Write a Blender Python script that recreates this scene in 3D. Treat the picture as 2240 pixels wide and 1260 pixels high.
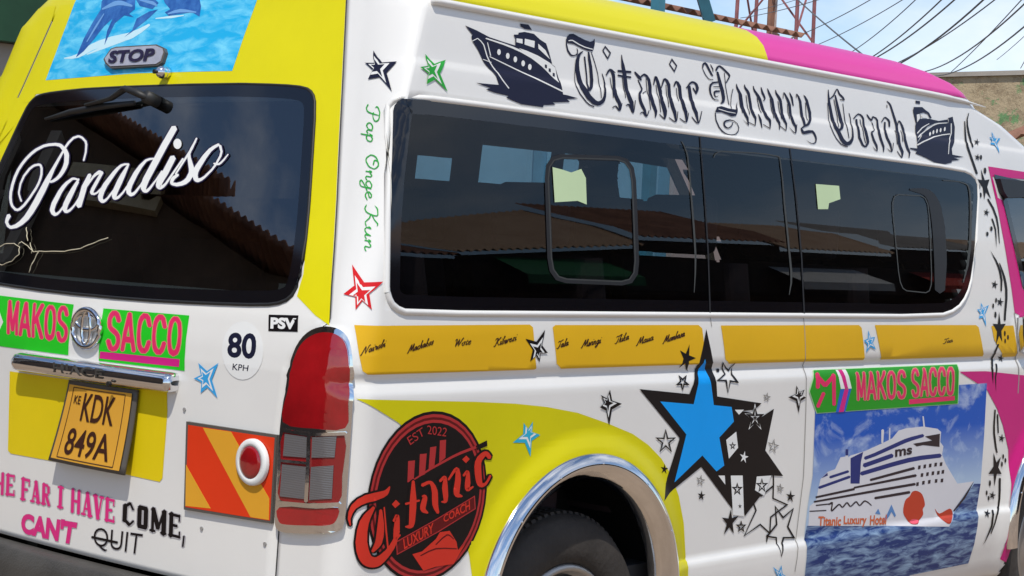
import bpy, bmesh, math, random
from mathutils import Vector, Matrix, geometry

for _o in list(bpy.data.objects):
    bpy.data.objects.remove(_o)
scene = bpy.context.scene
COL = scene.collection
random.seed(7)

# ------------------------------------------------------------------ camera, sky, sun, exposure
# world axes: x = towards the front of the minibus, y = towards its left side, z = up (metres)
cam_data = bpy.data.cameras.new('camera')
cam = bpy.data.objects.new('camera', cam_data)
COL.objects.link(cam)
_f = Vector((0.74760, 0.66363, -0.02631)); _r = Vector((0.66403, -0.74616, 0.04797)); _u = _r.cross(_f)
cam.matrix_world = Matrix(((_r.x, _u.x, -_f.x, -2.76045), (_r.y, _u.y, -_f.y, -3.89625), (_r.z, _u.z, -_f.z, 1.37732), (0, 0, 0, 1)))
cam_data.sensor_width = 36.0
cam_data.lens = 36.0 * 3981.0 / 2240.0
cam_data.clip_start = 0.05
cam_data.clip_end = 3000.0
scene.camera = cam

SUN_DIR = Vector((-0.40, -0.30, 0.87)).normalized()          # towards the sun
world = bpy.data.worlds.new('World'); scene.world = world; world.use_nodes = True
wn = world.node_tree.nodes; wl = world.node_tree.links; wn.clear()
sky = wn.new('ShaderNodeTexSky'); sky.sky_type = 'NISHITA'; sky.sun_disc = False
sky.sun_elevation = math.asin(SUN_DIR.z); sky.sun_rotation = math.atan2(SUN_DIR.x, SUN_DIR.y)
sky.air_density = 0.85; sky.dust_density = 0.15; sky.ozone_density = 2.5
wtc = wn.new('ShaderNodeTexCoord')
wmap = wn.new('ShaderNodeMapping'); wmap.inputs['Scale'].default_value = (1.0, 1.0, 2.2); wmap.inputs['Location'].default_value = (1.7, 0.4, 0.3)
wnoise = wn.new('ShaderNodeTexNoise'); wnoise.inputs['Scale'].default_value = 2.6; wnoise.inputs['Detail'].default_value = 9; wnoise.inputs['Roughness'].default_value = 0.58
wramp = wn.new('ShaderNodeValToRGB'); wramp.color_ramp.elements[0].position = 0.46; wramp.color_ramp.elements[1].position = 0.68
wmul = wn.new('ShaderNodeMath'); wmul.operation = 'MULTIPLY'; wmul.inputs[1].default_value = 0.72
wmix = wn.new('ShaderNodeMixRGB'); wmix.inputs[2].default_value = (7.8, 8.0, 8.3, 1)
wbg = wn.new('ShaderNodeBackground'); wbg.inputs['Strength'].default_value = 0.135
wout = wn.new('ShaderNodeOutputWorld')
wl.new(wtc.outputs['Generated'], wmap.inputs['Vector']); wl.new(wmap.outputs[0], wnoise.inputs['Vector'])
wl.new(wnoise.outputs['Fac'], wramp.inputs[0]); wl.new(wramp.outputs[0], wmul.inputs[0]); wl.new(wmul.outputs[0], wmix.inputs[0])
wl.new(sky.outputs[0], wmix.inputs[1]); wl.new(wmix.outputs[0], wbg.inputs['Color']); wl.new(wbg.outputs[0], wout.inputs['Surface'])

sun_data = bpy.data.lights.new('sun', 'SUN'); sun_data.energy = 3.5; sun_data.angle = math.radians(0.55); sun_data.color = (1.0, 0.935, 0.83)
sun = bpy.data.objects.new('sun', sun_data); COL.objects.link(sun)
sun.rotation_euler = SUN_DIR.to_track_quat('Z', 'Y').to_euler(); sun.location = (0, 0, 30)
scene.view_settings.view_transform = 'Standard'; scene.view_settings.look = 'None'
scene.view_settings.exposure = 0.1; scene.view_settings.gamma = 1.0
scene.render.engine = 'CYCLES'
scene.cycles.max_bounces = 10; scene.cycles.transparent_max_bounces = 16

# ------------------------------------------------------------------ shape of the minibus body
# the body is a loft of plan outlines: R = rear face, W = half width, CR = rear corner radius, XF = front, CF = front corner
def _interp(tab, z):
    if z <= tab[0][0]: return tab[0][1]
    for (a, b), (c, d) in zip(tab, tab[1:]):
        if z <= c: return b + (d - b) * (z - a) / (c - a)
    return tab[-1][1]
T_W = [(.24, .885), (.3, .915), (.4, .936), (.46, .941), (.492, .941), (.505, .936), (.512, .930), (.7, .936), (.9, .941), (1.005, .944), (1.018, .941),
       (1.032, .934), (1.044, .931), (1.056, .937), (1.062, .941), (1.1, .941), (1.15, .939), (1.18, .936), (1.2, .933), (1.45, .906), (1.69, .878), (1.775, .868),
       (1.786, .8655), (1.793, .8615), (1.8, .860), (1.87, .852), (1.915, .846), (1.935, .842), (1.945, .833), (1.9668, .823), (1.9941, .808), (2.0213, .78), (2.0431, .74), (2.0594, .68), (2.0725, .58), (2.0813, .44), (2.0867, .25)]
T_R = [(.24, .02), (.4, .0), (1.05, .0), (1.1, .004), (1.17, .016), (1.25, .040), (1.45, .105), (1.75, .197), (1.94, .252), (1.9832, .264), (2.0213, .277), (2.0431, .288), (2.0594, .31), (2.0725, .37), (2.0813, .50), (2.0867, .75)]
T_C = [(.24, .07), (1., .075), (1.17, .085), (1.4, .11), (1.75, .145), (1.94, .155), (2.0267, .18), (2.0867, .20)]
T_F = [(0.24, 4.45), (0.4, 4.55), (0.8, 4.55), (1.05, 4.45), (1.2, 4.36), (1.45, 4.12), (1.69, 3.88), (1.8, 3.72), (1.87, 3.52), (1.915, 3.32), (1.935, 3.3), (1.9668, 3.27), (1.9941, 3.21), (2.0213, 3.1), (2.0431, 2.94), (2.0594, 2.72), (2.0725, 2.4), (2.0813, 1.7), (2.0867, 1.3)]
T_G = [(0.24, 0.3), (1.1, 0.34), (1.6, 0.32), (1.94, 0.3), (2.0267, 0.3), (2.0867, 0.2)]
WHEEL_X, WHEEL_Z = 0.895, 0.43                                  # centre of the rear wheel arch
FRONT_X = 3.69
def Wf(z): return _interp(T_W, z)
def Rf(z): return _interp(T_R, z)
def Cf(z): return _interp(T_C, z)
T_K = [(.24, .08), (1., .085), (1.17, .085), (1.24, .068), (1.46, .038), (1.7, .033), (1.94, .06), (2.0267, .14), (2.0867, .20)]
def Kf(z): return _interp(T_K, z)
def bow(y): return 0.045 * (y / 0.9) ** 2
def _ss(a, b, v):
    t = min(1.0, max(0.0, (v - a) / (b - a))); return t * t * (3 - 2 * t)
def flare(x, z):
    b = 0.0
    for cx in (WHEEL_X, FRONT_X):
        r = math.hypot(x - cx, z - WHEEL_Z)
        b += 0.017 * (1 - _ss(0.40, 0.475, r))
    return b if z < 1.0 else 0.0
def rear_x(y, z):                                               # x of the rear face
    w, c = Wf(z), Cf(z); ay = abs(y); x = Rf(z) + bow(min(ay, w - c))
    if ay > w - c:
        t = min(1.0, (ay - (w - c)) / c); x += Kf(z) * (1 - math.sqrt(max(0.0, 1 - t * t)))
    return x
def side_y(x, z):                                               # half width at x (positive)
    w, c = Wf(z), Cf(z); x0 = Rf(z) + bow(w - c); cl = Kf(z)
    y = w
    if x < x0 + cl:
        t = min(1.0, max(0.0, (x0 + cl - x) / cl)); y = w - c + c * math.sqrt(max(0.0, 1 - t * t))
    return y + flare(x, z)
def corner_pt(t, z):                                            # t in 0..1 round the right rear corner
    w, c = Wf(z), Cf(z); a = t * math.pi / 2
    return (Rf(z) + bow(w - c) + Kf(z) * (1 - math.cos(a)), -(w - c) - c * math.sin(a), z)
def surf_pt(kind, u, v):                                        # 'side': u=x v=z   'rear': u=y v=z
    return (u, -side_y(u, v), v) if kind == 'side' else (rear_x(u, v), u, v)
def surf_nrm(kind, u, v):
    e = 0.004
    if kind == 'side':
        return Vector((-(side_y(u + e, v) - side_y(u - e, v)) / (2 * e), -1.0, (-1) * (side_y(u, v + e) - side_y(u, v - e)) / (2 * e))).normalized()
    n = Vector((-1.0, (rear_x(u + e, v) - rear_x(u - e, v)) / (2 * e), (rear_x(u, v + e) - rear_x(u, v - e)) / (2 * e)))
    return n.normalized()

# ------------------------------------------------------------------ materials
MATS = {}
def srgb(r, g, b):
    f = lambda c: (c / 255 / 12.92) if c <= 10 else ((c / 255 + 0.055) / 1.055) ** 2.4
    return (f(r), f(g), f(b), 1)
def node_mat(name):
    m = bpy.data.materials.new(name); m.use_nodes = True; MATS[name] = m
    return m, m.node_tree.nodes, m.node_tree.links, m.node_tree.nodes['Principled BSDF']
def mat(name, col, rough=0.5, metal=0.0, coat=0.0, vary=0.0, scale=6.0, bump=0.0, bscale=40.0, spec=None, col2=None, stretch=None):
    m, n, l, b = node_mat(name)
    col = tuple(col[:3]) + (1,)
    b.inputs['Base Color'].default_value = col; b.inputs['Roughness'].default_value = rough; b.inputs['Metallic'].default_value = metal
    b.inputs['Coat Weight'].default_value = coat; b.inputs['Coat Roughness'].default_value = 0.06
    if spec is not None: b.inputs['Specular IOR Level'].default_value = spec
    if vary or col2 or bump:
        tc = n.new('ShaderNodeTexCoord'); mp = n.new('ShaderNodeMapping'); l.new(tc.outputs['Object'], mp.inputs['Vector'])
        if stretch: mp.inputs['Scale'].default_value = stretch
    if vary or col2:
        t = n.new('ShaderNodeTexNoise'); t.inputs['Scale'].default_value = scale; t.inputs['Detail'].default_value = 8; t.inputs['Roughness'].default_value = 0.65
        l.new(mp.outputs[0], t.inputs['Vector'])
        r = n.new('ShaderNodeValToRGB'); r.color_ramp.elements[0].position = 0.3; r.color_ramp.elements[1].position = 0.72
        a = col if col2 else tuple(c * (1 - vary) for c in col[:3]) + (1,)
        z = tuple(col2[:3]) + (1,) if col2 else tuple(min(1, c * (1 + vary)) for c in col[:3]) + (1,)
        r.color_ramp.elements[0].color = a; r.color_ramp.elements[1].color = z
        l.new(t.outputs['Fac'], r.inputs[0]); l.new(r.outputs[0], b.inputs['Base Color'])
    if bump:
        t2 = n.new('ShaderNodeTexNoise'); t2.inputs['Scale'].default_value = bscale; t2.inputs['Detail'].default_value = 6; l.new(mp.outputs[0], t2.inputs['Vector'])
        bp = n.new('ShaderNodeBump'); bp.inputs['Strength'].default_value = bump; bp.inputs['Distance'].default_value = 0.02
        l.new(t2.outputs['Fac'], bp.inputs['Height']); l.new(bp.outputs[0], b.inputs['Normal'])
    return m
mat('paint_white', (0.79, 0.785, 0.76), 0.28, coat=0.55, vary=0.03, scale=2.2)
mat('trim_grey', (0.035, 0.035, 0.037), 0.8)
mat('rubber_black', (0.012, 0.012, 0.012), 0.55)
mat('seam_dark', (0.30, 0.29, 0.28), 0.6)
mat('chrome', (0.78, 0.78, 0.79), 0.07, metal=1.0, vary=0.05, scale=14, bump=0.05, bscale=9)
mat('bumper_grey', (0.055, 0.052, 0.048), 0.55, vary=0.25, scale=9, bump=0.15, bscale=160)
mat('tyre', (0.036, 0.031, 0.027), 0.75, vary=0.35, scale=7, bump=0.2, bscale=60)
mat('rim_steel', (0.42, 0.41, 0.40), 0.38, metal=0.8, vary=0.15)
mat('lens_red', (0.30, 0.005, 0.008), 0.08, coat=1.0, vary=0.35, scale=5)
mat('lens_clear', (0.22, 0.008, 0.010), 0.14, coat=0.8)
mat('seat_cloth', (0.035, 0.018, 0.020), 0.9, vary=0.3, scale=20)
mat('steel_badge', (0.46, 0.47, 0.55), 0.3, metal=0.25, vary=0.12, scale=25)
VINYL = dict(vinyl_yellow=(.70, .635, .004), vinyl_yellow_low=(.64, .585, .004), vinyl_pink=(.58, .018, .20), vinyl_amber=(.72, .42, .012), vinyl_navy=(.012, .013, .035), vinyl_black=(.007, .005, .006),
    vinyl_green=(.025, .36, .045), vinyl_red=(.62, .012, .016), vinyl_sky=(.045, .36, .74), vinyl_cyan=(.03, .42, .62), vinyl_white=(.78, .79, .78), vinyl_blue=(.002, .33, .88), vinyl_grey=(.24, .23, .22),
    vinyl_brown=(.05, .018, .012), vinyl_crimson=(.42, .030, .032), vinyl_maroon=(.12, .006, .008), vinyl_redo=(.62, .035, .020), vinyl_lightgreen=(.50, .80, .44), vinyl_signgreen=(.020, .31, .016), vinyl_brightgreen=(.02, .55, .02),
    vinyl_blue2=(.02, .12, .55), vinyl_magenta=(.62, .018, .22), vinyl_rose=(.72, .028, .13), vinyl_tan=(.50, .34, .16), vinyl_violet=(.022, .016, .05), vinyl_hotpink=(.72, .03, .22), vinyl_grey2=(.48, .46, .48),
    vinyl_plateyellow=(.78, .60, .008), vinyl_orange_red=(.72, .045, .010), vinyl_amber2=(.74, .36, .03), poster_red=(.50, .05, .02), poster_pink=(.75, .10, .16), poster_orange=(.62, .14, .05), ship_white=(.66, .66, .70), ship_navy=(.02, .03, .17),
    ship_dark=(.03, .018, .024), ship_blue=(.10, .24, .52), dolphin_blue=(.012, .085, .40), dolphin_light=(.16, .36, .70), foam_white=(.55, .80, .90), paper_green=(.52, .66, .40), frame_grey=(.055, .058, .056), frame_black=(.02, .02, .022), plate_orange=(.70, .36, .045), board_edge=(.10, .09, .08), visor=(.02, .022, .026))
for _k, _c in VINYL.items():
    mat(_k, _c, 0.38, coat=0.06, vary=0.05, scale=3.0, spec=0.2)
def ribbed(name, col, freq):                                   # fine ribs of a moulded lens
    m, n, l, b = node_mat(name)
    b.inputs['Base Color'].default_value = col; b.inputs['Roughness'].default_value = 0.2; b.inputs['Coat Weight'].default_value = 0.6
    tc = n.new('ShaderNodeTexCoord'); w = n.new('ShaderNodeTexWave'); w.bands_direction = 'Z'; w.inputs['Scale'].default_value = freq; l.new(tc.outputs['Object'], w.inputs['Vector'])
    bp = n.new('ShaderNodeBump'); bp.inputs['Strength'].default_value = 0.16; bp.inputs['Distance'].default_value = 0.003
    l.new(w.outputs['Fac'], bp.inputs['Height']); l.new(bp.outputs[0], b.inputs['Normal'])
mat('dolphin_blue', (.010, .06, .30), 0.38, col2=(.06, .22, .58), scale=22, spec=0.2)
ribbed('lens_grey', (.13, .125, .13, 1), 60)
def poster(name, c0, c1, scale, stretch, lo, hi, grad=None):   # flat print: mottled sky or water
    m, n, l, b = node_mat(name); b.inputs['Roughness'].default_value = 0.35; b.inputs['Coat Weight'].default_value = 0.08; b.inputs['Specular IOR Level'].default_value = 0.25
    tc = n.new('ShaderNodeTexCoord'); mp = n.new('ShaderNodeMapping'); mp.inputs['Scale'].default_value = stretch; l.new(tc.outputs['Object'], mp.inputs['Vector'])
    t = n.new('ShaderNodeTexNoise'); t.inputs['Scale'].default_value = scale; t.inputs['Detail'].default_value = 7; t.inputs['Roughness'].default_value = 0.62; t.inputs['Distortion'].default_value = 0.6; l.new(mp.outputs[0], t.inputs['Vector'])
    r = n.new('ShaderNodeValToRGB'); r.color_ramp.elements[0].position = lo; r.color_ramp.elements[1].position = hi; r.color_ramp.elements[0].color = c0; r.color_ramp.elements[1].color = c1
    l.new(t.outputs['Fac'], r.inputs[0])
    if grad:                                                   # printed horizon haze of the picture
        sp = n.new('ShaderNodeSeparateXYZ'); l.new(tc.outputs['Object'], sp.inputs[0]); mr = n.new('ShaderNodeMapRange'); l.new(sp.outputs['Z'], mr.inputs[0])
        mr.inputs[1].default_value = grad[0]; mr.inputs[2].default_value = grad[1]; mr.inputs[3].default_value = 0.85; mr.inputs[4].default_value = 0.0
        mx = n.new('ShaderNodeMixRGB'); mx.inputs[2].default_value = grad[2]; l.new(mr.outputs[0], mx.inputs[0]); l.new(r.outputs[0], mx.inputs[1]); l.new(mx.outputs[0], b.inputs['Base Color'])
    else: l.new(r.outputs[0], b.inputs['Base Color'])
poster('poster_sky', (.006, .09, .48, 1), (.62, .72, .84, 1), 5.5, (1, 1, 1.5), .50, .76, (.62, .82, (.46, .60, .74, 1)))
poster('poster_sea', (.006, .03, .16, 1), (.30, .44, .62, 1), 30.0, (.35, 1, 1.8), .42, .70)
poster('poster_water', (.012, .42, .78, 1), (.22, .72, .95, 1), 20.0, (1, .5, 1.6), .42, .72)
def glass(name, tint, ior=1.6):
    m = bpy.data.materials.new(name); m.use_nodes = True; MATS[name] = m; n = m.node_tree.nodes; l = m.node_tree.links; n.clear()
    tr = n.new('ShaderNodeBsdfTransparent'); tr.inputs[0].default_value = tint
    gl = n.new('ShaderNodeBsdfGlossy'); gl.inputs['Roughness'].default_value = 0.006; gl.inputs[0].default_value = (1, 1, 1, 1)
    fr = n.new('ShaderNodeFresnel'); ge = n.new('ShaderNodeNewGeometry'); mr = n.new('ShaderNodeMapRange')       # a thin pane mirrors alike from both sides
    mr.inputs[3].default_value = ior; mr.inputs[4].default_value = 1.0 / ior; l.new(ge.outputs['Backfacing'], mr.inputs[0]); l.new(mr.outputs[0], fr.inputs['IOR'])
    mx = n.new('ShaderNodeMixShader'); o = n.new('ShaderNodeOutputMaterial')
    l.new(fr.outputs[0], mx.inputs[0]); l.new(tr.outputs[0], mx.inputs[1]); l.new(gl.outputs[0], mx.inputs[2]); l.new(mx.outputs[0], o.inputs[0])
glass('glass_tinted', (.36, .40, .42, 1), 1.46); glass('glass_clear', (.72, .78, .80, 1), 1.45); glass('glass_rear', (.16, .19, .20, 1), 2.15)
mat('glass_black', (.006, .007, .009), 0.05, coat=0.6)
mat('frit', (.004, .004, .006), 0.06, coat=0.4)
# roof paint: yellow at the back, pink at the front, the border a slanted curve
m, n, l, b = node_mat('roof_paint'); b.inputs['Roughness'].default_value = 0.35; b.inputs['Coat Weight'].default_value = 0.12; b.inputs['Specular IOR Level'].default_value = 0.35
_tc = n.new('ShaderNodeTexCoord'); _sp = n.new('ShaderNodeSeparateXYZ'); l.new(_tc.outputs['Object'], _sp.inputs[0])
_ax = n.new('ShaderNodeMath'); _ax.operation = 'SUBTRACT'; _ax.inputs[0].default_value = 2.06; l.new(_sp.outputs['Z'], _ax.inputs[1])
_pw = n.new('ShaderNodeMath'); _pw.operation = 'MULTIPLY_ADD'; _pw.inputs[1].default_value = -0.12; _pw.inputs[2].default_value = 1.805; l.new(_ax.outputs[0], _pw.inputs[0])
_ab = n.new('ShaderNodeMath'); _ab.operation = 'ABSOLUTE'; l.new(_sp.outputs['Y'], _ab.inputs[0])
_gt = n.new('ShaderNodeMath'); _gt.operation = 'GREATER_THAN'; l.new(_sp.outputs['X'], _gt.inputs[0]); l.new(_pw.outputs[0], _gt.inputs[1])
_mx = n.new('ShaderNodeMixRGB'); _mx.inputs[1].default_value = (.70, .64, .006, 1); _mx.inputs[2].default_value = (.70, .05, .33, 1); l.new(_gt.outputs[0], _mx.inputs[0]); l.new(_mx.outputs[0], b.inputs['Base Color'])
# surroundings
mat('ground_dust', (.20, .145, .10), 0.95, col2=(.33, .25, .18), scale=0.9, bump=0.5, bscale=14)
mat('rust_tin', (.13, .055, .035), 0.75, metal=0.0, col2=(.34, .17, .11), scale=2.2)
mat('tan_tin', (.40, .26, .17), 0.8, col2=(.52, .37, .26), scale=1.5)
mat('pink_shutter', (.62, .46, .42), 0.85, vary=0.1, scale=2)
mat('grey_tin', (.24, .22, .20), 0.7, col2=(.34, .32, .30), scale=1.5)
mat('green_paint', (.012, .062, .026), 0.6, vary=0.35, scale=2.0)
mat('green_beam', (.02, .16, .05), 0.55, vary=0.25, scale=5)
mat('pale_plaster', (.36, .33, .29), 0.9, vary=0.2, scale=1.4)
mat('brown_plaster', (.115, .080, .058), 0.9, vary=0.35, scale=1.2)
mat('dark_timber', (.05, .034, .025), 0.8, vary=0.35, scale=6)
mat('blue_paint', (.055, .22, .30), 0.55, vary=0.2, scale=4)
mat('blue_shutter', (.30, .58, .76), 0.8, vary=0.1, scale=2)
mat('blue_wall', (.16, .40, .56), 0.8, vary=0.15, scale=2)
mat('mast_red', (.27, .095, .10), 0.6, vary=0.3, scale=8)
mat('mast_white', (.50, .40, .36), 0.6, vary=0.25, scale=8)
mat('cable', (.11, .115, .12), 0.6)
mat('cream_paint', (.55, .50, .36), 0.7, vary=0.15)
mat('dark_opening', (.012, .012, .012), 0.6)
mat('maroon_tin', (.18, .03, .05), 0.7, vary=0.2)
mat('canvas_white', (.62, .62, .60), 0.8, vary=0.1)
mat('canvas_red', (.45, .05, .03), 0.8, vary=0.15)
m, n, l, b = node_mat('mossy_wall'); b.inputs['Roughness'].default_value = 0.95      # bare rubble wall with patches of old green paint
_tc = n.new('ShaderNodeTexCoord'); _t1 = n.new('ShaderNodeTexNoise'); _t1.inputs['Scale'].default_value = 1.6; _t1.inputs['Detail'].default_value = 9; _t1.inputs['Roughness'].default_value = .7
_t2 = n.new('ShaderNodeTexNoise'); _t2.inputs['Scale'].default_value = 4.0; _t2.inputs['Roughness'].default_value = .75; _t2.inputs['Detail'].default_value = 8
l.new(_tc.outputs['Object'], _t1.inputs['Vector']); l.new(_tc.outputs['Object'], _t2.inputs['Vector'])
_r1 = n.new('ShaderNodeValToRGB'); _r1.color_ramp.elements[0].position = .57; _r1.color_ramp.elements[1].position = .60; l.new(_t1.outputs['Fac'], _r1.inputs[0])
_r2 = n.new('ShaderNodeValToRGB'); _r2.color_ramp.elements[0].position = .32; _r2.color_ramp.elements[0].color = (.22, .16, .10, 1); _r2.color_ramp.elements[1].position = .52; _r2.color_ramp.elements[1].color = (.46, .37, .24, 1); l.new(_t2.outputs['Fac'], _r2.inputs[0])
_mx = n.new('ShaderNodeMixRGB'); _mx.inputs[2].default_value = (.16, .30, .13, 1); l.new(_r1.outputs[0], _mx.inputs[0]); l.new(_r2.outputs[0], _mx.inputs[1]); l.new(_mx.outputs[0], b.inputs['Base Color'])
_bp = n.new('ShaderNodeBump'); _bp.inputs['Strength'].default_value = .8; _bp.inputs['Distance'].default_value = .05; l.new(_t2.outputs['Fac'], _bp.inputs['Height']); l.new(_bp.outputs[0], b.inputs['Normal'])

# ------------------------------------------------------------------ mesh helpers
class MB:
    def __init__(s): s.v = []; s.f = []
    def box(s, x0, x1, y0, y1, z0, z1):
        i = len(s.v); s.v += [(x, y, z) for z in (z0, z1) for y in (y0, y1) for x in (x0, x1)]
        s.f += [tuple(i + k for k in q) for q in ((0, 2, 3, 1), (4, 5, 7, 6), (0, 1, 5, 4), (2, 6, 7, 3), (0, 4, 6, 2), (1, 3, 7, 5))]
        return s
    def tube(s, pts, r, n=8, cap=True, flat=1.0):
        pts = [Vector(p) for p in pts]; i0 = len(s.v); up = Vector((0, 0, 1))
        for k, p in enumerate(pts):
            t = (pts[min(k + 1, len(pts) - 1)] - pts[max(k - 1, 0)]).normalized()
            a = t.cross(up) if abs(t.dot(up)) < 0.95 else t.cross(Vector((1, 0, 0)))
            a.normalize(); b2 = t.cross(a); rr = r[k] if isinstance(r, (list, tuple)) else r
            for q in range(n):
                g = 2 * math.pi * q / n; s.v.append(tuple(p + a * (rr * math.cos(g)) + b2 * (rr * flat * math.sin(g))))
        for k in range(len(pts) - 1):
            for q in range(n):
                s.f.append((i0 + k * n + q, i0 + k * n + (q + 1) % n, i0 + (k + 1) * n + (q + 1) % n, i0 + (k + 1) * n + q))
        if cap: s.f.append(tuple(i0 + q for q in range(n))[::-1]); e = i0 + (len(pts) - 1) * n; s.f.append(tuple(e + q for q in range(n)))
        return s
    def grid(s, rows, closed=False):
        i0 = len(s.v); nc = len(rows[0])
        for r in rows: s.v += [tuple(p) for p in r]
        for k in range(len(rows) - 1):
            for q in range(nc if closed else nc - 1):
                s.f.append((i0 + k * nc + q, i0 + k * nc + (q + 1) % nc, i0 + (k + 1) * nc + (q + 1) % nc, i0 + (k + 1) * nc + q))
        return s
    def build(s, name, material, parent=None, smooth=False, bevel=0.0, mats=None):
        me = bpy.data.meshes.new(name); me.from_pydata(s.v, [], s.f); me.validate()
        bm = bmesh.new(); bm.from_mesh(me); bmesh.ops.recalc_face_normals(bm, faces=bm.faces); bm.to_mesh(me); bm.free()
        o = bpy.data.objects.new(name, me); COL.objects.link(o); o.parent = parent
        me.materials.append(MATS[material])
        if smooth: me.polygons.foreach_set('use_smooth', [True] * len(me.polygons))
        if bevel: bv = o.modifiers.new('bevel', 'BEVEL'); bv.width = bevel; bv.segments = 2; bv.limit_method = 'ANGLE'
        return o
def tag(o, label, cat=None, group=None, kind=None):
    o['label'] = label
    if cat: o['category'] = cat
    if group: o['group'] = group
    if kind: o['kind'] = kind
    return o
def empty(name, loc=(0, 0, 0), rz=0.0):
    o = bpy.data.objects.new(name, None); COL.objects.link(o); o.location = loc; o.rotation_euler = (0, 0, rz); o.empty_display_size = 0.2
    return o
def structure(o, label=None):
    o['kind'] = 'structure'
    if label: o['label'] = label
    return o

# ------------------------------------------------------------------ setting: ground and street
gm = MB(); gm.grid([[(x, y, 0.0) for x in (-400, -60, -12, 0, 12, 40, 120, 600)] for y in (-400, -60, -12, 0, 12, 60, 400)])
structure(gm.build('ground', 'ground_dust'), 'dusty brown earth ground of the street')

def corrugated(name, parent, p0, p1, depth, drop, amp=0.035, pitch=0.15, thick=0.012, material='rust_tin', out=(0, 1)):
    """wavy sheet: eave runs p0 -> p1, the sheet climbs away from it by depth (horizontal) and drop (height)"""
    a = Vector(p0); b2 = Vector(p1); L = (b2 - a).length; nseg = int(L / pitch * 6); ox, oy = out
    rows = []
    for k in range(2):
        rows.append([a.lerp(b2, i / nseg) + Vector((ox * depth * k, oy * depth * k, drop * k + amp * math.sin(2 * math.pi * i / 6))) for i in range(nseg + 1)])
    mb = MB(); mb.grid(rows); o = mb.build(name, material, parent, smooth=True)
    s = o.modifiers.new('thick', 'SOLIDIFY'); s.thickness = thick
    return o

# long shop on the left of the minibus: green at the rear end, blue further on, rusty tin roof, blue steel props
shop = empty('shop_building', (4.0, 5.0, 0.0)); tag(shop, 'long market shop with rusty corrugated roof and blue painted steel props', 'building')
def shop_part(name, material, *boxes, bevel=0.0):
    mb = MB()
    for q in boxes: mb.box(q[0] - 4.0, q[1] - 4.0, q[2] - 5.0, q[3] - 5.0, q[4], q[5])
    return mb.build(name, material, shop, bevel=bevel)
shop_part('wall', 'blue_wall', (5.2, 12.4, 6.22, 6.6, 0.0, 3.35))
for k in range(4):
    shop_part('shutter', 'pink_shutter' if k == 3 else 'blue_shutter', (5.5 + k * 1.75, 7.0 + k * 1.75, 6.16, 6.216, 0.1, 2.7))
shop_part('fascia', 'dark_timber', (5.0, 12.5, 6.05, 6.13, 3.16, 3.47))
corrugated('roof', shop, (5.0 - 4, 5.98 - 5, 3.53), (12.55 - 4, 5.98 - 5, 3.53), 2.6, 0.55, amp=0.024, pitch=0.17)
for x in (9.95,):
    shop_part('post', 'blue_paint', (x, x + 0.09, 5.83, 5.92, 0.0, 3.9))
for x in (10.75,):
    mb = MB(); mb.tube([(x - 4.0, 5.86 - 5.0, 3.45), (x - 4.0 - 0.45, 5.86 - 5.0, 4.15)], 0.07, 4); mb.build('brace', 'blue_paint', shop)

green = empty('green_building', (0.0, 5.2, 0.0)); tag(green, 'dark green painted shop front with deep overhanging roof edge', 'building')
def gpart(name, material, *boxes):
    mb = MB()
    for q in boxes: mb.box(q[0], q[1], q[2], q[3], q[4], q[5])
    return mb.build(name, material, green)
gpart('wall', 'brown_plaster', (-0.5, 4.9, 0.55, 0.8, 0.0, 3.6))
gpart('fascia', 'green_paint', (-0.6, 4.95, -0.10, 0.0, 2.36, 3.3))
gpart('soffit', 'green_paint', (-0.55, 4.9, 0.002, 0.549, 2.46, 2.56))
gpart('beam', 'green_beam', (2.62, 2.86, 0.05, 0.20, 2.02, 2.455))
gpart('sign_panel', 'cream_paint', (2.55, 2.80, 0.22, 0.26, 1.88, 2.06))
for x in (2.9, 4.6, 1.2): gpart('post', 'pale_plaster', (x, x + 0.22, 0.0, 0.22, 0.0, 2.355))
gpart('door', 'green_beam', (1.7, 2.6, 0.50, 0.548, 0.0, 2.1))

# telecom mast behind the shop
mast = empty('telecom_mast', (20.25, 11.5, 0.0), math.radians(20)); tag(mast, 'red and white steel lattice telecom mast behind the shop', 'mast')
Wm = 0.62; H = 14.0
corners = [(-Wm, -Wm * .8), (Wm, -Wm * .8), (Wm, Wm * .8), (-Wm, Wm * .8)]
for cx, cy in corners:
    mb = MB(); mb.tube([(cx, cy, 0), (cx * .75, cy * .75, H)], 0.030, 6); mb.build('leg', 'mast_red', mast)
for k in range(12):
    z0 = k * 1.15; z1 = z0 + 1.15; s0 = 1 - .25 * z0 / H; s1 = 1 - .25 * z1 / H
    for q in range(4):
        a = corners[q]; b2 = corners[(q + 1) % 4]
        mb = MB(); mb.tube([(a[0] * s0, a[1] * s0, z0), (b2[0] * s1, b2[1] * s1, z1)], 0.017, 5); mb.build('brace', 'mast_red' if k % 4 < 2 else 'mast_white', mast)
for dx in (-.16, -.03, .10):
    mb = MB(); mb.tube([(dx, 0.05, 0), (dx, 0.05, H)], 0.042, 6); mb.build('feeder_cable', 'rust_tin' if dx < 0 else 'mast_white', mast)
for k in range(10):
    mb = MB(); mb.box(-.26, .22, -.02, .0, .9 + k * .62, .96 + k * .62); mb.build('ladder_rung', 'rust_tin', mast)

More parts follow.
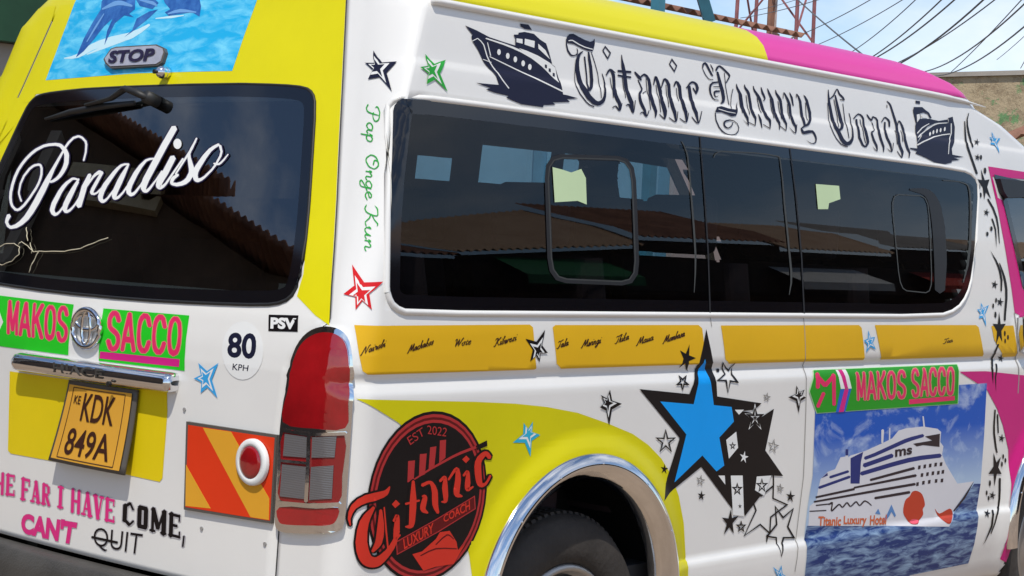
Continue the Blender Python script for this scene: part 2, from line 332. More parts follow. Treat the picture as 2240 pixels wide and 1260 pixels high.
# rubble wall on the right and low tin roofs
wall = empty('rubble_wall', (24.0, 9.6, 0)); tag(wall, 'crumbling rubble wall with patches of green paint', 'wall')
random.seed(3)
rows = []
for k in range(2):
    row = []
    for i in range(41):
        t = i / 40; x = 23.2 + 1.6 * t; y = 11.4 - 6.5 * t
        row.append((x - 24.0 + .5 * k, y - 9.6, 4.27 + .17 * t))
    rows.append(row)
mb = MB(); base = [[(p[0], p[1], 0) for p in rows[0]], rows[0], rows[1], [(p[0], p[1], 0) for p in rows[1]]]
mb.grid(base); mb.build('masonry', 'mossy_wall', wall)
MB().grid([[(rows[0][i][0] - .06 + dx, rows[0][i][1], rows[0][i][2] + dz) for i in (0, 8, 16, 24, 32, 40)] for dx, dz in ((0, .003), (0, .075), (.62, .075), (.62, .003), (0, .003))]).build('coping', 'pale_plaster', wall)
hut = empty('tin_roof_hut', (21.0, 6.6, 0)); tag(hut, 'low hut with brown corrugated roof below the rubble wall', 'hut')
mb = MB(); mb.box(.1, 2.6, -2.2, .9, 0, 3.0); mb.build('wall', 'dark_timber', hut)
o = corrugated('roof', hut, (-.35, 1.35, 3.14), (-.35, -2.6, 3.18), 1.6, .42, amp=.045, pitch=.26, out=(1, 0))
far = empty('far_roof', (31.63, 16.11, 0)); tag(far, 'small far roof with maroon sheet above the minibus roof line', 'building')
mb = MB(); mb.box(-.18, .18, -.18, .18, 0, 5.38); mb.build('wall', 'pale_plaster', far); mb = MB(); mb.box(-.2, .2, -.2, .2, 5.383, 5.50); mb.build('roof', 'maroon_tin', far)

# power lines sagging across the street
WIRE_SPANS = [((17.42, 8.90, 3.63), (11.13, 3.74, 3.58), 0.13, 0.007),
    ((17.44, 8.85, 3.68), (11.21, 3.57, 3.66), 0.15, 0.008),
    ((17.40, 8.90, 3.78), (11.02, 3.93, 3.57), 0.08, 0.005),
    ((15.77, 7.79, 3.42), (9.55, 2.46, 3.37), 0.22, 0.008),
    ((17.54, 8.70, 3.62), (10.48, 2.82, 3.52), 0.15, 0.006),
    ((18.72, 10.50, 4.08), (12.71, 4.95, 3.89), 0.08, 0.005),
    ((18.40, 10.85, 4.64), (12.40, 5.46, 3.92), 0.03, 0.005),
    ((18.53, 10.76, 4.20), (12.58, 5.17, 3.91), 0.08, 0.005),
    ((18.98, 10.07, 4.29), (15.99, 7.38, 3.71), 0.00, 0.006),
    ((19.59, 10.78, 5.11), (14.31, 6.31, 3.49), 0.02, 0.010),
    ((22.96, 11.23, 4.50), (9.69, 2.20, 3.35), 0.34, 0.007),
    ((23.22, 10.80, 4.39), (9.71, 2.20, 3.18), 0.22, 0.007),
    ((16.49, 6.51, 3.58), (9.68, 2.20, 3.41), 0.02, 0.005),
    ((18.49, 6.96, 3.95), (13.29, 3.95, 3.61), 0.01, 0.004),
    ((18.46, 10.74, 4.73), (13.96, 6.71, 4.20), 0.02, 0.004),
    ((18.63, 6.70, 3.85), (13.31, 3.94, 3.49), 0.01, 0.005)]
def wire(a, b2, sag, r):
    a = Vector(a); b2 = Vector(b2); pts = []
    for i in range(37):
        t = i / 24; p = a.lerp(b2, t); p.z -= sag * 4 * t * (1 - t); pts.append(p)
    o = MB().tube(pts, r, 5).build('power_line', 'cable', smooth=True)
    tag(o, 'dark overhead power line sagging across the sky behind the mast', 'cable', 'power lines across the sky')
for a, b2, sag, r in WIRE_SPANS: wire(a, b2, sag, r)

# shops across the street (mirrored in the side windows) and the block behind (mirrored in the rear window)
row = empty('street_shop', (20.0, -14.0, 0)); tag(row, 'row of low shops with a brown tin roof across the street', 'building')
def rpart(name, material, *boxes):
    mb = MB()
    for q in boxes: mb.box(*q)
    return mb.build(name, material, row)
rpart('wall', 'brown_plaster', (-14, 14, -4.0, -.3, 0, 3.85))
rpart('fascia', 'dark_timber', (-14, 14, .62, .70, 3.45, 3.78))
for x0, x1, e0, e1, r0, r1, mt in ((-14, -6.2, 3.86, 3.86, 4.35, 4.45, 'rust_tin'), (-6.3, -2.4, 3.90, 4.10, 4.50, 5.15, 'tan_tin'), (-2.5, 1.2, 4.22, 4.25, 5.30, 5.35, 'rust_tin'), (1.1, 4.6, 4.16, 4.16, 5.12, 5.20, 'tan_tin'), (4.5, 8.3, 4.30, 4.34, 5.35, 5.30, 'grey_tin'), (8.2, 14, 4.20, 4.20, 5.10, 5.20, 'tan_tin')):   # one roof sheet for each shop
    n = int((x1 - x0) / .04)
    MB().grid([[(x0 + (x1 - x0) * i / n, .75 - 2.2 * k, ((e0, r0)[k] + ((e1, r1)[k] - (e0, r0)[k]) * i / n) + .02 * math.sin(i * 1.57)) for i in range(n + 1)] for k in range(2)]).build('roof', mt, row, smooth=True)
    MB().grid([[(x0 + .05, .66, z0), (x1 - .05, .66, z1)] for z0, z1 in ((3.4, 3.4), (e0 - .04, e1 - .04))]).build('fascia_board', 'dark_timber', row)
for k in range(7): rpart('door', 'dark_opening', (-13 + k * 4, -11.2 + k * 4, -.296, -.26, 0, 2.4))
for x0, x1, mt in ((.7, 3.2, 'canvas_white'), (5.0, 7.4, 'canvas_red'), (-5.6, -3.4, 'green_beam')):
    MB().grid([[(x0, .70, 3.86), (x1, .70, 3.86)], [(x0 - .1, 1.35, 3.52), (x1 + .1, 1.35, 3.52)], [(x0 - .1, 1.36, 3.40), (x1 + .1, 1.36, 3.40)]]).build('awning', mt, row)
blk = empty('two_storey_block', (-4.99, 4.55, 0), math.radians(-14.7)); tag(blk, 'brown two storey block with sloping tin roof edge behind the minibus', 'building')
def bpart(name, material, *boxes):
    mb = MB()
    for q in boxes: mb.box(*q)
    return mb.build(name, material, blk)
def verge(y): return 4.62 + .174 * y
MB().grid([[(x, y, z) for x, z in ((-.35, 0), (-.35, verge(y) - .12), (-6, verge(y) - .12), (-6, 0))] for y in (-3, 0, 3, 6, 9)]).build('wall', 'brown_plaster', blk)
mb = MB(); mb.grid([[(.02 - 6.5 * k, -3.3 + i * .025, verge(-3.3 + i * .025) + .5 * k + .016 * math.sin(i * 1.2)) for i in range(505)] for k in range(2)]); o = mb.build('roof', 'rust_tin', blk, smooth=True)
sm_ = o.modifiers.new('thick', 'SOLIDIFY'); sm_.thickness = .05
bpart('lintel_band', 'cream_paint', (-.345, -.25, 2.5, 4.6, 4.80, 4.93))
for k in range(3): bpart('window', 'dark_opening', (-.345, -.30, -1.6 + k * 3.0, -.4 + k * 3.0, 2.6, 3.8))
for k in range(2): bpart('column', 'pale_plaster', (-.2, -.02, 5.0 + 1.3 * k, 5.3 + 1.3 * k, 0, 5.1))

# ------------------------------------------------------------------ the minibus: shell
van = empty('minibus'); tag(van, 'white high-roof minibus covered in stickers, yellow tailgate and roof, pink front', 'minibus')
SEAM = [(.50, -.728), (.699, -.735), (.916, -.739), (1.065, -.755), (1.149, -.81), (1.171, -.846), (1.342, -.797), (1.557, -.731), (1.757, -.671), (1.945, -.617)]
def levels(z0, z1):
    ks = sorted({round(k[0], 4) for k in T_W + T_R if z0 <= k[0] <= z1} | {z0, z1}); out = [ks[0]]
    for a, b2 in zip(ks, ks[1:]):
        st = 0.014 if .40 < a < .92 else 0.035
        n = max(1, int(math.ceil((b2 - a) / st)))
        out += [a + (b2 - a) * i / n for i in range(1, n + 1)]
    return out
def wrap_L(z): return Cf(z) * 1.15 * math.pi / 2
def wrap_pt(u, z):
    w, c = Wf(z), Cf(z); L = wrap_L(z)
    if u < 0: y = -(w - c) - u; return (rear_x(y, z), y, z)
    if u <= L: return corner_pt(u / L, z)
    x = Rf(z) + bow(w - c) + Kf(z) + (u - L); return (x, -side_y(x, z), z)
XS = []; _x = 0.0
while _x < 1.0:                                                # denser columns round the wheel arches
    XS.append(_x); X0 = .2 + _x * 3.9
    _x += (.013 if (.36 < X0 < 1.44 or 3.2 < X0 < 4.2) else .035) / 3.9
XS.append(1.0)
def half_outline(z, from_seam):
    """right half of the plan outline, from the tailgate seam (or the rear centre) to the front centre"""
    w, c = Wf(z), Cf(z); L = wrap_L(z); pts = []
    if from_seam:
        ys = _interp(SEAM, z); d = -ys - (w - c)
        u0 = d if d < 0 else L * math.asin(min(1, d / c)) / (math.pi / 2)
        u0 += 0.004
    else:
        u0 = -(w - c)
    for i in range(26): pts.append(wrap_pt(u0 + (L - u0) * i / 25, z))
    xs = Rf(z) + bow(w - c) + Kf(z); xf = _interp(T_F, z); cf = _interp(T_G, z); xe = xf - cf
    for t in XS[1:]:
        x = xs + (xe - xs) * t; pts.append((x, -side_y(x, z), z))
    wl = w - .12
    for i in range(1, 13):
        a = i / 12 * math.pi / 2; pts.append((xe + (cf - .06) * math.sin(a), -w + .30 * (1 - math.cos(a)), z))
    for i in range(1, 9):
        y = -(w - .30) * (1 - i / 8); pts.append((xe + cf - .06 + .06 * (1 - (y / (w - .30)) ** 2), y, z))
    return pts
def inside(poly, x, z):
    r = False; j = len(poly) - 1
    for i in range(len(poly)):
        (a, b2), (c, d) = poly[i], poly[j]
        if (b2 > z) != (d > z) and x < (c - a) * (z - b2) / (d - b2) + a: r = not r
        j = i
    return r
def edge_dist(poly, x, z):
    best = 9
    for i in range(len(poly)):
        ax, az = poly[i - 1]; bx, bz = poly[i]; dx, dz = bx - ax, bz - az; t = max(0, min(1, ((x - ax) * dx + (z - az) * dz) / (dx * dx + dz * dz + 1e-12)))
        best = min(best, math.hypot(x - ax - dx * t, z - az - dz * t))
    return best
def pairs(flat): return [(flat[i] / 5000.0, flat[i + 1] / 5000.0) for i in range(0, len(flat), 2)]
SIDE_WINDOW = [788,6324,870,7318,1073,8280,1115,8411,1181,8480,2875,8486,7003,8473,11587,8460,14616,8446,15070,8371,15217,8189,15054,7469,14828,6677,14598,6323,14220,6088,13576,5980,8775,5995,4514,6005,1085,6013,881,6075,798,6194]
REAR_WINDOW_HALF = [181,5930,-874,5925,-2159,5955,-3167,5993,-3461,6043,-3587,6157,-3593,6425,-3490,6906,-3271,7668,-3057,8395,-2960,8532,-2810,8602,-2419,8636,-1408,8671,74,8694,1640,8685]
SW = pairs(SIDE_WINDOW); _rh = pairs(REAR_WINDOW_HALF)
RW = [p for p in _rh if p[0] < -.02]; RW = RW + [(-y, z) for y, z in RW[::-1]]
DW = [(3.165, 1.690), (3.80, 1.66), (4.00, 1.42), (4.10, 1.25), (3.42, 1.235), (3.345, 1.30), (3.300, 1.42), (3.225, 1.60)]    # driver's window
LSW = [(.30, 1.20), (.24, 1.26), (.30, 1.72), (.40, 1.80), (2.98, 1.80), (3.06, 1.74), (3.06, 1.27), (2.98, 1.20)]      # windows of the far (left) side
LDW = [(3.19, 1.80), (3.62, 1.785), (4.00, 1.42), (4.10, 1.25), (3.42, 1.235), (3.345, 1.30), (3.300, 1.42), (3.20, 1.64)]
def shell(zs, from_seam, name, material, holes=True):
    rows = []
    for z in zs:
        h = half_outline(z, from_seam); rows.append(h + [(x, -y, zz) for x, y, zz in h[::-1]])
    bm = bmesh.new(); vs = [[bm.verts.new(p) for p in r] for r in rows]; nc = len(rows[0]); front = []
    for k in range(len(rows) - 1):
        for q in range(nc - 1 if from_seam else nc):
            a = [rows[k][q], rows[k][(q + 1) % nc], rows[k + 1][(q + 1) % nc], rows[k + 1][q]]
            cx = sum(p[0] for p in a) / 4; cy = sum(p[1] for p in a) / 4; cz = sum(p[2] for p in a) / 4
            if holes:
                if abs(cy) > .7 and cx > .15 and inside(SW if cy < 0 else LSW, cx, cz) and edge_dist(SW if cy < 0 else LSW, cx, cz) > .022: continue
                if abs(cy) > .6 and inside(DW if cy < 0 else LDW, cx, cz) and edge_dist(DW if cy < 0 else LDW, cx, cz) > .02: continue
                if abs(cy) > .6 and any(math.hypot(cx - X, cz - WHEEL_Z) < .375 or (abs(cx - X) < .375 and cz < WHEEL_Z) for X in (WHEEL_X, FRONT_X)): continue
            try: f = bm.faces.new((vs[k][q], vs[k][(q + 1) % nc], vs[k + 1][(q + 1) % nc], vs[k + 1][q]))
            except ValueError: continue
            f.smooth = True
            if cx > _interp(T_F, cz) - _interp(T_G, cz) * .55 and 1.12 < cz < 1.86: f.material_index = 2
    if not from_seam: bm.faces.new(vs[-1])
    bmesh.ops.recalc_face_normals(bm, faces=bm.faces)
    me = bpy.data.meshes.new(name); bm.to_mesh(me); bm.free()
    o = bpy.data.objects.new(name, me); COL.objects.link(o); o.parent = van
    for mname in (material, 'trim_grey', 'glass_black'): me.materials.append(MATS[mname])
    s = o.modifiers.new('panel_thickness', 'SOLIDIFY'); s.thickness = 0.022; s.offset = -1; s.material_offset = 1; s.material_offset_rim = 1
    return o
body = shell(levels(.24, 1.945), True, 'body', 'paint_white')
body['label'] = 'white body sides with wheel arch flares'
roof = shell(levels(1.946, T_W[-1][0]), False, 'roof', 'roof_paint', holes=False)
roof['label'] = 'raised roof, yellow behind and pink in front'
# tailgate: its own panel between the two seams
rows = []
for z in levels(.52, 1.942):
    ys = _interp(SEAM, z); rows.append([(rear_x(y, z), y, z) for y in [ys * (1 - i / 40) + (-ys) * i / 40 for i in range(81)][:41]])
bm = bmesh.new(); vs = [[bm.verts.new(p) for p in r] for r in rows]
for k in range(len(rows) - 1):
    for q in range(40):
        a = [rows[k][q], rows[k][q + 1], rows[k + 1][q + 1], rows[k + 1][q]]; cy = sum(p[1] for p in a) / 4; cz = sum(p[2] for p in a) / 4
        if inside(RW, cy, cz) and edge_dist(RW, cy, cz) > .03: continue
        bm.faces.new((vs[k][q], vs[k][q + 1], vs[k + 1][q + 1], vs[k + 1][q])).smooth = True
bmesh.ops.recalc_face_normals(bm, faces=bm.faces)
me = bpy.data.meshes.new('tailgate'); bm.to_mesh(me); bm.free()
tailgate = bpy.data.objects.new('tailgate', me); COL.objects.link(tailgate); tailgate.parent = van
_n = sum((p.normal.x for p in me.polygons)); 
if _n > 0: me.flip_normals()
me.materials.append(MATS['paint_white']); me.materials.append(MATS['trim_grey'])
s = tailgate.modifiers.new('panel_thickness', 'SOLIDIFY'); s.thickness = 0.02; s.offset = -1; s.material_offset = 1; s.material_offset_rim = 1
tailgate['label'] = 'tailgate, yellow above and white below'
mb = MB()                                                       # black rubber seal behind the seam
for sgn in (1, -1):
    mb.grid([[(lambda p: (p[0] + .012, p[1] * sgn, p[2]))(wrap_pt((lambda d: d if d < 0 else wrap_L(z) * math.asin(min(1, d / Cf(z))) / (math.pi / 2))(-_interp(SEAM, z) - (Wf(z) - Cf(z))) + e, z)) for e in (-.03, .03)] for z in levels(.5, 1.942)])
mb.build('door_seal', 'rubber_black', van)

# ------------------------------------------------------------------ sheets laid on the body surface (stickers, trims, panes)
def spt(kind, u, v, off):
    if kind in ('wrap', 'pillar'):
        p = Vector(wrap_pt(u, v)); e = .003
        n = (Vector(wrap_pt(u + e, v)) - Vector(wrap_pt(u - e, v))).cross(Vector(wrap_pt(u, v + e)) - Vector(wrap_pt(u, v - e))).normalized()
        return p + n * off
    k = 'side' if kind in ('side', 'sglass') else 'rear'
    return Vector(surf_pt(k, u, v)) + surf_nrm(k, u, v) * off
BASE = dict(side=.0015, rear=.0009, sglass=.0062, rglass=.0062, wrap=.0009, pillar=.0014)
PARENT = {}
def LAYER(n): return .00024 * n if n < 20 else .0005 * n     # stacking order of the films; large numbers sit on raised fittings
def cut_grid(bm, step, extra):
    us = [v.co.x for v in bm.verts]; vs_ = [v.co.y for v in bm.verts]
    def cuts(lo, hi, st, ex=()):
        r = [lo + st * i for i in range(1, int((hi - lo) / st) + 1)] + [e for e in ex if lo < e < hi]; return r
    for x in cuts(min(us), max(us), step):
        bmesh.ops.bisect_plane(bm, geom=bm.verts[:] + bm.edges[:] + bm.faces[:], plane_co=(x, 0, 0), plane_no=(1, 0, 0))
    for z in cuts(min(vs_), max(vs_), step, extra):
        bmesh.ops.bisect_plane(bm, geom=bm.verts[:] + bm.edges[:] + bm.faces[:], plane_co=(0, z, 0), plane_no=(0, 1, 0))
KNOTS = [k[0] for k in T_W if k[0] < 1.94]
def sheet(kind, name, material, offset, shapes, h=0.0, parent=None, step=None):
    """shapes in surface coordinates -> thin mesh lying on the body; h > 0 makes a raised slab"""
    bm = bmesh.new(); st = bm.verts.layers.float.new('stagger')
    for i, s in enumerate(shapes):
        sg = (i % 12) * .000014; nv = []
        if isinstance(s, tuple):
            L, R = s[1], s[2]; a = [bm.verts.new((x, z, 0)) for x, z in L]; b2 = [bm.verts.new((x, z, 0)) for x, z in R]; nv = a + b2; n = len(a)
            for q in range(n if s[0] else n - 1):
                w = (q + 1) % n; ring = []
                for vtx in (a[q], a[w], b2[w], b2[q]):
                    if all((vtx.co - o2.co).length > 1e-6 for o2 in ring): ring.append(vtx)
                if len(ring) >= 3:
                    try: bm.faces.new(ring)
                    except ValueError: pass
        else:
            nv = [bm.verts.new((x, z, 0)) for x, z in s]
            for t in geometry.tessellate_polygon([[Vector((x, z, 0)) for x, z in s]]):
                try: bm.faces.new([nv[j] for j in t])
                except ValueError: pass
        for vtx in nv: vtx[st] = sg
    if bm.faces:
        us = [v.co.x for v in bm.verts]; zs = [v.co.y for v in bm.verts]
        near = kind == 'side' and (min(us) < .34 or (min(zs) < .95 and (min(us) < 1.5 or max(us) > 3.15)))
        cut_grid(bm, step or (.014 if near else .02 if kind in ('wrap', 'pillar') else .06), KNOTS if kind in ('side', 'pillar') else ([k[0] for k in T_R] if kind != 'wrap' else []))
    off = {v: offset + h + v[st] for v in bm.verts}
    if h > 0:
        bd = [e for e in bm.edges if e.is_boundary]
        ret = bmesh.ops.extrude_edge_only(bm, edges=bd)
        for g in ret['geom']:
            if isinstance(g, bmesh.types.BMVert): off[g] = -.003
    for v in bm.verts:
        p = spt(kind, v.co.x, v.co.y, off[v]); v.co = p
    for f in bm.faces: f.smooth = True
    me = bpy.data.meshes.new(name); bmesh.ops.recalc_face_normals(bm, faces=bm.faces) if h > 0 else None
    if h == 0:
        for f in bm.faces:
            f.normal_update()
            if (f.normal.y if kind in ('side', 'sglass') else f.normal.x + f.normal.y if kind in ('wrap', 'pillar') else f.normal.x) > 0: f.normal_flip()
    bm.to_mesh(me); bm.free(); me.materials.append(MATS[material])
    if h > 0: me.set_sharp_from_angle(angle=math.radians(40))
    o = bpy.data.objects.new(name, me); COL.objects.link(o); o.parent = parent
    return o
def offset_poly(P, d):                                         # inward offset of an outline given clockwise or not
    A = sum(P[i - 1][0] * P[i][1] - P[i][0] * P[i - 1][1] for i in range(len(P))); sgn = 1 if A > 0 else -1; out = []
    for i in range(len(P)):
        a = Vector(P[i]) - Vector(P[i - 1]); b2 = Vector(P[(i + 1) % len(P)]) - Vector(P[i]); a.normalize(); b2.normalize()
        n = (Vector((-a.y, a.x)) + Vector((-b2.y, b2.x))); n /= max(.4, 1 + a.dot(b2)); out.append(tuple(Vector(P[i]) + n * d * sgn))
    return out
def rounded(P, n=3):                                           # Chaikin corner cutting
    for _ in range(n):
        Q = []
        for i in range(len(P)):
            a, b2 = Vector(P[i - 1]), Vector(P[i]); Q += [tuple(a.lerp(b2, .25)), tuple(a.lerp(b2, .75))]
        P = Q
    return P
SWr = rounded(SW, 1); RWr = rounded(RW, 1)
side_window = sheet('side', 'side_window', 'frit', .0045, [(1, SWr, offset_poly(SWr, .034))], parent=van); side_window['label'] = 'long tinted side window in a black border'
sheet('side', 'pane', 'glass_tinted', .0042, [offset_poly(SWr, .026)], parent=side_window, step=.09)
rear_window = sheet('rear', 'rear_window', 'frit', .0045, [(1, RWr, offset_poly(RWr, .030))], parent=van); rear_window['label'] = 'tinted tailgate window in a black border'
sheet('rear', 'pane', 'glass_rear', .0042, [offset_poly(RWr, .022)], parent=rear_window, step=.08)
door_window = sheet('side', 'driver_window', 'frit', .0045, [(1, DW, offset_poly(DW, .03))], parent=van)
sheet('side', 'pane', 'glass_rear', .0042, [offset_poly(DW, .02)], parent=door_window, step=.09)
def mirror(o, name, parent, material=None):                    # same part on the left side
    me = o.data.copy()
    for v in me.vertices: v.co.y = -v.co.y
    me.flip_normals()
    if material: me.materials[0] = MATS[material]
    q = bpy.data.objects.new(name, me); COL.objects.link(q); q.parent = parent; return q
def left_window(P, name):
    a = sheet('side', name, 'frit', .0045, [(1, P, offset_poly(P, .062))]); b2 = sheet('side', 'pane', 'glass_clear', .0042, [offset_poly(P, .022)], step=.09)
    w = mirror(a, name, van); mirror(b2, 'pane', w); bpy.data.objects.remove(a); bpy.data.objects.remove(b2)
left_window(LSW, 'side_window'); left_window(LDW, 'driver_window')
def surface_tube(kind, pts, r, off, name, material, parent, closed=False, n=6, flat=1.0):
    P = [spt(kind, u, v, off) for u, v in pts]
    if closed: P.append(P[0])
    return MB().tube(P, r, n, cap=not closed, flat=flat).build(name, material, parent, smooth=True)
def side_to_wrap(x, z):                                        # the same place counted round the corner
    w, c = Wf(z), Cf(z); x0 = Rf(z) + bow(w - c); k = Kf(z)
    if x >= x0 + k: return (wrap_L(z) + x - x0 - k, z)
    return (wrap_L(z) * math.acos(max(0.0, min(1.0, 1 - (x - x0) / k))) / (math.pi / 2), z)
surface_tube('wrap', [side_to_wrap(x, z) for x, z in offset_poly(SWr, -.005)], .0085, .0005, 'window_trim', 'paint_white', van, True)
surface_tube('rear', offset_poly(RWr, -.002), .0045, .002, 'window_seal', 'rubber_black', van, True)
for sgn in (1, -1):                                             # rain gutter under the roof
    P = []
    for i in range(120):
        x = .34 + (3.14 - .34) * i / 119; z = 1.937 - max(0, (x - 2.7)) ** 2 * .06; P.append((x, -sgn * (side_y(x, z) + .004), z))
    MB().tube(P, [.013 * min(1, .15 + (119 - i) / 14) for i in range(120)], 8, flat=.75).build('rain_gutter', 'paint_white', van, smooth=True)

# ------------------------------------------------------------------ wheels, arches, bumper, interior
def lathe_y(prof, cx, cz, n, name, material, parent, a0=0, a1=360, smooth=True):
    """profile of (radius, y) turned about a y axis through (cx, cz)"""
    rows = []
    full = a1 - a0 >= 360
    for i in range(n if full else n + 1):
        a = math.radians(a0 + (a1 - a0) * i / n); rows.append([(cx + r * math.cos(a), y, cz + r * math.sin(a)) for r, y in prof])
    if full: rows.append(rows[0])
    return MB().grid(rows).build(name, material, parent, smooth=smooth)
for sgn in (-1, 1):
    for X in (.885, FRONT_X):
        yo = .905; t = sgn
        wheel = lathe_y([(.205, t * (yo - .02)), (.215, t * (yo - .004)), (.245, t * yo), (.29, t * (yo - .002)), (.318, t * (yo - .016)), (.332, t * (yo - .035)), (.336, t * (yo - .06)), (.336, t * (yo - .15)), (.322, t * (yo - .19)), (.24, t * (yo - .20)), (.205, t * (yo - .19))], X, .335, 72, 'wheel', 'tyre', van)
        wheel['label'] = 'black road tyre on a steel rim'
        tr = MB()                                               # tread blocks and shoulder lugs
        for i in range(84):
            a = 2 * math.pi * i / 84; c, s2 = math.cos(a), math.sin(a)
            for (r0, r1, ya, yb) in ((.330, .3405, yo - .078, yo - .040), (.334, .3405, yo - .112, yo - .084), (.334, .3405, yo - .148, yo - .118)):
                w = .0075; q = []
                for rr_, yy in ((r0, ya), (r0, yb), (r1, yb if yb < yo - .05 else yb - .006), (r1, ya)):
                    for sg in (-1, 1): q.append((X + rr_ * c - sg * w * s2, t * yy, .335 + rr_ * s2 + sg * w * c))
                i0 = len(tr.v); tr.v += q; tr.f += [(i0, i0 + 2, i0 + 3, i0 + 1), (i0 + 2, i0 + 4, i0 + 5, i0 + 3), (i0 + 4, i0 + 6, i0 + 7, i0 + 5), (i0, i0 + 4, i0 + 2), (i0, i0 + 6, i0 + 4), (i0 + 1, i0 + 3, i0 + 5), (i0 + 1, i0 + 5, i0 + 7)]
        tread = tr.build('tread', 'tyre', wheel); tread['kind'] = 'stuff'
        lathe_y([(.206, t * (yo - .016)), (.196, t * (yo - .004)), (.186, t * (yo - .012)), (.176, t * (yo - .05)), (.12, t * (yo - .06)), (.07, t * (yo - .03)), (.0, t * (yo - .028))], X, .335, 48, 'rim', 'rim_steel', wheel)
for X, sgn in ((WHEEL_X, -1), (FRONT_X, -1), (WHEEL_X, 1), (FRONT_X, 1)):
    y0 = .955
    arch = lathe_y([(.4085, sgn * (y0 - .006)), (.4075, sgn * (y0 + .003)), (.404, sgn * (y0 + .007)), (.394, sgn * (y0 + .0135)), (.384, sgn * (y0 + .0185)), (.377, sgn * (y0 + .0205)), (.3735, sgn * (y0 + .019)), (.360, sgn * (y0 + .008)), (.346, sgn * (y0 - .004)), (.336, sgn * (y0 - .016)), (.335, sgn * (y0 - .05))], X, WHEEL_Z, 90, 'wheel_arch_trim', 'chrome', van, -10, 190)
    arch['label'] = 'chrome trim round the wheel arch'
    for k, a in enumerate((28, 55, 86, 112, 138, 160)):         # rivets
        c, s2 = math.cos(math.radians(a)), math.sin(math.radians(a))
        lathe_y([(.0, sgn * (y0 + .0205)), (.004, sgn * (y0 + .0195)), (.006, sgn * (y0 + .012))], X + .382 * c, WHEEL_Z + .382 * s2, 8, 'rivet', 'chrome', arch)
    lathe_y([(.40, sgn * .60), (.40, sgn * .925), (.37, sgn * .93)], X, WHEEL_Z, 40, 'wheel_well', 'rubber_black', van, -25, 205)
    MB().grid([[(X + r * math.cos(a), sgn * .60, WHEEL_Z + r * math.sin(a)) for a in [math.radians(-25 + 230 * i / 30) for i in range(31)]] for r in (.0, .40)]).build('wheel_well', 'rubber_black', van)
# bumper: wraps the tail below the tailgate
rows = []
for z, d in ((.24, .0), (.26, .045), (.34, .062), (.46, .060), (.500, .050), (.508, .038), (.509, .0)):
    rows.append([(rear_x(y, .45) - d * (1 - .1 * abs(y)), y, z) for y in [-.90 + 1.8 * i / 40 for i in range(41)]])
MB().grid(rows).build('bumper', 'bumper_grey', van, smooth=True)['label'] = 'dark grey plastic rear bumper'
MB().box(.30, 4.2, -.86, .86, .45, .50).build('cabin_floor', 'trim_grey', van)
MB().box(.15, 4.2, -.60, .60, .26, .40).build('underbody', 'rubber_black', van)
# seats
seat0 = None
for X in (.75, 1.45, 2.15, 2.85, 3.55):
    for Y in (-.56, .05, .58):
        if seat0 is None:
            mb = MB(); mb.box(-.22, .24, -.22, .22, .62, .76); seat = mb.build('seat', 'seat_cloth', van, bevel=.03); kids = []
            mb = MB(); mb.grid([[(-.24 + dx - .13 * t, yy, .74 + .60 * t) for dx, yy in ((-.05, -.21), (.05, -.22), (.06, 0), (.05, .22), (-.05, .21))] for t in (0, .25, .5, .75, 1)], closed=True)
            kids.append(mb.build('backrest', 'seat_cloth', seat, bevel=.02)); mb = MB(); mb.box(-.43, -.34, -.12, .12, 1.36, 1.54); kids.append(mb.build('headrest', 'seat_cloth', seat, bevel=.03))
            mb = MB(); mb.box(-.18, .18, -.05, .05, .50, .62); kids.append(mb.build('pedestal', 'trim_grey', seat)); seat0 = (seat, kids)
            seat.location = (X, Y, 0)
        else:
            q = seat0[0].copy(); COL.objects.link(q); q.parent = van; q.location = (X, Y, 0)
            for kd in seat0[1]:
                e = kd.copy(); COL.objects.link(e); e.parent = q

for x0, x1, z0, z1 in ((.28, 1.97, 1.15, 1.84), (1.97, 2.14, 1.15, 1.585), (1.97, 2.14, 1.67, 1.84), (2.14, 2.31, 1.15, 1.84), (2.31, 2.70, 1.15, 1.59), (2.70, 2.79, 1.15, 1.84), (2.79, 3.34, 1.15, 1.575)):   # added dark curtains masking the far windows, so only bright patches show through
    n = max(6, int((x1 - x0) / .02))
    MB().grid([[(x0 + (x1 - x0) * i / n, .835 - (z - 1.2) * .10 + .006 * math.sin((x0 + (x1 - x0) * i / n) * 55), z) for i in range(n + 1)] for z in (z0, (z0 + z1) / 2, z1)]).build('mask_curtain', 'seat_cloth', van, smooth=True)
# ------------------------------------------------------------------ stickers and lettering (surface coordinates, unit 0.2 mm)
PARENT.update(pillar=body, side=body, rear=tailgate, sglass=side_window, rglass=rear_window, wrap=None)
def shapes_of(raw):
    return [(s[0], pairs(s[1]), pairs(s[2])) if isinstance(s, tuple) else pairs(s) for s in raw]
LAMP = []
def DEC(kind, name, material, layer, h, label, raw):
    par = PARENT[kind] if not (kind == 'wrap' and LAMP) else LAMP[0]
    if kind == 'wrap' and not LAMP: par = van
    o = sheet(kind, name, material, BASE[kind] + LAYER(layer), shapes_of(raw), h, par)
    if label: o['label'] = label
    if kind == 'wrap' and not LAMP: LAMP.append(o)
    return o
def text_mesh(body_text, bold):
    cu = bpy.data.curves.new('lettering', 'FONT'); cu.body = body_text; cu.resolution_u = 4; cu.offset = bold; cu.fill_mode = 'FRONT'
    ob = bpy.data.objects.new('lettering', cu); COL.objects.link(ob); bpy.context.view_layer.update()
    me = bpy.data.meshes.new_from_object(ob.evaluated_get(bpy.context.evaluated_depsgraph_get()))
    vs = [(v.co.x, v.co.y) for v in me.vertices]; fs = [tuple(p.vertices) for p in me.polygons]
    bpy.data.objects.remove(ob); bpy.data.curves.remove(cu); bpy.data.meshes.remove(me)
    return vs, fs
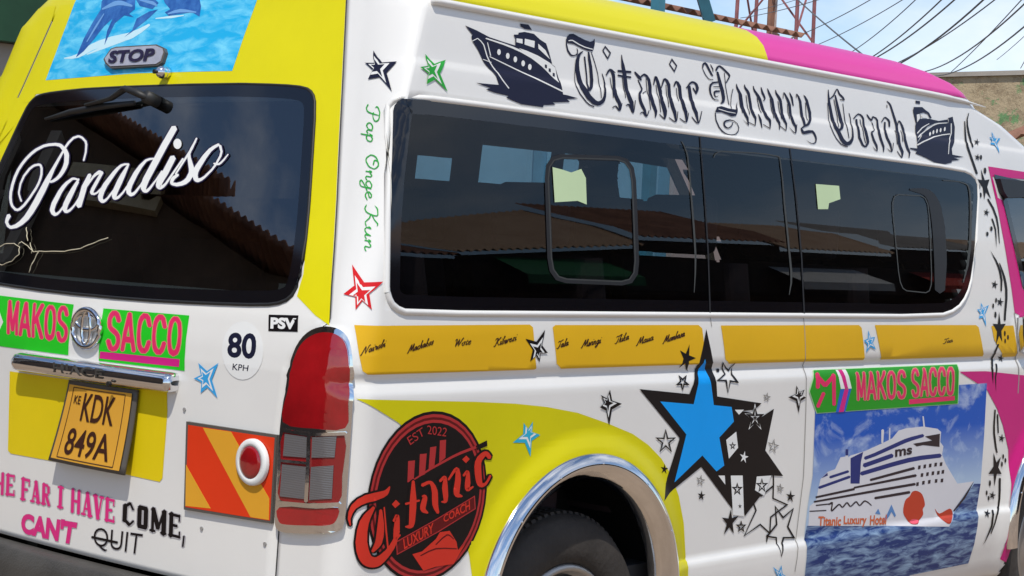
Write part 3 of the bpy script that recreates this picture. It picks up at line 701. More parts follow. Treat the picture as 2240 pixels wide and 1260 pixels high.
def TXT(kind, name, material, layer, s, corners, bold, halo, h):
    c = pairs(corners); vs, fs = text_mesh(s, bold)
    x0 = min(v[0] for v in vs); x1 = max(v[0] for v in vs); y0 = min(v[1] for v in vs); y1 = max(v[1] for v in vs)
    def put(vs, fs, material, off):
        bm = bmesh.new(); nv = []
        for x, y in vs:
            u, v = (x - x0) / (x1 - x0), (y - y0) / (y1 - y0)
            nv.append(bm.verts.new([(c[3][k] * (1 - u) + c[2][k] * u) * (1 - v) + (c[0][k] * (1 - u) + c[1][k] * u) * v for k in (0, 1)] + [0]))
        for f in fs:
            try: bm.faces.new([nv[i] for i in f])
            except ValueError: pass
        if kind in ('side', 'rear'): cut_grid(bm, .05, KNOTS if kind == 'side' else [])
        for v in bm.verts: v.co = spt(kind, v.co.x, v.co.y, off)
        for f in bm.faces:
            f.normal_update()
            if (f.normal.y if kind == 'side' else f.normal.x) > 0: f.normal_flip()
        me = bpy.data.meshes.new(name); bm.to_mesh(me); bm.free(); me.materials.append(MATS[material])
        o = bpy.data.objects.new(name, me); COL.objects.link(o); o.parent = PARENT[kind]
        return o
    if halo:
        hv, hf = text_mesh(s, bold + .012); put(hv, hf, halo, BASE[kind] + LAYER(layer) - .00012)
    return put(vs, fs, material, BASE[kind] + LAYER(layer))
DEC('side','yellow_wrap','vinyl_yellow_low',0,0,'mustard yellow swoosh sweeping over the rear wheel arch',[[365,5019,1210,4978,2276,4925,2994,4877,3589,4815,4213,4716,4871,4545,5395,4388,5755,4222,6074,4017,6332,3769,6536,3469,6704,3073,6807,2601,6808,2334,6947,1860,6722,1086,6745,1296,6622,1545,6543,1780,6482,2006,6460,2218,6432,2426,6470,2611,6397,2811,6305,3003,6194,3184,6067,3354,5923,3509,5766,3649,5595,3772,5414,3877,5223,3962,5025,4026,4822,4070,4616,4092,4409,4092,4205,4070,4005,4026,3811,3962,3625,3877,3450,3772,3287,3649,3138,3509,3007,3354,2893,3184,2798,3003,2723,2812,2668,2612,2568,2426,2556,2218,2579,2006,2654,1785,2751,1567,2928,1334,3092,1119,2396,2427,2374,2806,2335,3050,2161,3544,1924,3947,1533,4379,973,4732]])
DEC('side','pink_wrap','vinyl_pink',0,0,'magenta area sweeping down the front door',[[14348,5020,15398,4685,15834,4340,16113,4028,16400,3580,16502,2973,16465,2409,16416,2223,16373,1610,16587,1532,16729,2238,16693,2448,16899,3339,17231,3820,17882,4085,18645,4140,20080,3986,20658,4277,20578,4684,16798,4899,15309,5007]])
DEC('side','door_frame','vinyl_pink',0,0,'magenta frame round the driver window',[[15652,8581,15933,7856,16148,7121,16313,6453,16394,6024,16756,5926,17864,5893,18070,5977,17074,6305,16742,6450,16530,7034,16125,8010,15954,8043,15788,8412,17034,8435,18159,8431,18176,8568,17050,8568]])
DEC('pillar','yellow_strip','vinyl_amber',0,0,None,[[346,5843,3284,5850,3345,5816,3442,5302,3417,5291,559,5293,482,5329,428,5523]])
DEC('side','yellow_strip','vinyl_amber',0,0,None,[[3660,5814,3714,5843,6784,5834,6868,5789,6976,5317,6942,5291,3855,5292,3755,5353]])
DEC('side','yellow_strip','vinyl_amber',0,0,None,[[7320,5826,11048,5821,11127,5778,11250,5311,11252,5273,7568,5285,7449,5347]])
DEC('side','yellow_strip','vinyl_amber',0,0,None,[[11533,5820,14906,5809,15003,5770,15240,5267,11772,5271]])
DEC('side','yellow_strip','vinyl_amber',0,0,None,[[15477,5792,16312,5797,16531,5246,16010,5238,15584,5552]])
DEC('pillar','star_sticker','vinyl_navy',4,0,None,[[259,9051,424,8901,720,8913,538,8775,699,8547,409,8721,196,8699,263,8811,99,8903,274,8898]])
DEC('pillar','star_sticker','vinyl_white',5,0,None,[[284,8984,384,8885,572,8892,458,8802,557,8651,375,8766,235,8752,278,8825,169,8886,284,8883]])
DEC('pillar','star_sticker','vinyl_navy',6,0,None,[[286,8939,356,8874,477,8879,405,8820,469,8721,351,8797,261,8788,289,8836,217,8875,292,8873]])
DEC('side','star_sticker','vinyl_green',4,0,None,[[1552,9032,1680,8924,1902,8999,1764,8820,1886,8614,1678,8740,1531,8673,1565,8801,1433,8863,1566,8891]])
DEC('side','star_sticker','vinyl_white',5,0,None,[[1573,8972,1651,8899,1795,8948,1707,8831,1787,8695,1650,8777,1553,8733,1576,8818,1488,8859,1575,8877]])
DEC('side','star_sticker','vinyl_green',6,0,None,[[1572,8928,1631,8882,1720,8913,1668,8838,1720,8750,1632,8803,1568,8774,1583,8830,1526,8856,1583,8868]])
DEC('pillar','star_sticker','vinyl_red',4,0,None,[[264,6519,475,6324,812,6343,560,6199,591,6020,456,6116,362,6012,352,6155,173,6178,329,6282]])
DEC('pillar','star_sticker','vinyl_white',5,0,None,[[323,6398,459,6269,658,6283,513,6187,536,6069,446,6132,383,6064,377,6159,261,6174,364,6242]])
DEC('pillar','star_sticker','vinyl_red',6,0,None,[[362,6317,448,6233,572,6242,482,6179,498,6103,439,6144,397,6099,394,6161,319,6171,386,6215]])
DEC('side','star_sticker','vinyl_black',4,0,None,[[3508,5787,3452,5593,3567,5494,3429,5492,3417,5382,3346,5466,3234,5391,3275,5540,3135,5676,3344,5638]])
DEC('side','star_sticker','vinyl_white',5,0,None,[[3465,5692,3430,5565,3505,5499,3414,5498,3406,5425,3359,5481,3285,5431,3313,5529,3220,5619,3358,5595]])
DEC('side','star_sticker','vinyl_black',6,0,None,[[3437,5628,3414,5545,3463,5503,3404,5502,3399,5454,3368,5491,3320,5458,3338,5522,3277,5581,3368,5565]])
DEC('side','star_sticker','vinyl_sky',4,0,None,[[11319,5741,11399,5620,11532,5632,11461,5542,11572,5429,11395,5479,11270,5383,11298,5516,11186,5577,11313,5606]])
DEC('side','star_sticker','vinyl_white',5,0,None,[[11339,5681,11392,5601,11480,5609,11433,5549,11505,5475,11388,5508,11305,5444,11326,5533,11252,5573,11335,5592]])
DEC('side','star_sticker','vinyl_sky',6,0,None,[[11353,5641,11387,5588,11445,5593,11414,5555,11460,5506,11385,5528,11329,5486,11344,5544,11296,5570,11350,5582]])
DEC('side','star_sticker','vinyl_sky',4,0,None,[[15132,6194,15218,6100,15416,6156,15254,5995,15272,5777,15152,5936,15016,5919,15080,6011,14971,6076,15107,6080]])
DEC('side','star_sticker','vinyl_white',5,0,None,[[15144,6144,15201,6081,15331,6119,15225,6012,15233,5868,15158,5973,15069,5962,15109,6023,15037,6065,15128,6068]])
DEC('side','star_sticker','vinyl_sky',6,0,None,[[15152,6109,15189,6069,15274,6093,15205,6024,15210,5930,15163,5998,15104,5991,15130,6031,15083,6058,15142,6060]])
DEC('side','star_sticker','vinyl_sky',4,0,None,[[15893,9210,16013,9106,16214,9113,16077,9013,16097,8836,15973,8979,15812,8978,15889,9046,15795,9106,15908,9104]])
DEC('side','star_sticker','vinyl_white',5,0,None,[[15919,9169,15998,9100,16130,9105,16040,9039,16047,8922,15975,9017,15868,9016,15916,9061,15854,9100,15929,9099]])
DEC('side','star_sticker','vinyl_sky',6,0,None,[[15936,9141,15988,9096,16074,9099,16015,9056,16043,8982,15973,9042,15903,9041,15935,9071,15894,9097,15943,9096]])
DEC('side','star_sticker','vinyl_cyan',4,0,None,[[3165,4632,3257,4552,3337,4641,3339,4511,3495,4467,3340,4400,3337,4200,3212,4383,2984,4396,3169,4490]])
DEC('side','star_sticker','vinyl_white',5,0,None,[[3205,4590,3265,4537,3318,4596,3320,4510,3422,4482,3320,4437,3320,4305,3236,4426,3085,4434,3207,4497]])
DEC('side','star_sticker','vinyl_cyan',6,0,None,[[3232,4562,3271,4528,3306,4566,3307,4510,3373,4491,3307,4462,3307,4376,3252,4455,3153,4460,3233,4501]])
DEC('side','star_sticker','vinyl_black',4,0,None,[[4838,4998,4900,4852,5112,4802,4909,4733,4874,4521,4795,4725,4655,4770,4740,4828,4655,4932,4786,4885]])
DEC('side','star_sticker','vinyl_white',5,0,None,[[4822,4942,4863,4846,5002,4813,4869,4767,4846,4628,4794,4762,4701,4792,4758,4830,4701,4898,4788,4867]])
DEC('side','star_sticker','vinyl_black',6,0,None,[[4811,4904,4838,4842,4928,4820,4842,4791,4827,4700,4793,4787,4732,4806,4769,4831,4733,4876,4789,4856]])
DEC('side','star_sticker','vinyl_black',4,0,None,[[9300,4927,9403,4825,9535,4859,9476,4776,9591,4733,9447,4689,9421,4511,9325,4695,9102,4756,9295,4799]])
DEC('side','star_sticker','vinyl_white',5,0,None,[[9331,4882,9399,4815,9486,4837,9447,4783,9523,4754,9428,4725,9411,4608,9347,4729,9200,4769,9327,4798]])
DEC('side','star_sticker','vinyl_black',6,0,None,[[9352,4852,9396,4808,9453,4822,9428,4787,9477,4768,9415,4750,9404,4673,9363,4752,9266,4778,9350,4797]])
DEC('side','star_sticker','vinyl_sky',4,0,None,[[8952,2241,9124,2155,9171,2246,9233,2105,9389,2041,9267,2007,9337,1848,9202,1983,9125,1944,9109,2080]])
DEC('side','star_sticker','vinyl_white',5,0,None,[[9027,2188,9140,2132,9172,2192,9212,2099,9315,2057,9235,2034,9275,1931,9189,2019,9135,1994,9131,2082]])
DEC('side','star_sticker','vinyl_sky',6,0,None,[[9077,2153,9151,2116,9172,2155,9198,2094,9265,2067,9213,2053,9233,1987,9183,2042,9147,2026,9145,2084]])
DEC('side','star_sticker','vinyl_black',1,0,'large black star with a blue centre',[[6965,5776,7195,5212,7281,4828,8410,4691,8245,4604,7784,4595,7777,4201,7786,3674,7861,3186,7017,3846,6104,3442,6461,4280,5474,4985,6610,4882,6787,5196]])
DEC('side','star_sticker','vinyl_black',2,0,'black star behind the blue star',[[7723,4624,8133,4568,8381,4472,8745,4598,8597,3992,9123,3580,8827,3606,8554,3320,8191,3053,8034,3525,7753,3663,7394,3739,7642,3913,7696,4205]])
DEC('side','star_sticker','vinyl_blue',3,0,'bright blue star',[[6951,5362,7056,5153,7208,4708,7649,4666,7734,4453,7400,4239,7573,3832,7392,3758,7020,4007,6407,3669,6604,4323,5951,4803,6725,4738,6834,5145]])
DEC('side','star_sticker','vinyl_white',4,0,None,[[7573,4198,7809,4305,7885,4070,7675,3924]])
DEC('side','star_sticker','vinyl_white',4,0,None,[[7734,4623,7847,4547,7965,4615]])
DEC('side','star_sticker','vinyl_white',4,0,None,[[7444,3696,7631,3553,7603,3686]])
DEC('side','star_sticker','vinyl_white',4,0,None,[[7751,3676,8052,3657,8167,3055,7884,3098]])
DEC('side','star_sticker','vinyl_white',4,0,None,[[8419,3619,8803,3608,8650,3320,8399,3419]])
DEC('side','star_sticker','vinyl_white',4,0,None,[[8065,4012,8080,3942,8169,3926,8090,3904,8113,3834,8049,3891,7975,3864,8014,3921,7945,3974,8033,3952]])
DEC('side','star_sticker','vinyl_white',4,0,None,[[8233,4698,8310,4540,8524,4539,8356,4457,8451,4302,8271,4411,8118,4318,8173,4465,7986,4560,8197,4545]])
DEC('side','star_sticker','vinyl_black',5,0,None,[(1,[7735,4166,7763,4124,7829,4121,7779,4095,7799,4050,7747,4077,7700,4055,7709,4098,7652,4131,7718,4127],[7738,4148,7747,4112,7784,4113,7753,4100,7779,4069,7744,4096,7716,4072,7734,4101,7699,4117,7738,4112])])
DEC('side','star_sticker','vinyl_black',5,0,None,[(1,[7925,3567,7971,3498,8079,3491,7998,3448,8031,3374,7944,3420,7869,3386,7882,3457,7789,3511,7896,3503],[7929,3538,7944,3477,8006,3478,7954,3459,7998,3406,7940,3451,7894,3413,7923,3461,7865,3488,7929,3479])])
DEC('side','star_sticker','vinyl_black',5,0,None,[[8036,3252,8050,3222,8090,3220,8059,3206,8077,3177,8043,3198,8015,3182,8025,3209,7990,3228,8029,3224]])
DEC('side','star_sticker','vinyl_black',5,0,None,[(1,[8553,3590,8605,3510,8729,3503,8635,3456,8676,3371,8576,3425,8489,3384,8507,3465,8399,3526,8522,3516],[8557,3563,8579,3491,8658,3491,8593,3466,8644,3401,8571,3455,8513,3411,8546,3469,8473,3504,8554,3493])])
DEC('side','star_sticker','vinyl_black',5,0,None,[(1,[8239,4653,8316,4539,8499,4533,8361,4458,8418,4335,8271,4409,8143,4347,8168,4466,8011,4552,8191,4544],[8245,4608,8274,4506,8384,4510,8292,4472,8365,4383,8265,4458,8182,4391,8233,4475,8132,4520,8243,4507])])
DEC('side','star_sticker','vinyl_black',5,0,None,[[8254,4537,8274,4498,8327,4497,8285,4477,8309,4438,8264,4465,8225,4442,8239,4479,8192,4503,8245,4499]])
DEC('side','star_sticker','vinyl_black',1,0,None,[(1,[8242,3413,8572,3330,8901,3474,8917,3266,9334,3134,9098,3053,8896,2976,8906,2720,8614,2884,8201,2751,8456,3119],[8304,3377,8584,3307,8868,3431,8881,3256,9260,3135,9073,3071,8859,2990,8868,2767,8613,2910,8236,2775,8495,3115])])
DEC('side','star_sticker','vinyl_black',1,0,None,[(0,[8862,3618,8845,3612,8866,3454,8885,3445],[8862,3618,8881,3609,8903,3451,8885,3445])])
DEC('side','star_sticker','vinyl_black',1,0,None,[(0,[8831,2733,8799,2726,8808,2622,8819,2615],[8831,2733,8860,2716,8832,2618,8819,2615])])
DEC('side','star_sticker','vinyl_black',2,0,None,[(1,[8962,3153,9214,2966,9489,3076,9381,2798,9600,2598,9290,2626,9155,2363,9054,2649,8782,2697,9030,2865],[8994,3111,9211,2931,9450,3042,9334,2799,9519,2630,9248,2654,9148,2394,9085,2668,8859,2707,9076,2853])])
DEC('side','star_sticker','vinyl_black',3,0,None,[[7826,3189,7868,3054,8037,3072,7893,2977,7945,2821,7821,2926,7693,2830,7751,2981,7614,3081,7779,3056]])
DEC('side','star_sticker','vinyl_black',3,0,None,[[6570,5570,6570,5418,6733,5378,6570,5338,6624,5187,6490,5312,6398,5249,6444,5375,6351,5491,6490,5442]])
DEC('side','star_sticker','vinyl_black',3,0,None,[(1,[8105,3001,8150,2935,8255,2926,8176,2889,8210,2819,8124,2864,8048,2833,8063,2899,7973,2950,8077,2942],[8109,2972,8125,2917,8189,2917,8135,2899,8177,2850,8120,2892,8074,2859,8102,2902,8043,2929,8108,2918])])
DEC('side','star_sticker','vinyl_black',3,0,None,[(1,[6445,4934,6393,5013,6271,5016,6378,5066,6387,5146,6454,5099,6574,5141,6507,5063,6601,5007,6477,5011],[6441,4966,6423,5035,6342,5031,6418,5058,6400,5116,6443,5069,6526,5113,6463,5057,6527,5026,6448,5035])])
DEC('side','star_sticker','vinyl_black',3,0,None,[(1,[6120,4424,6191,4298,6374,4292,6233,4220,6300,4091,6149,4175,6017,4106,6054,4229,5898,4315,6078,4304],[6123,4395,6167,4278,6311,4280,6193,4229,6269,4121,6146,4204,6042,4133,6092,4234,5963,4297,6107,4281])])
DEC('side','star_sticker','vinyl_black',3,0,None,[(1,[7386,5317,7605,5198,7709,5303,7665,5125,7791,5002,7583,5027,7533,4860,7454,5038,7232,5047,7470,5138],[7430,5287,7592,5165,7712,5276,7623,5122,7714,5030,7561,5051,7531,4884,7490,5057,7315,5061,7503,5130])])
DEC('side','star_sticker','vinyl_grey',3,0,None,[(1,[8539,4848,8559,4794,8641,4781,8569,4758,8579,4703,8525,4742,8463,4722,8488,4772,8432,4819,8507,4804],[8536,4831,8538,4784,8584,4778,8543,4766,8567,4721,8529,4762,8486,4739,8515,4773,8473,4801,8524,4787])])
DEC('side','star_sticker','vinyl_grey',3,0,None,[(1,[8809,4156,8836,4070,8958,4048,8851,4017,8871,3930,8788,3996,8692,3965,8736,4040,8649,4111,8763,4086],[8807,4139,8814,4060,8900,4046,8824,4026,8858,3949,8793,4016,8716,3982,8763,4040,8690,4092,8780,4067])])
DEC('side','star_sticker','vinyl_grey',3,0,None,[(1,[9071,3474,9093,3418,9177,3401,9103,3381,9114,3324,9057,3367,8993,3349,9020,3399,8961,3448,9038,3431],[9069,3457,9071,3409,9118,3401,9076,3390,9101,3343,9062,3386,9017,3365,9048,3398,9003,3429,9056,3412])])
DEC('side','star_sticker','vinyl_grey',3,0,None,[(1,[7029,3736,7050,3674,7136,3656,7060,3634,7072,3571,7014,3618,6947,3597,6976,3652,6916,3706,6995,3687],[7027,3720,7030,3665,7084,3655,7036,3642,7060,3588,7018,3637,6968,3613,7001,3652,6953,3688,7011,3669])])
DEC('side','star_sticker','vinyl_black',3,0,None,[[9366,3350,9393,3276,9493,3265,9410,3237,9446,3164,9367,3221,9289,3187,9324,3250,9241,3302,9340,3284]])
DEC('side','star_sticker','vinyl_black',3,0,None,[[6154,3943,6173,3886,6244,3879,6184,3856,6209,3800,6154,3843,6092,3817,6123,3865,6064,3904,6135,3892]])
DEC('side','star_sticker','vinyl_black',3,0,None,[[7068,3514,7088,3455,7163,3446,7100,3424,7127,3365,7068,3410,7009,3383,7035,3433,6973,3475,7048,3461]])
DEC('side','dot_sticker','vinyl_black',3,0,None,[[7372,5190,7365,5178,7352,5168,7335,5163,7318,5163,7303,5169,7295,5179,7295,5191,7302,5204,7315,5213,7332,5218,7349,5218,7364,5212,7372,5202]])
DEC('side','lettering','vinyl_navy',1,0,None,[(0,[4188,9512,4176,9506,4166,9438,4183,9360,4237,9309,4265,9300,4312,9299,4370,9318,4406,9350,4411,9385,4397,9413,4388,9413],[4188,9512,4199,9508,4194,9442,4216,9372,4261,9327,4281,9319,4313,9317,4357,9329,4385,9353,4393,9381,4382,9408,4388,9413]),
 (0,[4515,9390,4505,9391,4454,9369,4412,9343,4382,9309,4350,9248,4338,9182,4338,9117,4361,9010,4394,8902,4520,8772,4641,8710,4731,8697,4790,8707,4861,8742,4895,8776,4925,8835,4942,8928,4954,9008,4931,9076,4899,9136,4890,9137],[4515,9390,4515,9383,4475,9355,4453,9331,4438,9302,4423,9250,4420,9192,4425,9131,4450,9035,4491,8941,4609,8822,4701,8768,4745,8757,4770,8759,4808,8773,4836,8792,4871,8837,4899,8923,4923,9002,4911,9070,4884,9131,4890,9137]),
 (0,[4364,9271,4356,9267,4336,9199,4315,9072,4309,8971,4304,8919,4373,8821,4496,8723,4567,8687,4658,8669,4671,8675],[4364,9271,4370,9267,4351,9200,4329,9073,4326,8974,4321,8924,4390,8829,4513,8734,4580,8701,4668,8684,4671,8675]),
 (0,[4625,9396,4609,9386,4605,9313,4624,9192,4633,9022,4618,8959,4593,8929,4559,8889,4568,8872],[4625,9396,4642,9392,4659,9323,4689,9205,4703,9029,4686,8960,4650,8920,4599,8876,4568,8872]),
 (0,[4537,9324,4521,9314,4552,9058,4541,8877,4563,8872],[4537,9324,4554,9320,4581,9063,4583,8885,4563,8872]),
 (0,[4682,9399,4676,9393,4740,9260,4792,9125,4814,8948,4813,8809,4822,8807],[4682,9399,4691,9398,4755,9265,4807,9129,4831,8950,4830,8812,4822,8807]),
 (0,[4211,9469,4215,9463,4334,9462,4494,9423,4624,9405,4632,9410],[4211,9469,4218,9474,4341,9472,4501,9434,4630,9416,4632,9410]),
 [4176,9464,4189,9528,4250,9581,4334,9596,4443,9567,4572,9540,4670,9531,4738,9549,4767,9584,4769,9521,4738,9454,4710,9409,4660,9409,4545,9417,4417,9444,4305,9468,4225,9470]])
DEC('side','lettering','vinyl_white',3,0,None,[(0,[4220,9491,4228,9487,4269,9496,4304,9498,4429,9461,4547,9439,4667,9431,4710,9430,4718,9435],[4220,9491,4225,9498,4268,9509,4312,9512,4441,9474,4556,9452,4672,9443,4714,9441,4718,9435])])
DEC('side','lettering','vinyl_navy',1,0,None,[(1,[4985,9516,5104,9432,5023,9332,4916,9442],[4986,9490,5075,9427,5023,9363,4944,9445])])
DEC('side','lettering','vinyl_navy',1,0,None,[(1,[6458,9505,6577,9415,6501,9312,6381,9415],[6459,9475,6547,9410,6498,9344,6411,9419])])
DEC('side','lettering','vinyl_navy',1,0,None,[(0,[5053,9216,5050,9210,5081,9170,5097,9138,5101,9121,5106,9026,5085,8891,5091,8860,5126,8811,5173,8762,5184,8706,5185,8675,5200,8668],[5053,9216,5064,9218,5121,9190,5160,9156,5168,9134,5171,9036,5164,8907,5169,8881,5196,8842,5244,8780,5232,8708,5219,8676,5200,8668]),
 (0,[4970,9116,4985,9118,5038,9170,5058,9186,5069,9192,5079,9192,5102,9188,5167,9168,5178,9171],[4970,9116,4965,9123,5008,9180,5030,9201,5060,9216,5094,9217,5122,9208,5179,9177,5178,9171]),
 (0,[5057,9101,5050,9096,5072,8971,5068,8832,5077,8831],[5057,9101,5065,9099,5088,8974,5084,8835,5077,8831]),
 (0,[5045,8691,5055,8691,5094,8713,5114,8718,5125,8712,5176,8669,5207,8667,5229,8684,5242,8708,5268,8775,5262,8780],[5045,8691,5044,8698,5081,8723,5126,8735,5147,8726,5197,8686,5196,8684,5203,8690,5217,8711,5252,8777,5262,8780])])
DEC('side','lettering','vinyl_navy',1,0,None,[(0,[5329,9432,5321,9428,5311,9363,5310,9275,5333,9175,5364,8912,5392,8843,5427,8794,5453,8742,5486,8667,5495,8664],[5329,9432,5337,9430,5347,9369,5382,9292,5413,9192,5444,8930,5471,8874,5512,8816,5514,8753,5503,8670,5495,8664]),
 (0,[5339,8749,5349,8747,5387,8761,5395,8762,5401,8760,5414,8746,5468,8667,5501,8663,5520,8687,5534,8725,5564,8840,5557,8843],[5339,8749,5340,8756,5378,8777,5403,8782,5429,8776,5447,8757,5491,8678,5488,8674,5498,8689,5513,8725,5547,8840,5557,8843]),
 (0,[5218,9205,5232,9190,5509,9202,5530,9218],[5218,9205,5238,9220,5516,9233,5530,9218]),
 (0,[5218,9146,5228,9134,5504,9135,5521,9147],[5218,9146,5235,9158,5512,9159,5521,9147]),
 (0,[5317,9158,5310,9154,5327,9016,5335,8856,5344,8855],[5317,9158,5326,9156,5343,9019,5351,8860,5344,8855])])
DEC('side','lettering','vinyl_navy',1,0,None,[(0,[5593,9231,5587,9218,5659,9155,5720,9124,5742,9126],[5593,9231,5615,9235,5711,9185,5750,9140,5742,9126]),
 (0,[5694,9145,5711,9145,5770,9186,5803,9201,5813,9199,5844,9184,5877,9144,5888,9057,5877,8910,5911,8815,5939,8775,5971,8727,5976,8693,5971,8644,5978,8640],[5694,9145,5691,9155,5745,9200,5802,9228,5834,9227,5885,9210,5938,9161,5964,9070,5954,8927,5984,8836,6008,8799,6036,8738,6022,8692,5988,8643,5978,8640]),
 (0,[5661,9128,5654,9121,5686,9082,5729,9011,5709,8986,5661,8953,5635,8929,5626,8877,5639,8826,5676,8769,5730,8717,5770,8646,5785,8644],[5661,9128,5674,9129,5708,9091,5761,9016,5741,8975,5701,8945,5688,8931,5688,8889,5703,8842,5734,8797,5782,8732,5797,8652,5785,8644]),
 (0,[5629,8655,5682,8681,5702,8688,5711,8683,5759,8640,5785,8637,5808,8650,5824,8671,5860,8729,5854,8734],[5629,8655,5667,8691,5713,8705,5734,8696,5778,8653,5781,8651,5789,8657,5804,8674,5843,8732,5854,8734]),
 (0,[5836,8992,5826,8993,5741,8953,5736,8945],[5836,8992,5835,8985,5747,8944,5736,8945]),
 (0,[5843,9167,5836,9163,5850,8947,5880,8743,5889,8741],[5843,9167,5852,9165,5868,8950,5896,8746,5889,8741])])
DEC('side','lettering','vinyl_navy',1,0,None,[(0,[6007,9088,6019,9093,6055,9169,6069,9192,6074,9197,6052,9194,6056,9185,6078,9126,6119,9011,6113,8878,6147,8791,6166,8742,6177,8697,6185,8639,6195,8635],[6007,9088,5998,9093,6021,9170,6032,9197,6049,9217,6092,9217,6108,9203,6144,9145,6195,9028,6191,8896,6237,8817,6260,8759,6245,8700,6207,8640,6195,8635]),
 (0,[6078,8698,6076,8691,6187,8633,6202,8637],[6078,8698,6089,8700,6205,8646,6202,8637]),
 (0,[6176,9062,6187,9065,6260,9174,6274,9184,6271,9182,6292,9167,6322,9119,6325,8893,6356,8814,6395,8749,6417,8696,6442,8626,6452,8624],[6176,9062,6170,9066,6224,9181,6247,9203,6286,9213,6343,9194,6394,9136,6404,8909,6432,8839,6472,8767,6473,8705,6461,8629,6452,8624]),
 (0,[6293,8672,6292,8665,6383,8627,6420,8617,6458,8622,6481,8645,6495,8678,6517,8770,6509,8774],[6293,8672,6304,8675,6397,8640,6429,8632,6445,8633,6458,8648,6473,8678,6500,8770,6509,8774]),
 (0,[6062,9101,6055,9096,6084,8902,6103,8730,6112,8728],[6062,9101,6071,9100,6101,8906,6120,8732,6112,8728]),
 (0,[6291,9124,6283,9119,6291,8811,6300,8809],[6291,9124,6300,9121,6308,8814,6300,8809])])
DEC('side','lettering','vinyl_navy',1,0,None,[(0,[6471,9110,6487,9114,6524,9162,6538,9175,6538,9174,6542,9164,6569,9119,6574,9046,6579,8963,6619,8831,6656,8772,6671,8720,6683,8646,6694,8642],[6471,9110,6463,9117,6491,9168,6506,9187,6534,9201,6590,9190,6643,9137,6650,9055,6657,8981,6695,8858,6735,8788,6729,8726,6706,8648,6694,8642]),
 (0,[6543,8681,6542,8674,6627,8640,6664,8631,6701,8635,6725,8657,6741,8688,6769,8774,6762,8778],[6543,8681,6554,8684,6641,8653,6672,8646,6688,8647,6702,8661,6719,8689,6752,8775,6762,8778]),
 (0,[6529,9102,6521,9097,6537,8921,6546,8919],[6529,9102,6538,9100,6554,8924,6546,8919])])
DEC('side','lettering','vinyl_navy',1,0,None,[(0,[6759,9117,6773,9117,6874,9189,6910,9203,6943,9205,6971,9197,6987,9179,6995,9142,6989,9113,6970,9065,6982,9055],[6759,9117,6756,9124,6845,9205,6904,9231,6960,9232,7005,9221,7041,9200,7068,9150,7047,9108,7005,9061,6982,9055]),
 (0,[6829,9164,6797,9142,6824,8931,6849,8851,6902,8780,6946,8693,6968,8646,6979,8644],[6829,9164,6868,9157,6910,8949,6922,8876,6980,8800,6989,8700,6987,8649,6979,8644]),
 (0,[6828,8728,6824,8721,6907,8658,6942,8641,6984,8641,7014,8667,7038,8707,7087,8823,7079,8828],[6828,8728,6840,8729,6925,8670,6956,8655,6972,8654,6991,8671,7014,8709,7068,8824,7079,8828]),
 (0,[6921,9141,6912,9130,6975,9069,6993,9070],[6921,9141,6940,9142,7002,9080,6993,9070])])
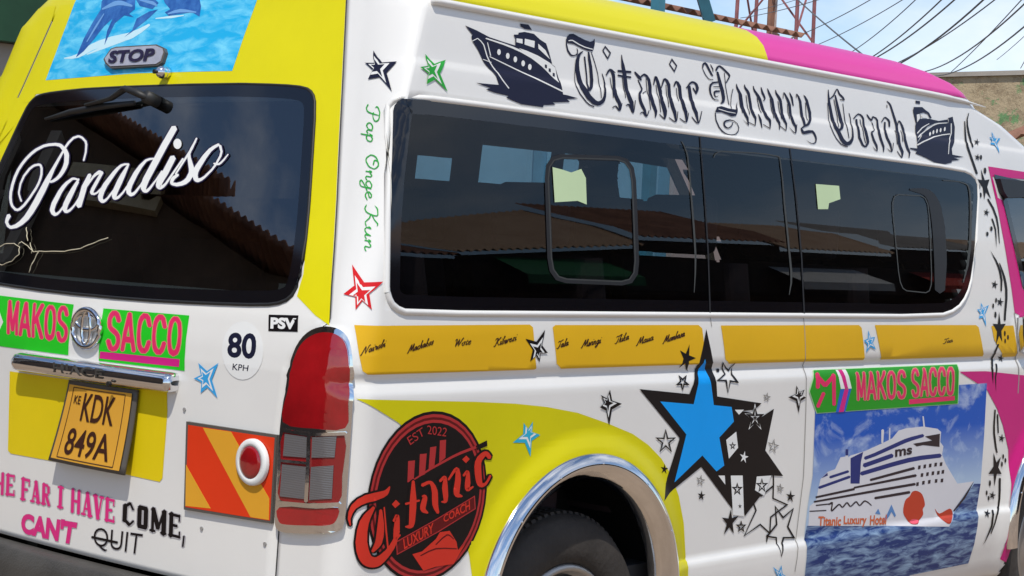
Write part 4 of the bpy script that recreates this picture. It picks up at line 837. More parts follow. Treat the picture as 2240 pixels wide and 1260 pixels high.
DEC('side','lettering','vinyl_navy',1,0,None,[(0,[7176,9430,7188,9435,7213,9487,7226,9499,7240,9504,7243,9504,7256,9498,7372,9365,7409,9353,7434,9361],[7176,9430,7167,9434,7174,9489,7196,9515,7235,9531,7259,9533,7298,9519,7411,9383,7422,9372,7434,9361]),
 (0,[7183,9428,7177,9422,7231,9352,7300,9304,7357,9290,7422,9300,7427,9306],[7183,9428,7193,9428,7248,9359,7313,9313,7360,9301,7420,9310,7427,9306]),
 (0,[7376,9515,7371,9509,7415,9457,7422,9418,7431,9416],[7376,9515,7387,9516,7439,9464,7441,9421,7431,9416]),
 (0,[7498,9433,7525,9440,7562,9485,7587,9500,7605,9503,7652,9486,7786,9418,7814,9401,7817,9395,7809,9378,7732,9292,7738,9284],[7498,9433,7485,9446,7525,9495,7576,9522,7618,9527,7683,9506,7820,9440,7856,9415,7858,9399,7838,9373,7753,9287,7738,9284]),
 (0,[7535,9430,7512,9414,7552,9270,7602,9151,7623,9070,7623,9042,7610,9013,7599,8997,7566,8975],[7535,9430,7565,9426,7626,9289,7684,9169,7701,9081,7696,9043,7669,9000,7612,8974,7566,8975]),
 (0,[7548,9281,7534,9290,7400,9268,7328,9221,7308,9170,7321,9101,7376,9037,7440,9011,7533,9015,7540,9021],[7548,9281,7536,9269,7417,9246,7375,9213,7360,9175,7362,9111,7399,9048,7449,9024,7534,9026,7540,9021]),
 (0,[7583,9155,7571,9164,7477,9156,7433,9140,7415,9117,7430,9076,7471,9055,7506,9065,7544,9091],[7583,9155,7570,9143,7484,9129,7467,9123,7456,9114,7457,9086,7478,9068,7497,9073,7544,9091]),
 (0,[7575,9216,7567,9222,7423,9207,7416,9201],[7575,9216,7566,9208,7422,9196,7416,9201]),
 (0,[7710,9431,7701,9425,7719,9218,7779,8973,7788,8972],[7710,9431,7719,9428,7738,9222,7797,8977,7788,8972]),
 (0,[7912,9220,7901,9217,7881,9180,7846,9096,7813,8925,7822,8922],[7912,9220,7919,9216,7898,9179,7864,9097,7832,8927,7822,8922]),
 (0,[7403,8833,7390,8826,7399,8722,7473,8623,7542,8576,7624,8544,7684,8534,7777,8533,7843,8542,7902,8561,7964,8610,7987,8662,7951,8720,7866,8756,7760,8765,7657,8747,7614,8728,7588,8702,7588,8675,7604,8652,7655,8630,7700,8626,7746,8638,7804,8669,7844,8728,7837,8732],[7403,8833,7415,8829,7427,8729,7497,8634,7564,8589,7639,8560,7694,8550,7778,8549,7838,8557,7888,8572,7944,8614,7966,8659,7936,8713,7856,8745,7759,8747,7674,8727,7644,8712,7632,8700,7631,8683,7639,8667,7674,8648,7701,8643,7734,8651,7785,8677,7826,8729,7837,8732]),
 [7395,8837,7460,8915,7575,8936,7749,8919,7931,8919,8007,9047,7971,8897,7916,8829,7805,8810,7698,8832,7556,8851,7448,8842]])
DEC('side','lettering','vinyl_white',3,0,None,[(0,[7485,8889,7486,8884,7699,8863,7899,8860,7906,8864],[7485,8889,7493,8894,7704,8874,7903,8869,7906,8864])])
DEC('side','lettering','vinyl_navy',1,0,None,[(0,[8008,9308,7989,9274,7991,9240,8064,9140,8101,8903,8140,8847,8181,8814,8220,8717,8230,8714],[8008,9308,8021,9278,8035,9254,8131,9159,8173,8920,8200,8874,8240,8830,8239,8719,8230,8714]),
 (0,[8083,8793,8222,8713,8235,8715],[8083,8793,8238,8723,8235,8715]),
 (0,[8212,9317,8193,9287,8196,9259,8244,9215,8272,9181,8306,9028,8309,8920,8351,8865,8391,8834,8397,8791,8389,8726,8398,8722],[8212,9317,8225,9292,8239,9274,8296,9240,8337,9199,8373,9041,8387,8938,8409,8892,8444,8844,8434,8792,8408,8726,8398,8722]),
 (0,[8237,8762,8238,8756,8394,8721,8405,8725],[8237,8762,8248,8766,8404,8731,8405,8725]),
 (0,[8051,9160,8043,9154,8078,8884,8088,8882],[8051,9160,8061,9158,8097,8887,8088,8882]),
 (0,[8236,9155,8227,9150,8262,8878,8272,8876],[8236,9155,8246,9154,8282,8882,8272,8876])])
DEC('side','lettering','vinyl_navy',1,0,None,[(0,[8435,9312,8426,9307,8426,9273,8438,9239,8523,9160,8561,9116,8657,8895,8673,8871,8721,8842,8756,8828,8766,8820,8777,8777,8777,8708,8786,8705],[8435,9312,8445,9310,8458,9280,8481,9255,8581,9185,8626,9137,8730,8917,8742,8897,8772,8876,8814,8854,8828,8835,8822,8780,8796,8709,8786,8705]),
 (0,[8633,9315,8625,9309,8639,9226,8688,9176,8708,9152,8697,9134,8661,9102],[8633,9315,8644,9313,8694,9242,8733,9192,8746,9156,8720,9125,8661,9102]),
 (0,[8500,8902,8492,8896,8520,8811,8567,8706,8577,8704],[8500,8902,8511,8902,8576,8824,8586,8710,8577,8704]),
 (0,[8613,8761,8613,8754,8782,8709,8793,8712],[8613,8761,8624,8764,8793,8719,8793,8712]),
 (0,[8516,9149,8508,9143,8575,8925,8585,8924],[8516,9149,8527,9148,8594,8930,8585,8924])])
DEC('side','lettering','vinyl_navy',1,0,None,[(0,[8805,9309,8797,9304,8809,9253,8885,9141,8931,8895,8977,8842,9020,8809,9030,8772,9029,8717,9038,8713],[8805,9309,8816,9308,8854,9267,8953,9159,9007,8914,9035,8868,9074,8821,9068,8775,9048,8718,9038,8713]),
 (0,[8904,8785,9043,8715],[8904,8785,9043,8715]),
 (0,[9017,9308,9009,9302,9011,9254,9071,9193,9100,9160,9108,9136,9126,9013,9118,8902,9163,8845,9209,8814,9214,8774,9205,8714,9213,8711],[9017,9308,9028,9306,9056,9267,9128,9219,9169,9178,9179,9150,9197,9025,9196,8919,9220,8872,9258,8824,9249,8775,9224,8715,9213,8711]),
 (0,[9058,8775,9056,8768,9208,8710,9220,8712],[9058,8775,9069,8778,9221,8719,9220,8712]),
 (0,[8860,9159,8852,9153,8898,8877,8908,8875],[8860,9159,8871,9157,8918,8881,8908,8875]),
 (0,[9073,9145,9064,9140,9103,8883,9114,8881],[9073,9145,9083,9144,9123,8887,9114,8881])])
DEC('side','lettering','vinyl_navy',1,0,None,[(0,[9214,9194,9225,9198,9237,9259,9245,9282,9244,9278,9264,9248,9315,9171,9351,9107,9362,8906,9391,8845,9425,8817,9461,8791,9467,8753,9460,8696,9469,8692],[9214,9194,9205,9197,9217,9258,9239,9292,9264,9290,9304,9263,9377,9192,9421,9123,9435,8923,9458,8867,9481,8844,9517,8801,9506,8755,9480,8696,9469,8692]),
 (0,[9399,9305,9392,9299,9428,9224,9469,9110,9487,9107],[9399,9305,9411,9305,9482,9237,9501,9115,9487,9107]),
 (0,[9295,8783,9394,8714,9433,8695,9473,8690,9500,8710,9513,8741,9532,8831,9523,8835],[9295,8783,9410,8723,9448,8706,9468,8702,9478,8712,9491,8741,9512,8831,9523,8835]),
 (0,[9326,9124,9317,9119,9324,8902,9334,8899],[9326,9124,9337,9122,9344,8905,9334,8899])])
DEC('side','lettering','vinyl_navy',1,0,None,[(0,[9575,9237,9586,9242,9596,9283,9601,9293,9596,9293,9624,9254,9652,9186,9674,8927,9716,8831,9748,8828],[9575,9237,9566,9241,9576,9283,9583,9297,9605,9304,9666,9268,9717,9200,9756,8942,9771,8844,9748,8828]),
 (0,[9778,9307,9808,9267,9839,9217,9903,9035,9896,8959,9836,8892,9805,8866,9710,8830,9631,8785,9631,8777],[9778,9307,9845,9284,9903,9234,9980,9050,9975,8961,9900,8881,9847,8841,9734,8809,9645,8775,9631,8777]),
 (0,[9634,8792,9619,8780,9645,8717,9673,8703,9714,8700,9786,8711,9842,8722,9929,8740,9941,8740,9973,8723,10011,8678,10021,8648,10013,8609,9986,8592,9945,8579,9878,8583,9759,8616],[9634,8792,9658,8791,9707,8746,9714,8745,9720,8747,9767,8757,9832,8770,9949,8777,9979,8770,10023,8742,10061,8689,10067,8653,10045,8602,10002,8578,9948,8565,9867,8573,9759,8616]),
 (0,[9833,9191,9823,9186,9820,8920,9830,8918],[9833,9191,9844,9189,9841,8923,9830,8918])])
DEC('side','lettering','vinyl_navy',1,0,None,[(0,[10508,9451,10497,9445,10480,9365,10475,9278,10523,9039,10543,8974,10574,8874,10663,8794,10752,8680,10827,8630,10896,8611,10939,8611,11018,8627,11080,8657,11138,8717,11156,8766,11155,8825,11144,8920,11134,9061,11098,9134,11085,9135],[10508,9451,10519,9448,10525,9370,10539,9289,10610,9055,10636,8996,10663,8903,10756,8826,10850,8718,10912,8682,10940,8674,10948,8673,10975,8677,11009,8690,11065,8726,11094,8765,11106,8820,11109,8915,11110,9056,11076,9129,11085,9135]),
 (0,[10467,9244,10457,9239,10462,8982,10465,8887,10547,8775,10628,8693,10751,8618,10860,8593,10951,8589,10965,8596],[10467,9244,10478,9241,10484,8986,10486,8892,10567,8782,10649,8702,10771,8630,10869,8608,10959,8604,10965,8596]),
 (0,[10525,9306,10541,9304,10575,9317,10655,9357,10754,9465,10768,9475,10767,9473,10774,9461,10805,9402,10906,9355,10941,9333,10946,9334,10935,9332,10841,9333,10829,9327],[10525,9306,10526,9315,10558,9330,10623,9367,10731,9472,10760,9488,10792,9486,10808,9471,10849,9421,10946,9378,10981,9337,10954,9318,10931,9316,10834,9320,10829,9327]),
 (0,[10699,9386,10681,9375,10713,9225,10798,8943,10778,8898,10764,8879,10723,8856,10691,8842,10685,8825],[10699,9386,10721,9383,10783,9240,10900,8957,10862,8895,10830,8862,10748,8828,10712,8820,10685,8825]),
 (0,[10653,9314,10643,9308,10722,9046,10708,8884,10718,8882],[10653,9314,10665,9312,10743,9050,10730,8887,10718,8882]),
 (0,[10914,9272,10903,9267,10946,8957,10998,8733,11010,8732],[10914,9272,10925,9270,10971,8961,11020,8738,11010,8732])])
DEC('side','lettering','vinyl_navy',1,0,None,[(0,[11208,9051,11226,9051,11314,9109,11372,9134,11415,9128,11461,9105,11486,9079,11477,8921,11527,8771,11541,8720,11536,8703,11507,8668,11478,8641,11488,8626],[11208,9051,11204,9059,11289,9119,11366,9155,11443,9150,11503,9125,11540,9091,11552,8934,11607,8788,11622,8726,11610,8697,11559,8653,11521,8629,11488,8626]),
 (0,[11513,8633,11508,8646,11482,8650,11444,8668,11360,8778,11329,9057,11295,9062],[11513,8633,11491,8624,11463,8625,11390,8645,11286,8761,11267,9046,11295,9062]),
 (0,[11412,9064,11403,9058,11460,8778,11494,8693,11507,8692],[11412,9064,11425,9063,11482,8783,11516,8698,11507,8692])])
DEC('side','lettering','vinyl_navy',1,0,None,[(0,[11626,9161,11617,9149,11683,9093,11745,9063,11790,9075,11825,9126,11827,9128,11886,9113,11923,9086,11910,8943,11909,8879,11948,8788,12028,8674,12039,8636,12040,8590,12050,8586],[11626,9161,11650,9162,11724,9111,11763,9091,11751,9089,11789,9135,11821,9149,11921,9134,11974,9100,11989,8955,11984,8893,12022,8805,12093,8685,12086,8639,12063,8591,12050,8586]),
 (0,[11770,9049,11762,9043,11794,9002,11802,8927,11773,8912,11711,8896,11687,8875,11685,8851,11733,8749,11812,8669,11833,8630,11843,8596,11846,8593,11805,8611,11709,8658],[11770,9049,11783,9049,11816,9008,11825,8928,11784,8898,11744,8883,11740,8876,11743,8860,11799,8767,11875,8683,11880,8636,11867,8595,11846,8582,11787,8602,11709,8658])])
DEC('side','lettering','vinyl_navy',1,0,None,[(0,[12071,9066,12087,9068,12180,9142,12197,9148,12211,9147,12278,9115,12298,9090,12296,9021,12322,9013],[12071,9066,12065,9073,12155,9153,12190,9167,12229,9169,12328,9137,12360,9101,12351,9025,12322,9013]),
 (0,[12188,9089,12159,9077,12145,9016,12116,8905,12148,8824,12249,8721,12277,8672,12304,8607,12316,8604],[12188,9089,12214,9081,12206,9020,12189,8919,12221,8843,12317,8737,12328,8680,12327,8610,12316,8604]),
 (0,[12140,8666,12239,8617,12281,8606,12322,8609,12348,8632,12366,8665,12397,8759,12387,8763],[12140,8666,12254,8628,12290,8618,12310,8619,12326,8634,12343,8665,12374,8759,12387,8763])])
DEC('side','lettering','vinyl_navy',1,0,None,[(0,[12280,9431,12277,9422,12329,9398,12364,9368,12520,9056,12526,8769,12548,8708,12582,8664,12619,8626,12625,8587,12617,8529,12627,8524],[12280,9431,12296,9434,12362,9416,12416,9384,12599,9071,12613,8785,12636,8727,12665,8692,12704,8638,12684,8587,12640,8528,12627,8524]),
 (0,[12633,8525,12639,8532,12505,8636,12490,8635],[12633,8525,12618,8524,12484,8628,12490,8635]),
 (0,[12577,9027,12590,9031,12627,9105,12643,9126,12644,9128,12647,9123,12666,9107,12707,9054,12734,8996,12722,8846,12766,8745,12798,8691,12835,8657,12870,8633,12855,8550,12865,8545],[12577,9027,12567,9032,12597,9106,12612,9131,12645,9148,12683,9141,12713,9124,12770,9072,12809,9010,12803,8861,12848,8763,12876,8710,12899,8682,12927,8641,12879,8549,12865,8545]),
 (0,[12731,8605,12874,8553],[12731,8605,12874,8553]),
 (0,[12280,9371,12266,9365,12263,9320,12274,9317],[12280,9371,12292,9367,12286,9322,12274,9317]),
 (0,[12489,8972,12477,8966,12494,8743,12507,8741],[12489,8972,12501,8970,12518,8747,12507,8741]),
 (0,[12682,8987,12671,8981,12678,8801,12691,8799],[12682,8987,12695,8985,12702,8805,12691,8799])])
DEC('side','boat_sticker','vinyl_navy',1,0,'dark blue boat heading towards the rear',[[2269,9455,2471,9419,2701,9362,2952,9334,3179,9312,3379,9277,3612,9244,3787,9186,3933,9123,3996,8973,4029,8839,4040,8781,4124,8779,4344,8758,4112,8727,4174,8697,3829,8660,3880,8635,3647,8610,3631,8580,3222,8582,2940,8638,2984,8665,2718,8683,2574,8707,2652,8733,2393,8771,2641,8779,2815,8786,2762,8898,2685,8957,2573,9048,2484,9178,2387,9279,2369,9328,2391,9358],
 [3289,9602,3450,9607,3508,9547,3370,9545,3299,9565]])
DEC('side','boat_sticker','vinyl_navy',2,0,None,[[3151,9428,3160,9448,3240,9457,3249,9482,3366,9506,3542,9502,3655,9443,3771,9407,3823,9296,3875,9156,3786,9176,3611,9235,3379,9267,3171,9302,3179,9417]])
DEC('side','boat_sticker','vinyl_white',3,0,None,[(0,[2623,9340,2627,9332,2945,9295,3116,9268,3278,9236,3479,9181,3569,9144,3681,9095],[2623,9340,2634,9347,2956,9316,3132,9293,3298,9262,3503,9204,3590,9160,3681,9095]),
 [3235,9288,3379,9272,3596,9233,3815,9169,3932,9113,3972,8921,3735,9064,3548,9165],
 [3200,9405,3315,9409,3311,9351,3196,9357],
 [3360,9419,3549,9411,3535,9323,3347,9345],
 [3613,9385,3750,9318,3833,9210,3616,9322],
 (0,[2684,9122,2685,9116,2986,9047,3586,8909,4021,8811,4036,8817],[2684,9122,2691,9126,2995,9060,3599,8925,4034,8828,4036,8817]),
 (0,[2655,9294,2649,9289,2693,9134,2704,9132],[2655,9294,2662,9293,2712,9139,2704,9132]),
 (0,[2474,9324,2473,9318,2533,9288,2576,9251,2629,9116,2675,9049,2867,8850,2982,8756,2994,8757],[2474,9324,2483,9326,2545,9297,2593,9258,2648,9123,2692,9058,2884,8860,2998,8765,2994,8757]),
 (0,[2376,9276,2383,9274,2481,9318,2482,9324],[2376,9276,2377,9282,2475,9326,2482,9324]),
 (0,[2557,9075,2559,9071,2710,9049,2716,9053],[2557,9075,2563,9079,2714,9057,2716,9053]),
 [2894,9200,2886,9177,2868,9161,2847,9159,2831,9171,2826,9192,2834,9215,2851,9231,2872,9233,2888,9221],
 [3055,9170,3047,9147,3029,9131,3008,9129,2992,9141,2986,9163,2994,9186,3012,9201,3033,9204,3050,9192],
 [3196,9142,3189,9119,3170,9103,3149,9101,3133,9113,3127,9135,3135,9158,3153,9174,3175,9176,3191,9164],
 [3343,9107,3335,9084,3317,9068,3295,9066,3279,9078,3273,9100,3281,9123,3299,9139,3321,9141,3338,9129],
 [3468,9075,3460,9052,3442,9036,3420,9033,3403,9046,3398,9068,3406,9091,3424,9107,3446,9109,3463,9097]])
DEC('side','boat_sticker','vinyl_navy',5,0,None,[[3725,9134,3767,9131,3764,9086,3723,9092],
 [3798,9093,3839,9090,3837,9045,3795,9050],
 [3874,9043,3916,9039,3912,8994,3871,9000]])
DEC('side','boat_sticker','vinyl_navy',1,0,'dark blue boat heading towards the front',[[13168,8815,13385,8968,13637,9103,13929,9184,14319,9238,14350,9300,14303,9319,14490,9358,14497,9312,14545,9185,14505,8970,14348,8805,14361,8701,14777,8687,14404,8651,14623,8629,14325,8593,14322,8563,14075,8518,13719,8525,13444,8582,13081,8638,13153,8677,12905,8700,12930,8718,13158,8723],
 [13231,9524,13382,9526,13376,9479,13225,9477]])
DEC('side','boat_sticker','vinyl_navy',2,0,None,[[13166,9032,13174,9112,13347,9230,13652,9254,13983,9246,14301,9296,14320,9250,13883,9204,13592,9122,13337,8965,13157,8825],
 [13159,9409,13439,9433,13539,9395,13663,9360,13748,9274,13677,9268,13613,9332,13474,9344,13356,9322,13371,9243,13274,9189,13200,9137,13162,9226,13117,9348]])
DEC('side','boat_sticker','vinyl_white',3,0,None,[(0,[13151,8776,13173,8772,13399,8848,13760,8946,14085,9008,14350,9044,14361,9054],[13151,8776,13155,8789,13382,8865,13766,8964,14081,9025,14348,9061,14361,9054]),
 (0,[13198,8904,13217,8904,13483,9025,13816,9159,13964,9194,14270,9229,14279,9235],[13198,8904,13197,8914,13463,9035,13803,9173,13961,9209,14270,9240,14279,9235]),
 (0,[13217,8973,13239,8974,13413,9078,13568,9139,13650,9168,13652,9175],[13217,8973,13213,8984,13391,9091,13555,9150,13639,9177,13652,9175]),
 (0,[14416,9240,14399,9233,14381,9067,14242,8869,14204,8702,14215,8698],[14416,9240,14433,9236,14417,9068,14273,8870,14228,8703,14215,8698]),
 [13237,9289,13331,9309,13348,9241,13237,9163],
 [13400,9303,13565,9317,13583,9260,13419,9253],
 [13686,9000,13667,8978,13643,8964,13624,8964,13618,8978,13625,9000,13640,9022,13660,9036,13679,9036,13689,9022],
 [13803,9038,13788,9016,13767,9002,13749,9002,13739,9016,13742,9038,13757,9060,13777,9074,13796,9074,13806,9060],
 [13929,9067,13914,9045,13893,9031,13875,9031,13865,9045,13868,9067,13883,9090,13903,9103,13922,9104,13932,9090],
 [14058,9092,14043,9070,14022,9056,14003,9056,13994,9070,13997,9092,14011,9115,14032,9129,14051,9129,14061,9115],
 [14205,9121,14190,9099,14169,9085,14150,9085,14140,9099,14143,9121,14158,9144,14179,9158,14199,9158,14208,9144]])
DEC('side','flourish_sticker','vinyl_black',3,0,'black trail of stars and arcs on the door pillar',[(0,[14909,9320,14891,9312,14879,9109,14881,8866,15171,8421,15215,8417],[14909,9320,14925,9316,14938,9117,14957,8880,15246,8437,15215,8417]),
 (0,[15079,9473,15064,9469,14980,9355,14968,9243,15002,9116,15053,9014,15082,8880,15116,8877],[15079,9473,15089,9468,15025,9356,15028,9251,15070,9129,15118,9028,15143,8893,15116,8877]),
 (0,[15560,8011,15543,7995,15716,7845,15830,7683,15878,7520,15909,7242,15922,7239],[15560,8011,15597,8012,15780,7862,15897,7693,15934,7525,15935,7244,15922,7239]),
 (0,[15678,7670,15659,7657,15700,7605,15769,7481,15782,7347,15795,7154],[15678,7670,15709,7668,15752,7617,15822,7487,15823,7349,15795,7154]),
 [15350,9052,15350,9000,15437,8998,15347,8973,15321,8920,15295,8957,15189,8926,15275,8976,15221,9009,15305,9002],
 [15293,8784,15293,8733,15379,8731,15295,8706,15303,8655,15251,8691,15170,8663,15222,8710,15164,8742,15247,8735],
 [15524,7839,15525,7785,15617,7780,15527,7756,15536,7702,15480,7742,15394,7713,15449,7762,15387,7798,15476,7788],
 [15435,8726,15418,8694,15386,8679,15357,8690,15348,8721,15364,8753,15396,8769,15426,8757],
 [15569,8501,15549,8460,15510,8441,15475,8455,15465,8495,15484,8536,15523,8555,15558,8541],
 [15312,8203,15295,8170,15264,8156,15235,8167,15225,8198,15242,8230,15273,8245,15302,8234],
 [15348,8063,15331,8031,15300,8016,15271,8028,15261,8059,15277,8091,15309,8106,15338,8094],
 [15691,7490,15673,7458,15638,7444,15605,7455,15595,7487,15612,7519,15648,7533,15680,7521],
 [15528,7393,15510,7364,15475,7351,15443,7362,15432,7390,15449,7419,15484,7432,15517,7421],
 [15368,8519,15491,8329,15666,8354,15563,8214,15688,8009,15510,8131,15430,7986,15402,8204,15206,8332,15388,8324]])
DEC('side','flourish_sticker','vinyl_black',3,0,'black trail of stars and arcs on the door pillar',[(0,[15555,7111,15730,6933,15804,6838,15858,6741,15898,6594,15881,6404,15906,6395],[15555,7111,15780,6945,15868,6850,15933,6752,15975,6597,15934,6403,15906,6395]),
 (0,[15886,6897,15876,6890,15952,6757,16003,6645,16038,6544,16059,6433,16046,6275,15943,5896,15980,5882],[15886,6897,15901,6895,16008,6767,16082,6656,16125,6553,16149,6436,16134,6274,16022,5893,15980,5882]),
 (0,[15750,5477,15713,5474,15601,5348,15585,5179,15502,5065,15545,4904,15612,4774],[15750,5477,15771,5461,15665,5335,15659,5172,15576,5065,15599,4904,15612,4774]),
 (0,[15735,5129,15696,5121,15651,4899,15747,4627],[15735,5129,15755,5118,15704,4898,15747,4627]),
 [15703,6592,15704,6532,15808,6524,15708,6499,15719,6439,15656,6485,15559,6456,15620,6509,15550,6551,15650,6537],
 [15882,6294,15884,6229,15993,6220,15887,6196,15899,6132,15832,6181,15730,6151,15794,6206,15720,6251,15826,6236],
 [15905,5296,15987,5233,16100,5222,16000,5202,15988,5145,15947,5190,15848,5165,15920,5213,15809,5257,15926,5241],
 [15729,6239,15715,6208,15689,6194,15666,6207,15659,6239,15672,6270,15698,6284,15722,6271],
 [15610,6141,15597,6110,15571,6097,15548,6110,15540,6141,15554,6172,15579,6186,15603,6173],
 [15690,5986,15670,5946,15636,5929,15608,5946,15602,5986,15620,6026,15653,6042,15682,6026],
 [16010,5660,16001,5625,15976,5611,15951,5625,15939,5660,15948,5695,15973,5709,15998,5694],
 [16133,5591,16124,5559,16099,5546,16073,5560,16062,5592,16071,5623,16096,5636,16121,5623],
 [16024,5526,16017,5494,15996,5481,15973,5495,15962,5527,15970,5559,15991,5572,16014,5558],
 [15792,6037,15819,5823,16013,5829,15841,5705,15883,5511,15760,5622,15647,5459,15676,5694,15521,5830,15708,5824]])
DEC('side','flourish_sticker','vinyl_black',3,0,'black trail of stars and arcs on the door pillar',[(0,[15763,4323,15735,4315,15739,4035,15763,3901,15873,3647,15945,3546,15972,3539],[15763,4323,15793,4311,15807,4031,15833,3899,15937,3649,15990,3548,15972,3539]),
 (0,[15868,4238,15841,4229,15931,3900,15956,3892],[15868,4238,15899,4227,15978,3899,15956,3892]),
 (0,[16155,3086,16116,3076,16149,2878,16163,2719,16153,2575,16020,2450,15972,2326,15869,2125,15884,2116],[16155,3086,16199,3070,16228,2872,16226,2712,16207,2567,16083,2439,16024,2314,15904,2116,15884,2116]),
 (0,[15928,2532,15882,2525,15854,2388,15841,2266,15761,2121,15644,1920],[15928,2532,15948,2520,15927,2381,15912,2251,15811,2106,15644,1920]),
 [16114,3877,16131,3815,16238,3800,16143,3782,16171,3720,16094,3771,16005,3748,16052,3797,15970,3844,16075,3824],
 [15943,2868,15962,2805,16069,2788,15974,2772,16002,2709,15926,2762,15837,2741,15883,2789,15801,2839,15906,2816],
 [15789,2555,15736,2503,15828,2487,15723,2473,15737,2413,15668,2465,15575,2445,15647,2489,15608,2532,15688,2512],
 [16250,3463,16245,3432,16223,3421,16195,3435,16179,3467,16184,3498,16207,3509,16234,3495],
 [16352,3389,16347,3358,16324,3346,16297,3361,16280,3393,16285,3423,16308,3435,16336,3420],
 [16228,3328,16224,3293,16201,3280,16173,3296,16156,3332,16161,3366,16183,3379,16211,3363],
 [15832,3013,15827,2975,15801,2961,15770,2979,15751,3019,15756,3057,15781,3071,15813,3053],
 [15735,2849,15731,2819,15708,2808,15682,2823,15666,2854,15671,2885,15693,2896,15720,2881],
 [15828,2748,15824,2717,15801,2706,15774,2721,15758,2753,15763,2783,15785,2794,15812,2780],
 [15833,3554,15974,3372,16127,3462,16059,3281,16213,3151,16026,3166,15976,2949,15911,3173,15704,3184,15878,3309]])
DEC('pillar','lettering','vinyl_green',1,0,None,[(0,[380,8351,416,8360,423,8359,440,8347,477,8300,475,8237,464,8214,448,8204,427,8201,411,8203,393,8218,374,8242,364,8275,380,8291,372,8300],[380,8351,407,8374,436,8372,461,8355,498,8301,497,8234,485,8207,462,8191,429,8185,397,8192,374,8212,357,8239,345,8279,356,8299,372,8300]),
 (0,[485,8261,481,8266,340,8293,278,8309,250,8324,230,8354,248,8380,259,8389,254,8397],[485,8261,479,8258,335,8279,268,8295,232,8315,210,8355,230,8388,240,8398,254,8397]),
 (0,[364,8085,373,8086,389,8110,391,8127,380,8145,343,8174,299,8182,262,8169,248,8140,296,8097,359,8078,365,8082,364,8091,300,8097,280,8094,259,8075,283,8052,293,8045,307,8045],[364,8085,359,8090,366,8114,366,8126,358,8139,332,8164,303,8169,282,8160,272,8140,304,8105,365,8092,391,8081,360,8076,302,8086,291,8083,283,8075,300,8061,309,8054,307,8045]),
 (0,[326,8044,328,8039,384,8017,391,8025,171,8049,163,8044],[326,8044,334,8047,397,8028,394,8009,169,8037,163,8044]),
 (0,[341,8026,375,7995,385,7983,377,7964,368,7959,352,7959,313,7970,294,7993,290,8003,292,8010,305,8024,302,8030],[341,8026,392,8003,409,7986,395,7955,376,7947,351,7946,299,7960,271,7990,266,8005,272,8017,292,8031,302,8030])])
DEC('pillar','lettering','vinyl_green',1,0,None,[(0,[574,7691,578,7696,538,7748,507,7774,468,7789,424,7798,385,7798,318,7767,303,7742,310,7715,361,7661,398,7643,482,7625,520,7632,553,7647,576,7666,578,7686,550,7722,499,7739,470,7736,458,7719,450,7681,461,7675],[574,7691,564,7692,518,7741,489,7763,458,7776,422,7785,391,7786,336,7759,325,7740,332,7718,379,7671,410,7654,480,7635,508,7642,534,7657,549,7672,552,7686,535,7715,498,7726,488,7725,482,7714,474,7679,461,7675]),
 (0,[396,7612,398,7606,439,7591,447,7600,334,7607,326,7601],[396,7612,404,7614,450,7603,454,7585,332,7595,326,7601]),
 (0,[387,7600,404,7582,441,7552,441,7549,427,7542,355,7550,331,7532,343,7509,370,7494,380,7495],[387,7600,416,7589,465,7557,465,7543,430,7530,360,7537,355,7529,360,7517,381,7501,380,7495]),
 (0,[456,7403,465,7404,481,7427,484,7444,435,7488,413,7494,371,7491,347,7468,347,7453,394,7413,461,7395,471,7407,292,7426,268,7438,259,7452,257,7476,263,7487,266,7489,278,7482,323,7444,366,7390,381,7370,396,7368],[456,7403,451,7407,459,7430,458,7442,424,7478,410,7482,384,7479,371,7464,370,7454,402,7421,468,7408,471,7392,286,7416,255,7431,239,7448,234,7481,245,7497,270,7503,293,7491,339,7450,387,7396,404,7376,396,7368]),
 (0,[410,7364,404,7360,431,7303,461,7287,491,7298,498,7327,463,7356,438,7366,412,7366,372,7351,357,7325,360,7309,404,7265,415,7265],[410,7364,418,7362,453,7309,466,7300,472,7304,476,7324,447,7346,431,7352,417,7353,385,7345,380,7324,384,7313,419,7271,415,7265])])
DEC('pillar','lettering','vinyl_green',1,0,None,[(0,[557,7210,600,7177,617,7160,632,7107,621,7093,572,7096,501,7109,446,7125,418,7138,396,7165,397,7179,414,7207,409,7212],[557,7210,619,7185,644,7165,657,7104,630,7082,568,7084,495,7097,436,7113,403,7128,373,7164,376,7183,399,7211,409,7212]),
 (0,[634,6966,667,6985,667,7001,588,7047,541,7094,516,7110,491,7099,473,7063,408,7016,408,6997,426,6967,441,6965],[634,6966,642,6988,641,6995,571,7040,523,7087,510,7097,512,7093,493,7055,423,7013,426,6999,448,6973,441,6965]),
 (0,[479,6964,479,6958,516,6940,526,6946,514,6949,449,6958,414,6939,410,6925,416,6908,451,6875,519,6857,533,6862,520,6866,447,6876,427,6871,420,6850,450,6817,463,6817],[479,6964,486,6966,529,6950,536,6932,508,6935,451,6946,432,6934,430,6925,436,6913,465,6886,525,6867,543,6854,516,6854,449,6861,441,6859,436,6852,467,6825,463,6817]),
 (0,[493,6815,494,6810,532,6792,541,6798,435,6809,427,6804],[493,6815,501,6817,546,6802,547,6784,432,6797,427,6804]),
 (0,[485,6801,482,6796,534,6744,534,6738,521,6731,454,6742,437,6733,431,6721,441,6696,465,6677,475,6678],[485,6801,493,6801,557,6749,556,6733,522,6719,458,6729,455,6726,453,6719,459,6703,477,6683,475,6678])])
